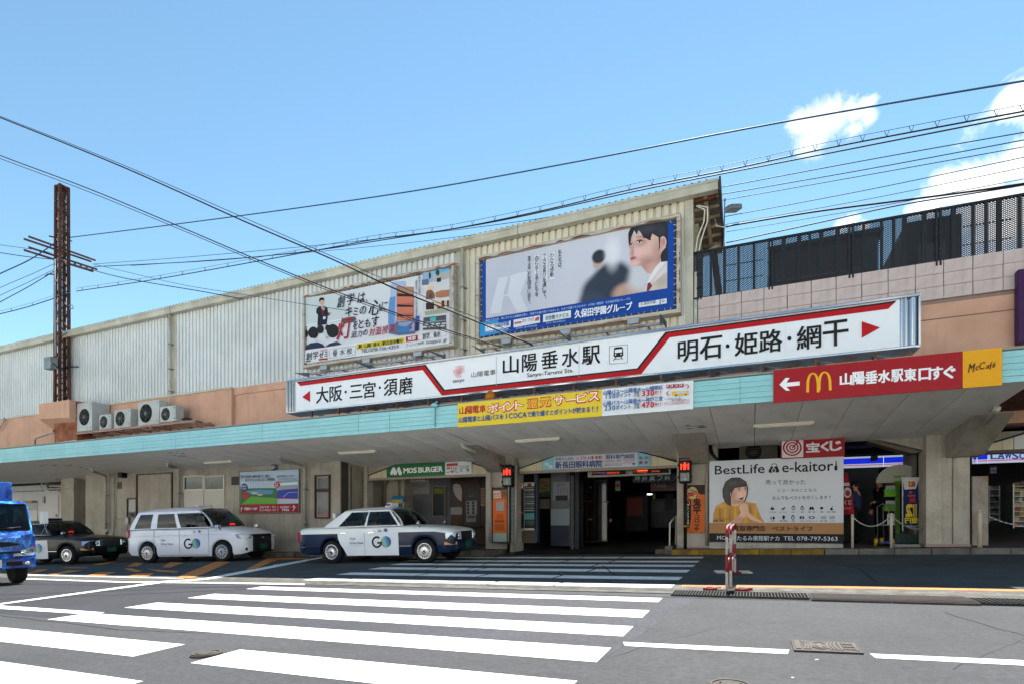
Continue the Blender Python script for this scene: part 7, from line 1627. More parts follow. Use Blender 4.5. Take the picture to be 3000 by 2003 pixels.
b = MB(); b.tube([at(*ZE(190, 1450), 14.3), at(*ZE(190, 1490), 14.3), at(*ZE(410, 1462), 14.3)], .03, GALV); b.tube([at(*ZE(190, 1445), 14.4), at(*ZE(270, 1418), 14.4), at(*ZE(415, 1412), 14.4)], .025, GALV); b.tube([at(*ZE(170, 1485), 13.9), at(*ZE(300, 1470), 13.9), at(*ZE(410, 1455), 13.9)], .03, P('#c3c4c0', .5)); b.build('pipe', r)

# ---------------------------------------------------------------- lattice pole with cross arms
yp_ = 14.75; xp_ = (at(163, 900, yp_).x + at(201, 900, yp_).x) / 2; zt_, zb_ = at(180, 548, yp_).z, 5.15
pole = thing('lattice_pole', 'rusty lattice steel pole carrying wires at the left end of the wall', 'pole', (xp_, yp_, zb_))
hw0, hw1 = .19, .16
def cr(z, sx, sy): t = (z - zb_) / (zt_ - zb_); h_ = hw0 + (hw1 - hw0) * t; return Vector((xp_ + sx * h_, yp_ + sy * h_, z))
for sx, sy in ((-1, -1), (1, -1), (1, 1), (-1, 1)):
    b = MB(); b.bar(cr(zb_, sx, sy), cr(zt_, sx, sy), .11, .10, RUST); b.build('leg', pole)
b = MB(); n = 24
for i in range(n):
    z0 = zb_ + (zt_ - zb_) * i / n; z1 = zb_ + (zt_ - zb_) * (i + 1) / n; s_ = 1 if i % 2 else -1
    for f0, f1 in (((-1, -1), (1, -1)), ((1, -1), (1, 1)), ((-1, 1), (1, 1)), ((-1, -1), (-1, 1))):
        a_, c_ = (f0, f1) if s_ > 0 else (f1, f0); b.bar(cr(z0, *a_), cr(z1, *c_), .05, .02, RUST)
b.build('lacing', pole, kind='stuff', fix=False)
b = MB(); b.box(xp_ - hw1 - .03, xp_ + hw1 + .03, yp_ - hw1 - .03, yp_ + hw1 + .03, zt_ - .1, zt_, RUST); b.build('cap', pole)
for k, (x0, y0, x1, y1, r_) in enumerate(((130, 370, 492, 492, .05), (155, 357, 515, 486, .05), (130, 430, 500, 545, .05), (155, 415, 525, 535, .05), (265, 355, 388, 382, .035))):
    b = MB(); dx = (-.34, .34, -.34, .34, 0)[k]
    a_ = at(*ZE(x0, y0), 13.6 if k < 4 else 14.3); c_ = at(*ZE(x1, y1), 16.6 if k < 4 else 15.4); zz_ = (a_.z + c_.z) / 2
    b.bar(a_, c_, r_ * 1.2, r_ * 1.5, RUST); b.build('cross_arm', pole)
for k in range(5):
    p = at(*ZE(372 + k * 32, 492 + k * 11), 15.6 + k * .25); b = MB(); b.tube([p + Vector((0, 0, -.12)), p + Vector((0, 0, -.05)), p, p + Vector((0, 0, .08))], [.03, .06, .045, .06], P('#8a5a48', .3), 8); b.build('insulator', pole)
p = at(*ZE(278, 1040), 14.3); b = MB(); b.box(p.x - .3, p.x + .22, p.y - .15, p.y + .15, p.z - .26, p.z + .26, GALV); b.build('switch_box', pole, bevel=.02)
b = MB(); b.tube([at(*ZE(290, 1040), 14.1), at(*ZE(310, 1062), 14.1), at(*ZE(350, 1065), 14.2), at(*ZE(385, 1058), 14.6), at(*ZE(425, 1058), 14.9)], .03, BLACKM); b.tube([at(*ZE(300, 1000), 14.35), at(*ZE(296, 700), 14.35), at(*ZE(296, 480), 14.35)], .04, P('#8a8c8f', .5)); b.tube([at(*ZE(245, 572), 14.3), at(*ZE(262, 560), 14.3), at(*ZE(292, 562), 14.4)], .03, BLACKM); b.tube([at(*ZE(372, 730), 14.6), at(*ZE(392, 728), 14.6), at(*ZE(395, 745), 14.6), at(*ZE(375, 748), 14.6)], .02, P('#5a7a9a', .5)); b.build('cable', pole)
b = MB(); a = at(*ZE(245, 1265), 14.2); c = at(*ZE(410, 1265), 14.2); bt_ = at(*ZE(245, 1345), 14.2); lo_ = at(*ZE(325, 1400), 14.2)
b.prism([(a.x, 13.95, a.z), (c.x, 13.95, a.z), (c.x, 13.95, bt_.z - .1), (a.x, 13.95, bt_.z)], (0, 1.0, 0), SALM); b.prism([(a.x, 13.95, bt_.z), (c.x, 13.95, bt_.z - .1), (c.x, 14.75, lo_.z), (a.x, 14.75, lo_.z)], (0, .2, 0), SALM); b.box(a.x + .7, c.x + .1, 14.2, 14.95, 3.9, a.z - .05, mat('rust_run', '#a0674a', .9, '#6d3d26', 2)); b.build('concrete_base', pole)

# ---------------------------------------------------------------- overhead wires
WIRE = P('#16181c', .6); WIREB = P('#2b4a66', .6)
def wire(lab, z, pts, r, Y0, Y1, m=WIRE, loops=0, grp=None, name='overhead_wire'):
    P0 = [(x, y) for x, y in pts]; n = len(P0); L_ = [0]
    for a_, c_ in zip(P0, P0[1:]): L_.append(L_[-1] + math.hypot(c_[0] - a_[0], c_[1] - a_[1]))
    # smooth through the measured pixels (Catmull-Rom)
    out = []
    for i in range(n - 1):
        p0, p1, p2, p3 = P0[max(i - 1, 0)], P0[i], P0[i + 1], P0[min(i + 2, n - 1)]
        for k in range(6):
            t = k / 6; f = lambda a, b_, c_, d_: .5 * (2 * b_ + (c_ - a) * t + (2 * a - 5 * b_ + 4 * c_ - d_) * t * t + (3 * b_ - a - 3 * c_ + d_) * t ** 3)
            out.append((f(p0[0], p1[0], p2[0], p3[0]), f(p0[1], p1[1], p2[1], p3[1]), (L_[i] + (L_[i + 1] - L_[i]) * t) / L_[-1]))
    out.append((*P0[-1], 1)); q = [at(*z(x, y), Y0 + (Y1 - Y0) * t) for x, y, t in out]
    if pts[0][0] <= 0: q.insert(0, q[0] + (q[0] - q[1]).normalized() * 25)
    if z(*pts[-1])[0] > 2990: q.append(q[-1] + (q[-1] - q[-2]).normalized() * 25)
    o = MB(); o.tube(q, r, m, 6)
    if not loops: return o.build(name, None, label=lab, cat='wire', group=grp)
    root = thing(name, lab, 'wire', q[0]); o.build('cable', root); b = MB(); up = [p + Vector((0, 0, .13)) for p in q]; b.tube(up, .006, m, 5); b.build('messenger_wire', root)
    b = MB(); tot = len(q) - 1
    for k in range(loops):
        s_ = (k + .5) / loops * tot; i = int(s_); p = q[i].lerp(q[min(i + 1, tot)], s_ - i); dd = (q[min(i + 1, tot)] - q[i]).normalized() * .07
        b.bar(p, p + Vector((0, 0, .13)) + dd * .6, .009, .009, m); b.bar(p, p + Vector((0, 0, .13)) - dd * .6, .009, .009, m)
    b.build('hanger', root, kind='stuff', fix=False)
g_ = 'wires running along the railway'
wire('thick black wire crossing both billboards from the upper left', ZR, [(-60, 245), (0, 270), (280, 383), (560, 508), (760, 594), (900, 660), (1060, 724), (1220, 790)], .019, 9.5, 11.95)
wire('thin wire just above the thick black wire crossing the billboards', ZR, [(-60, 240), (0, 267), (280, 378), (560, 500), (800, 605), (1000, 692), (1180, 762)], .009, 9.5, 11.95)
wire('lower black wire crossing the teacher billboard from the left edge', ZR, [(-60, 330), (0, 357), (200, 432), (400, 515), (600, 600), (790, 676), (980, 742), (1150, 795)], .015, 9.5, 11.95)
wire('companion wire close under the lower black wire over the teacher billboard', ZR, [(-60, 338), (0, 364), (200, 439), (400, 521), (600, 605), (790, 681), (980, 747), (1100, 783)], .010, 9.5, 11.95)
wire('topmost blue wire from the pole to the right edge', ZR, [(160, 545), (400, 515), (700, 475), (1000, 430), (1350, 366), (1700, 298), (2050, 236), (2380, 181)], .019, 15, 13.5, WIREB)
wire('cable with rows of hanger loops above the billboards', ZR, [(175, 668), (350, 642), (560, 605), (760, 568), (870, 548), (1040, 525), (1250, 482), (1460, 432), (1680, 388), (1900, 340), (2130, 296), (2380, 250)], .016, 15, 13.5, loops=46)
wire('thick wire below the looped cable above the billboards', ZR, [(215, 612), (500, 597), (720, 575), (870, 552), (1150, 506), (1500, 430), (1900, 352), (2380, 258)], .015, 15.5, 13.5)
wire('thin wire grazing the eave above the teacher billboard', ZR, [(215, 606), (500, 584), (870, 548), (1250, 500), (1640, 432)], .010, 15.6, 15.6, WIREB, grp=g_)
wire('thin wire close above the roof edge left of the blue billboard', ZR, [(300, 610), (700, 580), (1040, 545), (1400, 490), (1560, 452)], .008, 16, 16, WIREB, grp=g_)
for k, (pts, r_, lab) in enumerate((([(200, 950), (1300, 745), (2400, 551)], .012, 'uppermost thin wire leaving the roof end to the right'), ([(220, 995), (1300, 808), (2400, 603)], .012, 'second thin wire below the top of the roof end'),
        ([(230, 1035), (1300, 848), (2400, 651)], .010, 'third thin wire, level with the small lamp'), ([(290, 1140), (1300, 950), (2400, 721)], .010, 'fourth thin wire, just below the small lamp'),
        ([(290, 1195), (1300, 1015), (2400, 791)], .008, 'faint wire crossing the large cloud in its middle'), ([(300, 1245), (1300, 1078), (2400, 871)], .008, 'faint wire just over the twisted cable'))):
    wire(lab, ZK, pts, r_, 16.5, 15, WIREB)
wire('twisted black cable sagging from the lamp post over the mesh fence', ZK, [(240, 1218), (300, 1210), (390, 1192), (900, 1108), (1500, 1030), (2000, 965), (2400, 905)], .022, 16.5, 15)
wire('straight black wire nearest above the mesh fence', ZK, [(300, 1320), (900, 1190), (1500, 1060), (2000, 980), (2400, 915)], .015, 16.5, 15)
for pts, r_, lab in (([(-40, 575), (0, 580), (70, 590), (150, 598)], .018, 'thick wire reaching the pole from the upper left edge'), ([(-40, 556), (0, 562), (60, 570), (120, 580)], .012, 'thin wire reaching the cross arms from the left edge'), ([(-30, 645), (0, 628), (70, 595), (128, 556)], .022, 'steep wire dropping to the left edge from the cross arms'),
                     ([(-30, 712), (0, 693), (70, 655), (140, 612)], .016, 'dark wire dropping to the left edge below the cross arms'), ([(-30, 676), (0, 660), (70, 630), (140, 598)], .010, 'faint wire in the fan left of the pole'), ([(-30, 696), (0, 678), (70, 645), (140, 610)], .010, 'second faint wire in the fan left of the pole')):
    wire(lab, ZR, pts, r_, 12.5, 14.7, WIREB)
wire('looped cable hanging left of the pole', ZR, [(-40, 728), (0, 720), (70, 702), (160, 672)], .02, 14, 14.8, WIREB, loops=5)
wire('wire from the pole to the eave above the left wall', ZE, [(370, 500), (600, 565), (800, 605), (1100, 655), (1310, 695)], .018, 15, 14.8, WIREB)
wire('long thin wire from the pole down to the teacher billboard', ZE, [(500, 505), (700, 552), (1000, 620), (1300, 668), (1660, 725), (1900, 760)], .010, 15, 14.5, WIREB)

# ---------------------------------------------------------------- pedestrian signals
def signal(lab, z, x0, y0, x1, y1, Y, pole_to):
    a, c = at(*z(x0, y0), Y), at(*z(x1, y1), Y); xm = (a.x + c.x) / 2; r = thing('pedestrian_signal', lab, 'pedestrian signal', (xm, Y + .1, pole_to), 'pedestrian signals at the crossing')
    BL = P('#0e0f11', .5); b = MB(); b.box(a.x, c.x, Y, Y + .2, c.z, a.z, BL); b.build('housing', r, bevel=.04)
    b = MB()
    for s_, xx_ in ((-1, a.x), (1, c.x)):
        for zz_ in (.25, .75): b.box(xx_ - .015 - (.01 if s_ < 0 else 0), xx_ + .02, Y + .02, Y + .08, c.z + (a.z - c.z) * zz_ - .03, c.z + (a.z - c.z) * zz_ + .03, BL)
    b.build('hinge', r)
    w = (c.x - a.x); h_ = (a.z - c.z); lw_ = w * .36; m1, m2 = a.z - h_ * .29, a.z - h_ * .74
    for zc_, mm in ((m1, P('#1d0707', .3)), (m2, P('#596058', .15))):
        b = MB(); b.box(xm - lw_, xm + lw_, Y - .006, Y - .001, zc_ - h_ * .17, zc_ + h_ * .17, mm); b.build('lens', r)
    RE = P('#ff2410', .4, 0, 2.2)
    S = Sign(lambda u, v, dd: Vector((xm + u * lw_, Y - .006 - dd, m1 - v * h_ * .16)), gap=.002)
    S.ell(0, -.72, .16, .2, RE, n=10); S.poly([(-.34, -.45), (.34, -.45), (.42, .1), (.3, .2), (.24, 0), (.2, .95), (-.2, .95), (-.24, 0), (-.3, .2), (-.42, .1)], RE); S.rect(-.9, -.55, -.7, .95, RE); S.rect(.7, -.55, .9, .95, RE); S.build('red_figure', r)
    S = Sign(lambda u, v, dd: Vector((xm + u * lw_, Y - .006 - dd, m2 - v * h_ * .16)), gap=.002); S.ell(-.1, -.55, .16, .18, '#9aa39a', n=8); S.poly([(-.3, -.3), (.2, -.35), (.5, .2), (.2, .3), (.4, .9), (0, .9), (-.2, .3), (-.5, .9), (-.8, .85), (-.3, .1)], '#8d968e'); S.build('green_figure', r)
    b = MB(); b.box(a.x + .02, c.x - .02, Y - .12, Y, a.z - .012, a.z + .012, BL); b.box(a.x + .02, c.x - .02, Y - .09, Y, (m1 + m2) / 2 - .008, (m1 + m2) / 2 + .008, BL); b.build('visor', r)
    b = MB(); b.tube([(xm, Y + .12, pole_to), (xm, Y + .12, c.z + .02)], .045, P('#131517', .5), 10); b.build('pole', r)
    return r, xm
signal('pedestrian signal with red man beside the burger bay', ZC, 375, 196, 472, 390, 14.9, G(-9, 14.9) + .13)
r, xs_ = signal('pedestrian signal with red man beside the orange banner', ZC, 1998, 136, 2113, 355, 14.9, G(-1.8, 14.9) + SW)
b = MB(); b.tube([(xs_, 15.02, .95), (xs_, 15.02, .99)], .05, P('#b58a1c', .5), 10); b.build('yellow_band', r)
# ---------------------------------------------------------------- striped barriers
def barrier(lab, X, Y0, Y1, H, n=15, lean=0):
    gz = lambda y: G(X, y); r = thing('striped_barrier', lab, 'traffic barrier', (X, (Y0 + Y1) / 2, gz((Y0 + Y1) / 2)), 'red and white barriers in the gutter')
    WT, RDm = mat('barrier_white', '#b9b2a8', .5, '#a59d94', 6, stain='#5a2c1a', sscale=(3, 3, 2), samt=.9), mat('barrier_red', '#8f1422', .5, '#7c1320', 6, stain='#4a1a14', sscale=(3, 3, 2), samt=.7)
    path = [Vector((X, Y0, gz(Y0) + .03))]
    rr = .16
    path += [Vector((X + lean * (H - rr), Y0, gz(Y0) + H - rr))] + [Vector((X + lean * H, Y0 + rr - rr * math.cos(a), gz(Y0) + H - rr + rr * math.sin(a))) for a in [math.pi / 8 * k for k in range(1, 5)]]
    path += [Vector((X + lean * H, Y1 - rr + rr * math.sin(a), gz(Y1) + H - rr + rr * math.cos(a))) for a in [math.pi / 8 * k for k in range(0, 5)]] + [Vector((X, Y1, gz(Y1) + .03))]
    # resample into equal bands
    cum = [0]
    for a_, c_ in zip(path, path[1:]): cum.append(cum[-1] + (c_ - a_).length)
    def pt_(s_):
        for i in range(len(path) - 1):
            if s_ <= cum[i + 1] + 1e-6: return path[i].lerp(path[i + 1], (s_ - cum[i]) / (cum[i + 1] - cum[i]))
        return path[-1]
    nb = n; k_ = 5
    for i in range(nb):
        b = MB(); s0, s1 = cum[-1] * i / nb, cum[-1] * (i + 1) / nb; ss = sorted([s0 + (s1 - s0) * k / k_ for k in range(k_ + 1)] + [c for c in cum if s0 < c < s1]); b.tube([pt_(s_) for s_ in ss], .018, (WT, RDm)[i % 2], 8, caps=True); b.build('frame_band', r)
    b = MB(); zz_ = gz((Y0 + Y1) / 2) + H * .42; b.tube([(X + lean * .3, Y0, zz_), (X + lean * .3, Y1, zz_)], .018, WT, 8); b.build('rail', r)
    for y in (Y0, Y1):
        for q, (x0, x1) in enumerate(((-.30, -.12), (-.12, .10), (.10, .27))): b = MB(); b.tube([(X + x0, y, gz(y) + BX * x0 + .03), (X + x1, y, gz(y) + BX * x1 + .03)], .018, (RDm, WT, RDm)[q] if y == Y0 else (WT, RDm, WT)[q], 8); b.build('foot', r)
    return r
pn = gnd(*ZO(523, 487)); pf = gnd(*ZO(555, 372))
barrier('nearer of two rusty red and white barriers standing edge-on', pn.x, pn.y, pf.y, .87, 17)
barrier('farther of two rusty red and white barriers standing edge-on', pn.x + .045, pn.y + .1, pf.y - .2, .86, 15)

# ---------------------------------------------------------------- bay contents: burger bay
def boxthing(name, lab, cat, z, x0, y0, x1, y1, Y, d, col, part='body', group=None):
    a, c = at(*z(x0, y0), Y), at(*z(x1, y1), Y); r = thing(name, lab, cat, ((a.x + c.x) / 2, Y, c.z), group)
    b = MB(); b.box(a.x, c.x, Y, Y + d, c.z, a.z, P(col, .6) if isinstance(col, str) else col); b.build(part, r, bevel=.008); return r, a, c
def stx(name, z, x0, y0, x1, y1, Y, d, m): return onwall(name, z, x0, y0, x1, y1, Y, d, P(m, .7) if isinstance(m, str) else m)
b = MB(); a = at(*ZB(932, 350), 16.6); c = at(*ZB(1225, 640), 16.6); b.box(xm0 + .1, c.x, 16.6, 16.8, -.2, 3.1, CONC); a2 = at(*ZB(1745, 350), 17.4); b.box(c.x, a2.x, 17.4, 17.6, -.2, 3.1, mat('blue_grey_wall', '#5d6068', .7, '#50535b', 1)); b.box(a2.x, xp0 + .5, 17.4, 17.6, .1, 3.1, P('#3a2c22', .7)); b.box(c.x - .02, c.x + .15, 16.8, 17.4, -.2, 3.1, CONC); sp(b, 'bay_wall')
b = MB(); b.box(a2.x - .2, xp0, 15.8, 17.4, .05, .30, P('#3c3a3a', .7)); sp(b, 'step')
pipe('downpipe', [at(*ZB(1130, 360), 16.5), at(*ZB(1098, 400), 16.5), at(*ZB(1092, 650), 16.5)], .04, P('#6d675c', .6))
r = flat('station_name_board', 'dim station name board inside the burger bay', 'sign', ZB, 1220, 338, 1525, 366, 17.2, '#a7a9a8'); S = Sign(plane_y(17.2), ZB, gap=.004); S.txt('Sanyo-Tarumi Sta.', 1370, 340, 1490, 354, '#3b3c40'); S.ell(1505, 348, 12, 12, '#9a3030', n=12); S.build('lettering', r)
r = flat('route_map', 'grey route map board on the back wall of the burger bay', 'map board', ZB, 1252, 380, 1540, 486, 17.36, '#7c7c78', d=.04); S = Sign(plane_y(17.36), ZB, gap=.004)
S.line([(1262, 425), (1310, 425), (1330, 455), (1420, 430), (1500, 408)], 3, '#33343a'); S.line([(1262, 398), (1440, 396)], 2, '#44454a')
for k in range(12): S.line([(1370 + k * 11, 404 - k), (1370 + k * 11, 418 - k)], 3, '#3a3b40')
S.build('printed_map', r)
r, a, c = boxthing('ticket_machine', 'grey and blue ticket machine against the wall of the burger bay', 'ticket machine', ZB, 1140, 568, 1285, 800, 16.2, .4, '#8d8f8c')
b = MB(); p = at(*ZB(1140, 568), 16.2); q = at(*ZB(1282, 500), 16.2); b.prism([(p.x, 16.2, p.z), (q.x, 16.2, p.z), (q.x - .06, 16.35, q.z), (p.x + .06, 16.35, q.z)], (0, .05, 0), P('#2a6f9c', .5)); o = b.build('topper', r)
stx_ = MB(); p = at(*ZB(1180, 580), 16.2); q = at(*ZB(1275, 690), 16.2); stx_.box(p.x, q.x, 16.19, 16.2, q.z, p.z, P('#161a1d', .2)); stx_.build('screen', r)
stx_ = MB(); p = at(*ZB(1160, 545), 16.2); q = at(*ZB(1272, 567), 16.2); stx_.box(p.x, q.x, 16.185, 16.195, q.z, p.z, P('#b09c20', .4)); stx_.build('yellow_strip', r)
r = flat('notice_board', 'dark notice board with yellow header in the burger bay', 'notice board', ZB, 1572, 418, 1688, 702, 17.3, '#15181c', fr='#8b7d60'); S = Sign(plane_y(17.3), ZB, gap=.004); S.rect(1576, 422, 1684, 490, '#3f4c1c'); slant('お知らせ', 1584, 1680, 435, 26, 0, '#8a8a30', .02); slant('営業時間', 1590, 1670, 465, 16, 0, '#8a8a30'); S.build('printed_notice', r)
for nm, lab, x0, y0, x1, y1, cl in (('shop_window', 'dark shop window with pale figure print in the burger bay', 1745, 370, 1862, 610, '#2a1c14'), ('shop_door', 'brown wooden shop door with black and white posters', 1872, 365, 2034, 805, '#241710'), ('shop_window', 'dark shop window beside the column of the burger bay', 2040, 372, 2122, 800, '#1d1611')):
    r = flat(nm, lab, 'door' if 'door' in nm else 'window', ZB, x0, y0, x1, y1, 17.2, cl, fr='#3f2a1c'); S = Sign(plane_y(17.2), ZB, gap=.004)
    if x0 == 1745: S.poly([(1770, 400), (1800, 385), (1840, 400), (1858, 450), (1855, 560), (1820, 540), (1790, 500), (1772, 450)], '#8f8a84'); S.rect(1746, 620, 1860, 690, '#7e7e7c'); S.rect(1746, 692, 1860, 800, '#3d2a18')
    elif x0 == 1872: S.rect(1922, 490, 1980, 520, '#1d4450'); S.rect(1898, 556, 2004, 690, '#7d7a78'); [S.rect(1904 + k % 2 * 52, 562 + k // 2 * 32, 1930 + k % 2 * 52, 588 + k // 2 * 32, '#26262a') for k in range(8)]; S.rect(1902, 695, 1995, 764, '#6c6d6a'); S.lay(2); S.rect(1912, 705, 1985, 725, '#2c2d30')
    else: S.rect(2042, 430, 2078, 606, '#8a6f60'); [S.rect(2048, 440 + k * 22, 2072, 454 + k * 22, '#3a2420') for k in range(7)]; S.rect(2088, 540, 2112, 600, '#3b6260')
    S.build('posters', r)
# orange vending front on the pier between the bays
r, a, c = boxthing('advert_column', 'tall glass case with blurred orange advertisement on the pier', 'advertising case', ZC, 284, 398, 432, 905, 14.95, .3, '#2b2d2c')
S = Sign(plane_y(14.95), ZC, gap=.004); S.rect(296, 420, 424, 895, '#8f5a2c'); S.lay(2); S.rect(298, 505, 420, 808, '#c85a10'); S.poly([(300, 428), (364, 424), (372, 492), (306, 496)], '#c9b0a8'); S.rect(378, 430, 420, 480, '#6e4a34'); S.rect(298, 812, 420, 895, '#8d9a92'); S.lay(3); S.txt('七七', 308, 440, 360, 480, '#b02a30', .04); S.rect(328, 525, 398, 612, '#8d8d8c'); S.rect(330, 640, 392, 690, '#a84e12'); S.rect(315, 696, 402, 716, '#7a3c14'); S.rect(315, 730, 402, 790, '#9c4a12'); S.build('poster', r)
b = MB(); b.tube([(a.x - .03, 14.93, c.z), (a.x - .03, 14.93, a.z + .02), (c.x + .03, 14.93, a.z + .02), (c.x + .03, 14.93, c.z)], .02, P('#9a988f', .4), 6); b.build('frame', r)
r, a, c = boxthing('roller_door', 'narrow grey ribbed panel beside the orange advertisement', 'panel', ZC, 440, 396, 492, 905, 15.2, .05, '#7d8082')
for k in range(12): b = MB(); zz_ = c.z + (a.z - c.z) * (k + .5) / 12; b.box(a.x + .01, c.x - .01, 15.17, 15.2, zz_ - .06, zz_ + .05, P('#8d9092', .5)); b.build('rib', r)

# ---------------------------------------------------------------- station passage
r, a, c = boxthing('showcase', 'white framed display case with shelves at the station entrance', 'display case', ZC, 530, 352, 690, 790, 15.9, .25, '#b7b3a4', 'case')
S = Sign(plane_y(15.9), ZC, gap=.004); S.rect(584, 384, 678, 770, '#22282a'); S.rect(532, 412, 580, 775, '#191c1e'); S.lay(2)
for k in range(11): S.rect(588, 392 + k * 21, 676, 402 + k * 21, ('#6d726f', '#8b8e8a', '#4c5352')[k % 3])
S.rect(586, 632, 676, 690, '#4f8a8c'); S.rect(586, 700, 676, 740, '#3f4a4c'); S.rect(533, 354, 580, 408, '#a01825'); S.rect(614, 358, 652, 382, '#7c3a3c'); S.lay(3); S.ell(555, 380, 20, 22, '#d9d9d4'); S.ell(552, 628, 20, 26, '#a01825'); S.lay(4); S.ell(550, 376, 7, 8, '#c02a2e'); S.ell(560, 376, 7, 8, '#c02a2e'); S.poly([(543, 379), (567, 379), (555, 395)], '#c02a2e'); S.ell(550, 628, 9, 13, '#d9d9d4'); S.rect(535, 730, 565, 762, '#5c5420'); S.build('contents', r)
stx('wall_lining', ZC, 695, 262, 722, 900, 16.1, .2, '#3d4250'); stx('low_wall', ZC, 530, 792, 690, 905, 16.1, .15, '#554c42')
r = flat('menu_poster', 'dim yellow food poster inside the station entrance', 'poster', ZC, 722, 312, 818, 480, 17.0, '#7d7650'); S = Sign(plane_y(17.0), ZC, gap=.004); [S.ell(756 + k % 2 * 30, 350 + k * 28, 24, 8, ('#8a4a20', '#6a5020')[k % 2], n=12) for k in range(4)]; S.rect(722, 440, 818, 480, '#3a4436'); S.rect(724, 500, 816, 590, '#6c675c'); S.build('printed_food', r)
r, a, c = boxthing('concourse_pillar', 'square grey pillar with arrow and dark blue base in the entrance', 'pillar', ZC, 824, 262, 1000, 935, 16.6, .9, mat('pillar_grey', '#57595c', .6, '#4b4d50', 2), 'shaft')
S = Sign(plane_y(16.6), ZC, gap=.004); S.rect(846, 348, 996, 510, '#70737a'); S.rect(826, 595, 998, 742, '#6a757c'); S.rect(826, 745, 998, 935, '#141c30'); S.rect(965, 262, 1000, 340, '#35373c'); S.lay(2); S.line([(888, 374), (962, 372)], 4, '#17181c'); S.line([(904, 358), (886, 374), (904, 390)], 4, '#17181c'); S.rect(870, 470, 982, 515, '#0c0c0e'); [S.rect(886 + k * 28, 400, 898 + k * 28, 460, '#5c5f68') for k in range(4)]; S.build('notice', r)
b = MB(); a_ = at(*ZC(1005, 300), 16.6); c_ = at(*ZC(1035, 300), 16.6); b.box(a_.x, c_.x, 16.62, 17.3, .1, 2.55, P('#3a3d40', .5)); a_ = at(*ZC(1046, 300), 16.7); b.box(a_.x, a_.x + .13, 16.7, 17.2, .1, 3.1, P('#232528', .5)); b.build('steel_edge', r)
r, a, c = boxthing('glass_door', 'dark glass doors with faint brown shop interior in the entrance', 'door', ZC, 1095, 285, 1235, 905, 18.0, .05, '#171312', 'frame'); 
for k in range(2):
    x0_, x1_ = (1102, 1160) if k == 0 else (1168, 1226); p, q = at(*ZC(x0_, 320), 18.0), at(*ZC(x1_, 890), 18.0); b = MB(); b.box(p.x, q.x, 17.98, 17.995, q.z, p.z, P('#1d1512', .1)); b.build('pane', r)
S = Sign(plane_y(17.97), ZC, gap=.004); [S.rect(*q_, '#6b4a26') for q_ in ((1118, 400, 1128, 420), (1182, 385, 1190, 405), (1192, 385, 1200, 405), (1104, 520, 1150, 524), (1168, 520, 1210, 524), (1120, 595, 1128, 605))]; S.rect(1166, 685, 1206, 695, '#6f7274'); S.build('reflections', r)
r, a, c = boxthing('glass_screen', 'grey framed glass screen standing beside the dark doors', 'screen', ZC, 1225, 325, 1345, 900, 18.2, .05, '#2c2e31', 'frame')
for x0_, x1_ in ((1232, 1285), (1292, 1340)): p, q = at(*ZC(x0_, 340), 18.2), at(*ZC(x1_, 885), 18.2); b = MB(); b.box(p.x, q.x, 18.18, 18.195, q.z, p.z, P('#1b1e20', .08)); b.build('pane', r)
b = MB(); p = at(*ZC(1335, 530), 18.1); b.tube([p + Vector((0, 0, .9)), p], .012, P('#4a4c4e', .5)); b.bar(p - Vector((.1, 0, 0)), p + Vector((.1, 0, 0)), .03, .03, P('#6a6c6e', .5)); b.build('door_pull', r)
GREN = P('#6fae58', .5, 0, .25)
r = flat('exit_placard', 'small red and green placard hanging above the dark passage', 'placard', ZC, 1418, 335, 1460, 425, 18.5, '#9a9c98'); S = Sign(plane_y(18.5), ZC, gap=.004); S.rect(1420, 362, 1458, 395, '#9c2430'); S.rect(1420, 396, 1458, 422, '#4f8a48'); S.rect(1420, 338, 1458, 360, '#8b8da0'); S.build('print', r)
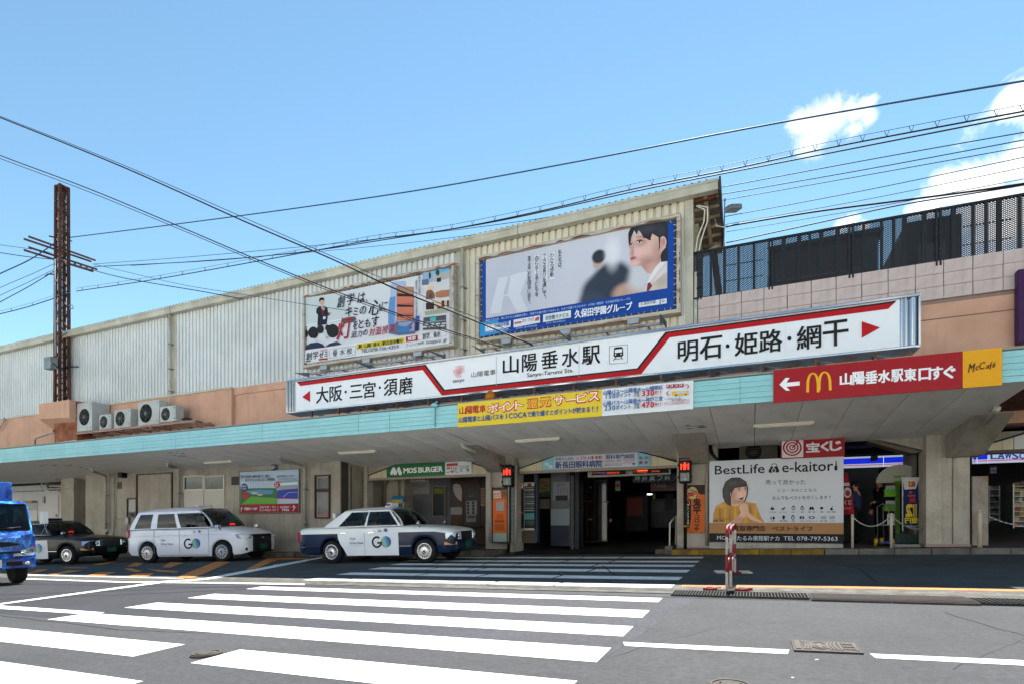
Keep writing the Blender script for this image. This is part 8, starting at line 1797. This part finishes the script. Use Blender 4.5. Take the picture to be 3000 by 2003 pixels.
# departure boards
for z_, x0_, y0_, x1_, y1_, lab, tx in ((ZC, 1165, 245, 1530, 290, 'departure board with dim orange letters on the left under the clinic sign', 'SHINKAICHI'), (ZC, 1536, 232, 1925, 274, 'departure board with brighter orange line on the right under the clinic sign', 'HIMEJI')):
    r = flat('departure_board', lab, 'departure board', ZC, x0_, y0_, x1_, y1_, 16.4, '#a9a89c', d=.2, group='departure boards'); S = Sign(plane_y(16.4), ZC, gap=.004)
    x_ = x0_ + 38; S.rect(x_, y0_ + 6, x1_ - 16, y0_ + 30, '#101114'); S.lay(2)
    OR = P('#d8421a', .5, 0, .5); S.txt(tx, x_ + 140 if 'S' == tx[0] else x_ + 175, y0_ + 10, x_ + (250 if tx[0] == 'S' else 250), y0_ + 22, '#d8421a', .02, emit=.5)
    if tx[0] == 'S': [S.ell(x_ + 42 + k * 16, y0_ + 17, 4, 4, P('#5a6ad8' if k % 2 else '#c86a8a', .5, 0, .5), n=6) for k in range(6)]; S.txt('普通', x_ + 4, y0_ + 10, x_ + 30, y0_ + 24, '#a83a1a', emit=.3)
    else: S.rect(x_ + 48, y0_ + 6, x_ + 140, y0_ + 12, P('#e8481a', .5, 0, 1.2)); S.txt('10:21', x_ + 4, y0_ + 12, x_ + 44, y0_ + 24, '#c83a1a', emit=.5); S.rect(x_ + 48, y0_ + 22, x_ + 140, y0_ + 25, P('#a83a1a', .5, 0, .4))
    S.lay(1); S.txt('次発', x0_ + 8, y0_ + 14, x0_ + 32, y0_ + 24, '#3a3a36'); S.ell((x0_ + x1_) / 2 - 40, y1_ - 8, 7, 4, '#b04048', n=8); S.txt('山陽電車', (x0_ + x1_) / 2 - 20, y1_ - 10, (x0_ + x1_) / 2 + 40, y1_ - 3, '#8a8a80'); S.build('lettering', r)
    b = MB(); p = at(*ZC((x0_ + x1_) / 2, y0_), 16.5); 
    for dx in (-.4, .4): b.bar((p.x + dx, 16.5, p.z), (p.x + dx, 16.5, 3.15), .03, .03, GALV)
    b.build('hanger_rod', r)
r = flat('dermatology_sign', 'dark blue skin clinic sign hanging inside the passage', 'clinic sign', ZC, 1575, 268, 1990, 338, 17.6, '#0f1a34', d=.1); S = Sign(plane_y(17.6), ZC, gap=.004)
for ch, x in zip('坪井皮フ科', (1598, 1664, 1732, 1805, 1872)): S.txt(ch, x, 292 - (x - 1598) * .02, x + 48, 334 - (x - 1598) * .03, '#a9bdb8', .03)
slant('アレルギー科・皮膚科', 1605, 1740, 279, 9, -.02, '#5d8fa0'); slant('ふとん太鼓二階 電話番号', 1748, 1912, 274, 9, -.02, '#5d8fa0'); slant('診療', 1945, 1985, 280, 16, 0, '#41668a'); slant('時間', 1945, 1985, 302, 16, 0, '#41668a'); S.build('lettering', r)
r = flat('red_shop_banner', 'dim red banner with white writing deep in the passage', 'banner', ZC, 1742, 345, 1985, 425, 18.6, '#3f1114', d=.04); S = Sign(plane_y(18.6), ZC, gap=.004); S.txt('大垂水亭', 1775, 356, 1880, 392, '#6e6660', .02); S.txt('いらっしゃいませ', 1770, 400, 1960, 416, '#5d4440'); S.build('lettering', r)
r, a, c = boxthing('vending_machine', 'dark vending machine with red front deep in the passage', 'vending machine', ZC, 1512, 470, 1715, 800, 21, .7, '#17171a'); p, q = at(*ZC(1525, 492), 21), at(*ZC(1668, 655), 21); b = MB(); b.box(p.x, q.x, 20.98, 20.995, q.z, p.z, P('#5d1a16', .5)); b.build('red_front', r)
b = MB(); p, q = at(*ZC(1710, 454), 20.5), at(*ZC(1752, 461), 20.5); lt_ = thing('passage_lamp', 'small lit tube lamp deep in the passage', 'lamp', p); b.box(p.x, q.x, 20.5, 20.55, q.z, p.z, P('#ffffff', .5, 0, 4)); b.build('tube', lt_)
r, a, c = boxthing('service_counter', 'pale service counter wall with poster at the back of the passage', 'counter', ZC, 1700, 500, 1985, 765, 22, .5, '#3f4344'); S = Sign(plane_y(22), ZC, gap=.006); S.rect(1762, 455, 1785, 502, '#a3a558'); S.rect(1875, 455, 1950, 605, '#1d1f22'); S.rect(1790, 690, 1865, 755, '#222426'); [S.rect(1792, 696 + k * 12, 1862, 700 + k * 12, '#3c4042') for k in range(5)]; S.rect(1730, 520, 1860, 622, '#4b5052'); S.build('panels', r)
# handrail
p0 = at(*ZC(1918, 965), 14.95); r = thing('handrail', 'white metal handrail sloping beside the entrance ramp', 'handrail', p0)
b = MB(); HR = P('#bdb6a6', .4); b.tube([at(*ZC(1915, 968), 14.95), at(*ZC(1918, 725), 14.95), at(*ZC(1976, 648), 15.9), at(*ZC(1972, 920), 15.9)], .022, HR, 8); b.build('rail', r)
b = MB(); p = at(*ZC(1912, 985), 14.95); b.box(p.x - .09, p.x + .09, 14.8, 15.1, p.z - .03, p.z + .16, KERB); b.build('kerb_block', r, bevel=.02)
# orange banner on the pier
YO = 15.22
r = flat('croquette_banner', 'orange vertical banner with black lettering on the pier', 'banner', ZC, 2042, 375, 2242, 810, YO, '#c25c10', d=.03)
S = Sign(plane_y(YO), ZC, gap=.003); S.poly([(2078, 376), (2242, 371), (2240, 455), (2215, 462), (2180, 450), (2160, 430), (2078, 430)], '#1f1612'); S.poly([(2052, 510), (2112, 510), (2112, 690), (2096, 770), (2066, 774), (2066, 690)], '#1a1614'); S.lay(2)
S.ell(2125, 446, 51, 58, '#b59a2c'); S.lay(3); S.ell(2125, 446, 46, 53, '#c9b98c'); S.lay(4); S.txt('200円', 2078, 436, 2166, 482, '#b0202a', .05); slant('コロッケ', 2090, 2160, 404, 12, 0, '#3a2a1c', .02); slant('一個税込', 2082, 2168, 420, 12, 0, '#3a2a1c', .02)
S.lay(3); S.line([(2080, 520), (2098, 524), (2100, 548), (2082, 556)], 5, '#c9c4bc'); S.poly([(2070, 545), (2105, 548), (2088, 566)], '#c9c4bc'); S.vtxt('北へ30m進む', 2082, 570, 760, 26, '#bdb8b0', .02); S.lay(2)
S.vtxt('鬼平', 2167, 498, 640, 72, '#1d120c', .045); S.vtxt('コロッケ', 2167, 642, 798, 50, '#1d120c', .05)
S.build('lettering', r)

# ---------------------------------------------------------------- shop bays on the right
r, a, c = boxthing('outdoor_unit', 'dark louvred fan unit above the white advertising board', 'air conditioner', ZD, 390, 208, 655, 345, 15.5, .5, '#4a463f', 'casing')
p = at(*ZD(487, 285), 15.5); b = MB(); b.lathe([(.2, 0), (.2, -.01), (.02, -.012)], BLACKM, p, 'y', 20); b.build('fan', r)
for k in range(9):
    z_ = a.z - .04 - k * (a.z - c.z) / 9; b = MB(); b.box(a.x, c.x, 15.44, 15.47, z_ - .012, z_, P('#2c2926', .6)); b.build('louvre', r)
stx('shop_soffit', ZD, 1114, 205, 1690, 232, 17.2, .3, '#2e2b28')
# dark timber slats beyond the end of the canopy
r = thing('slatted_roof', 'dark brown slatted roof underside at the right edge beyond the canopy', 'roof', (5, 14, 3.6))
for k in range(14):
    b = MB(); b.bar((4.3, 12.9 + k * .19, 3.62 - k * .01), (9, 12.9 + k * .19, 3.62 - k * .01), .07, .12, RUST); b.build('slat', r)
b = MB(); b.box(4.3, 9, 12.8, 15.6, 3.8, 3.85, P('#1c1714', .9)); b.bar((4.35, 12.8, 3.5), (4.35, 15.5, 3.4), .1, .14, RUST); b.build('deck', r)
# convenience store
YS2 = 18.2
r = thing('convenience_store', 'convenience store with lit blue and white striped sign inside the right bays', 'shop', (4, YS2, .4))
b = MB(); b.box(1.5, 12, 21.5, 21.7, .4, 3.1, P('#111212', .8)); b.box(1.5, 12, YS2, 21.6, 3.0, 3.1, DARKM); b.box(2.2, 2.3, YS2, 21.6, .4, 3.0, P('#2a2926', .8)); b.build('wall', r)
p0, p1 = at(*ZL(55, 345), YS2), at(*ZL(915, 455), YS2); BLU = P('#0a22b8', .4, 0, .45); WHL = P('#c3cfe6', .4, 0, .22); RDL = P('#c03050', .4, 0, .25)
zt_, zb_ = p0.z, p1.z - .0
for u0, u1, nm in ((30, 512, 0), (520, 915, 0), (1575, 1612, 0), (1622, 1740, 0)):
    a_, c_ = at(*ZL(u0, 300), YS2).x, at(*ZL(u1, 300), YS2).x; b = MB(); zz0 = at(*ZL(55, 480), YS2).z; zz1 = at(*ZL(915, 318), YS2).z
    H_ = zz1 - zz0; b.box(a_, c_, YS2, YS2 + .1, zz0, zz1, WHL); o = b.build('sign_panel', r); b = MB(); b.box(a_, c_, YS2 - .008, YS2, zz0 + H_ * .33, zz1 - H_ * .16, BLU); b.build('blue_stripe', o); b = MB(); b.box(a_, c_, YS2 - .008, YS2, zz0 + H_ * .17, zz0 + H_ * .24, RDL); b.build('red_stripe', o)
a_ = at(*ZL(1745, 300), YS2).x; b = MB(); b.box(a_, a_ + 3, YS2, YS2 + .1, zz0, zz1, WHL); o = b.build('sign_panel', r); b = MB(); b.box(a_, a_ + 3, YS2 - .008, YS2, zz0 + H_ * .17, zz0 + H_ * .24, RDL); b.build('red_stripe', o)
S = Sign(plane_y(YS2), ZL, gap=.004)
for i, ch in enumerate('LAWSON'):
    x = 1778 + i * 84; S.txt(ch, x, 300, x + 76, 372, '#0a3a9c', .03, emit=.2); S.rect(x - 2, 366, x + 80, 372, P('#0a3a9c', .4, 0, .2)) if ch in 'LA' else None
S.build('lettering', r)
b = MB(); b.box(2.3, 3.4, YS2 + .8, YS2 + .9, .4, 2.7, P('#3a3b3b', .7)); a_ = at(*ZL(430, 500), YS2 + .3); c_ = at(*ZL(520, 900), YS2 + .3); b.box(a_.x, c_.x, YS2 + .3, YS2 + .5, .4, 2.3, P('#5a5c5c', .6)); b.build('window_frame', r)
r2 = flat('store_poster', 'green and yellow poster inside the convenience store window', 'poster', ZL, 530, 525, 840, 680, YS2 - .1, '#20382a'); S = Sign(plane_y(YS2 - .1), ZL, gap=.004); S.txt('150', 600, 540, 720, 590, '#8a5a20', .03); S.rect(535, 610, 835, 675, '#6e4a1c'); S.txt('円引き', 600, 618, 780, 665, '#a08a40', .03); S.build('lettering', r2)
def shelf(lab, z, x0, x1, y0, y1, Y, n, group='shelves of goods in the store'):
    a, c = at(*z(x0, y0), Y), at(*z(x1, y1), Y); r = thing('goods_shelf', lab, 'shelf', ((a.x + c.x) / 2, Y, c.z), group); b = MB()
    for x in (a.x, c.x - .03): b.box(x, x + .03, Y, Y + .4, c.z, a.z, P('#8a8c88', .4, .4))
    b.build('upright', r)
    for k in range(n):
        zz_ = c.z + (a.z - c.z) * (k + .3) / n; b = MB(); b.box(a.x, c.x, Y - .01, Y + .4, zz_, zz_ + .02, P('#a5a7a4', .4)); b.build('shelf_board', r)
        b = MB(); x = a.x + .05
        while x < c.x - .08:
            w_ = rnd.uniform(.06, .11); h_ = rnd.uniform(.08, .15); b.box(x, x + w_, Y + .04, Y + .3, zz_ + .021, zz_ + h_, P(rnd.choice(('#7a5a34', '#8a7a4a', '#4d5c3a', '#83392c', '#9a9484', '#5f4a38', '#3c4a5c')), .5)); x += w_ + .01
        b.build('goods', r, kind='stuff')
shelf('shelf of bread and snacks at the right edge inside the store', ZL, 2040, 2400, 662, 1190, 17.6, 9)
shelf('shelf with orange lit edge beside the rusty panel in the store', ZL, 1755, 1890, 690, 1120, 18.6, 6)
shelf('dim shelf deep inside the store behind the chain posts', ZL, 180, 400, 660, 980, 19.6, 5)
r, a, c = boxthing('price_tag_board', 'blue and white notice hanging in the store doorway', 'notice', ZL, 1765, 460, 1855, 545, 17.2, .02, '#26344a'); S = Sign(plane_y(17.2), ZL, gap=.004); S.txt('お得', 1775, 475, 1845, 505, '#8d98a8', .02); S.txt('商品', 1775, 515, 1845, 540, '#7d8898', .02); S.build('lettering', r)
r, a, c = boxthing('rusty_panel', 'tall rusty white steel panel standing beside the right pillar', 'panel', ZL, 1560, 578, 1752, 1396, 15.75, .06, mat('rust_panel', '#a39c92', .7, '#8d8479', 2, stain='#8a5626', sscale=(1.5, 1.5, .8), samt=.95), 'sheet')
# chain posts
def chain_post(lab, z, x, y0, y1, r_=.028):
    a, c = at(*z(x, y0), 14.95), at(*z(x, y1), 14.95); zb_ = G(a.x, 14.95) + SW; r = thing('chain_post', lab, 'post', (a.x, 14.95, zb_), 'steel posts with chains'); b = MB(); b.tube([(a.x, 14.95, zb_), (a.x, 14.95, a.z - .02), (a.x, 14.95, a.z)], [r_, r_, r_ * .6], P('#b7ad9a', .4), 10); b.build('shaft', r); b = MB(); b.tube([(a.x, 14.95, a.z - .06), (a.x, 14.95, a.z - .04)], r_ + .008, P('#8d8a80', .4), 10); b.build('collar', r); return Vector((a.x, 14.95, a.z - .05))
c1 = chain_post('thin steel post next to the white advertising board', ZL, 150, 1025, 1438); c2 = chain_post('thin steel post beside the yellow wheeled trolleys', ZL, 608, 1010, 1425); c3 = chain_post('thicker pale post in front of the rusty panel', ZL, 1650, 970, 1408, .042)
def chain(lab, a, c, sag):
    n = 36; b = MB()
    for i in range(n):
        f = lambda t: a.lerp(c, t) + Vector((0, 0, -sag * 4 * t * (1 - t))); p, q = f(i / n), f((i + 1) / n); b.bar(p, q, .022 if i % 2 else .008, .008 if i % 2 else .022, P('#8f9090', .4, .6))
    b.build('chain', None, label=lab, cat='chain', group='chains between posts', kind='thing', fix=False)
chain('drooping chain between the two thin steel posts', c1, c2, .24); chain('chain from the trolley post towards the pillar', c2, Vector((xr0 - .02, 15.4, c2.z - .3)), .12); chain('chain from the thick pale post into the right bay', c3, Vector((6.2, 15.4, c3.z - .1)), .25)
# lottery booth flags, rack, trolleys, blocks
def nobori(name, lab, z, pts, Y, col, group='advertising flags'):
    q = [at(*z(*p), Y) for p in pts]; r = thing(name, lab, 'flag', (q[-1].x, Y, G(q[-1].x, Y) + SW), group); n = 8; b = MB(); rows = []
    tl, tr_, br, bl_ = q
    for j in range(n + 1):
        t = j / n; L0, R0 = tl.lerp(bl_, t), tr_.lerp(br, t); rows.append([L0.lerp(R0, s_ / 6) + Vector((0, .035 * math.sin(s_ * 1.3 + j * .9), 0)) for s_ in range(7)])
    b.grid(rows, P(col, .7)); b.build('cloth', r, fix=False); return r, q
r, q = nobori('lottery_flag', 'dark blue lottery flag with yellow mirrored figures on a white pole', ZL, [(742, 595), (968, 592), (935, 1170), (752, 1150)], 15.9, '#131f52')
S = Sign(plane_y(15.86), ZL, gap=.003); S.poly([(744, 597), (960, 594), (925, 640), (896, 725), (762, 735)], '#b6b8bd'); S.lay(2); S.poly([(808, 632), (840, 640), (880, 632), (892, 700), (812, 702)], '#b0481c'); S.txt('キ', 820, 645, 850, 690, '#d9a020', .05, flip=True); S.txt('ャン', 850, 650, 888, 692, '#26305c', .02, flip=True)
S.txt('一等', 815, 752, 890, 780, '#a04a5c', .04, flip=True); S.txt('前後賞', 800, 792, 890, 820, '#a04a5c', .04, flip=True); S.txt('最高', 822, 832, 892, 885, '#b02638', .06, flip=True); S.txt('12', 788, 912, 892, 1045, '#c9b414', .07, flip=True); S.txt('億円', 768, 1062, 920, 1130, '#c9b414', .05, flip=True); S.txt('宝くじ発売中', 785, 1150, 930, 1175, '#a9b0c0', .02, flip=True); S.build('lettering', r)
b = MB(); b.tube([at(*ZL(741, 590), 15.92), at(*ZL(741, 1225), 15.92)], .014, P('#c9c9c4', .4), 6); b.tube([at(*ZL(720, 590), 15.92), at(*ZL(972, 590), 15.92)], .01, P('#c9c9c4', .4), 6); b.tube([at(*ZL(741, 1225), 15.92), at(*ZL(741, 1365), 15.92)], .02, P('#1c3a38', .5), 6); b.build('pole', r)
r, q = nobori('picture_flag', 'pink and black picture flag half hidden behind the blue lottery flag', ZL, [(905, 630), (985, 655), (990, 965), (900, 1240)], 16.1, '#3a1c2c')
S = Sign(plane_y(16.06), ZL, gap=.003); S.ell(945, 790, 24, 90, '#8d6c60', n=14); S.rect(915, 890, 985, 950, '#8a3468'); S.poly([(925, 1000), (985, 970), (960, 1040), (960, 1090), (925, 1088)], '#aab0b4'); S.build('print', r)
b = MB(); b.tube([at(*ZL(902, 620), 16.12), at(*ZL(892, 1262), 16.12)], .014, P('#c9c9c4', .4), 6); b.tube([at(*ZL(892, 1262), 16.12), at(*ZL(890, 1365), 16.12)], .02, P('#1c3a38', .5), 6); b.build('pole', r)
b = MB(); b.box(at(*ZL(640, 1290), 16).x, at(*ZL(960, 1290), 16).x, 15.9, 16.3, .55, .58, P('#12302e', .5)); b.box(at(*ZL(640, 1340), 16).x, at(*ZL(960, 1340), 16).x, 15.9, 15.93, .50, .8, P('#12302e', .5)); b.build('flag_stand', r)
r, q = nobori('red_flag', 'red flag with white characters showing behind the white board', ZL, [(20, 520), (95, 540), (180, 1020), (20, 1030)], 15.6, '#8d1420')
S = Sign(plane_y(15.56), ZL, gap=.003); S.ell(90, 770, 48, 62, '#a9a4a4', n=18); S.lay(2); S.ell(95, 775, 28, 36, '#8d1420', n=16); S.lay(1); S.rect(20, 655, 115, 690, '#a9a4a4'); S.txt('くじ', 55, 860, 135, 910, '#a9a4a4', .03); S.txt('発売中', 40, 940, 130, 970, '#a06a6e', .02); S.build('lettering', r)
r, a, c = boxthing('leaflet_rack', 'green leaflet rack with half-round white top beside the flags', 'rack', ZL, 660, 655, 712, 1270, 16.6, .1, '#5f8a2c', 'column')
GRN = P('#5c9a28', .5)
b = MB(); p = at(*ZL(705, 650), 16.55); b.prism([(p.x + .5 * math.cos(t), 16.55, p.z + .45 * math.sin(t)) for t in [math.pi * k / 12 for k in range(13)]], (0, .04, 0), P('#a8a89c', .5)); b.build('top_panel', r)
for y0_, y1_ in ((572, 588), (632, 650)): p, q = at(*ZL(640, y0_), 16.5), at(*ZL(775, y1_), 16.5); b = MB(); b.box(p.x, q.x, 16.5, 16.53, q.z, p.z, GRN); b.build('band', r)
for y0_, y1_ in ((728, 815), (905, 985)):
    p, q = at(*ZL(528, y0_), 16.4), at(*ZL(665, y1_), 16.4); b = MB(); b.box(p.x, q.x, 16.4, 16.5, q.z, p.z, GRN); b.build('pocket', r); p, q = at(*ZL(542, y0_ - 40), 16.45), at(*ZL(655, y0_), 16.45); b = MB(); b.box(p.x, q.x, 16.45, 16.47, q.z, p.z, P('#9fa3a8', .5)); b.build('leaflet', r)
for k, (x_, lab) in enumerate(((500, 'hand trolley with yellow wheels, the nearer of two'), (570, 'hand trolley with yellow wheels, behind the nearer one'))):
    p = at(*ZL(x_ + 20, 1370), 15.8 + k * .25); z0_ = G(p.x, p.y) + SW; r = thing('hand_trolley', lab, 'trolley', (p.x, p.y, z0_), 'hand trolleys with yellow wheels'); b = MB(); m_ = P('#5d6064', .4, .5)
    b.tube([(p.x - .12, p.y, z0_ + .12), (p.x - .12, p.y + .12, z0_ + .95), (p.x, p.y + .13, z0_ + 1.02), (p.x + .12, p.y + .12, z0_ + .95), (p.x + .12, p.y, z0_ + .12)], .014, m_, 6); b.bar((p.x - .12, p.y + .05, z0_ + .5), (p.x + .12, p.y + .05, z0_ + .5), .02, .02, m_); b.build('frame', r)
    b = MB(); b.box(p.x - .15, p.x + .15, p.y - .25, p.y + .05, z0_ + .07, z0_ + .1, P('#1c3c7a', .5)); b.build('toe_plate', r)
    for s_ in (-1, 1): b = MB(); b.lathe([(.03, -.03), (.09, -.03), (.09, .03), (.03, .03)], P('#c9a51c', .5), (p.x + s_ * .17, p.y, z0_ + .09), 'x', 14); b.build('wheel', r)
r, a, c = boxthing('notice_card', 'white notice card tied to the steel post by the trolleys', 'notice', ZL, 560, 1022, 645, 1152, 15.05, .01, '#a9abab'); S = Sign(plane_y(15.05), ZL, gap=.003); S.rect(566, 1060, 592, 1085, '#8a6a30'); S.txt('ご注意', 575, 1035, 630, 1052, '#3a3a3a', .02); S.rect(612, 1100, 640, 1140, '#8d7a50'); S.build('lettering', r)
r, a, c = boxthing('concrete_block', 'long grey concrete block on the pavement below the flags', 'block', ZL, 632, 1375, 952, 1425, 15.25, .3, mat('block_concrete', '#7b7d77', .9, '#6a6c66', 4), 'block')
r, a, c = boxthing('ceiling_speaker', 'black loudspeaker hanging before the blue store sign', 'speaker', ZL, 385, 330, 450, 385, 16.6, .25, '#17181a', 'box'); b = MB(); p = at(*ZL(400, 330), 16.7); b.tube([p, p + Vector((0, 0, .6))], .02, BLACKM, 6); b.build('mount', r)
stx('shop_post', ZL, 845, 315, 895, 585, 16.9, .25, '#8a7c68')
b = MB(); p = at(*ZI(1482, 503), 12.0); hr = thing('horn_speaker', 'small orange horn speaker above the yellow banner', 'speaker', p); b.lathe([(.13, -.06), (.12, -.04), (.05, .1), (.04, .18)], P('#b86a1c', .4), p, 'y', 18); b.build('horn', hr); b = MB(); b.tube([p + Vector((0, .1, 0)), p + Vector((0, .25, -.1)), p + Vector((0, .25, -.3))], .02, P('#6a4a30', .5), 6); b.build('bracket', hr)
b = MB(); p = at(*ZI(1087, 565), YF - .06); b.lathe([(.05, -.05), (.08, -.02), (.08, .02), (.05, .05)], P('#86b9bd', .5), p, 'z', 12); b.tube([p + Vector((0, 0, .03)), p + Vector((.04, .05, .1))], .02, P('#86b9bd', .5), 6); b.build('conduit_cap', st)

# ---------------------------------------------------------------- people standing in the bays
def stander(lab, z, x, y, Y, heading, top, bottom, hair, arm=0, hgt=1.0):
    J = dict(pelvis=(0, 0, .92), belly=(0, 0, 1.08), chest=(0, 0, 1.28), neck=(.01, 0, 1.44), chin=(.03, 0, 1.49), head=(.03, 0, 1.57), crown=(.02, 0, 1.65), shl=(0, .18, 1.36), ell=(.02, .24, 1.08), wrl=(.14 + arm, .2, .95 + arm), hal=(.2 + arm, .18, .93 + arm),
             shr=(0, -.18, 1.36), elr=(-.02, -.25, 1.08), wrr=(.08, -.24, .86), har=(.1, -.23, .78), hil=(0, .09, .88), knl=(.03, .1, .48), anl=(0, .1, .09), tol=(.13, .11, .03), hir=(0, -.09, .88), knr=(.05, -.1, .48), anr=(-.04, -.1, .09), tor=(.09, -.11, .03))
    p = at(*z(x, y), Y); zg = G(p.x, Y) + SW
    return person('person', lab, (p.x, Y, zg), heading, J, RB, zone_clothes(top, bottom, '#15151a', arm > 0), hair, scale=hgt)
stander('person in blue top standing behind the red flag', ZL, 195, 1000, 16.6, 150, '#2a3456', '#14161e', '#2a241f', .15, .95)
stander('person in black t-shirt leaning by the leaflet rack', ZL, 480, 1000, 17.0, 200, '#15161a', '#101014', '#6b6862', .1, 1.02)
stander('person in dark coat and pale skirt walking in the passage', ZC, 1308, 700, 19.0, 80, '#1d1f26', '#57585c', '#14110f', .1, .98)

# ---------------------------------------------------------------- white building past the left end of the station
YW = 17.5
wb_ = thing('white_building', 'white building past the left end of the station behind the truck', 'building', (-38, YW, -.4))
a = at(*ZP(-400, 120), YW); c = at(*ZP(830, 120), YW); b = MB(); b.box(a.x - 8, c.x, YW, YW + 3, -1.4, 3.2, WHITEB); b.build('wall', wb_)
b = MB(); p, q = at(*ZP(-100, 372), YW), at(*ZP(500, 382), YW); b.box(p.x, q.x, YW - .06, YW, q.z, q.z + .06, P('#8d9294', .6)); b.build('ledge', wb_)
for x0_, y0_, x1_, y1_ in ((525, 430, 680, 760), (322, 600, 435, 860)):
    p, q = at(*ZP(x0_, y0_), YW), at(*ZP(x1_, y1_), YW); b = MB(); b.box(p.x, q.x, YW - .05, YW, -.7, p.z, P('#c6c8c8', .6)); o = b.build('door', wb_); b = MB(); b.box(q.x - .16, q.x - .1, YW - .1, YW - .05, q.z + .4, q.z + .55, GALV); b.build('handle', o)
b = MB(); p, q = at(*ZP(205, 505), YW), at(*ZP(430, 505), YW); b.box(p.x, q.x, YW - .25, YW, p.z - .08, p.z + .04, P('#8f928f', .6)); b.box(p.x, q.x, YW - .03, YW, p.z - .5, p.z - .08, P('#a8aaa6', .6)); b.build('awning', wb_)
b = MB(); p = at(*ZP(525, 480), YW); b.box(p.x - .08, p.x + .08, YW - .12, YW, p.z - .18, p.z + .18, GALV); b.build('intercom', wb_)
b = MB(); p = at(*ZP(18, 100), 15.5); b.tube([(p.x, 15.5, 3.2), (p.x, 15.5, -.6)], .09, PIPE, 10); b.build('drainpipe', wb_)
b = MB(); b.box(-200, -52, 24, 26, -6, 5, WHITEB);
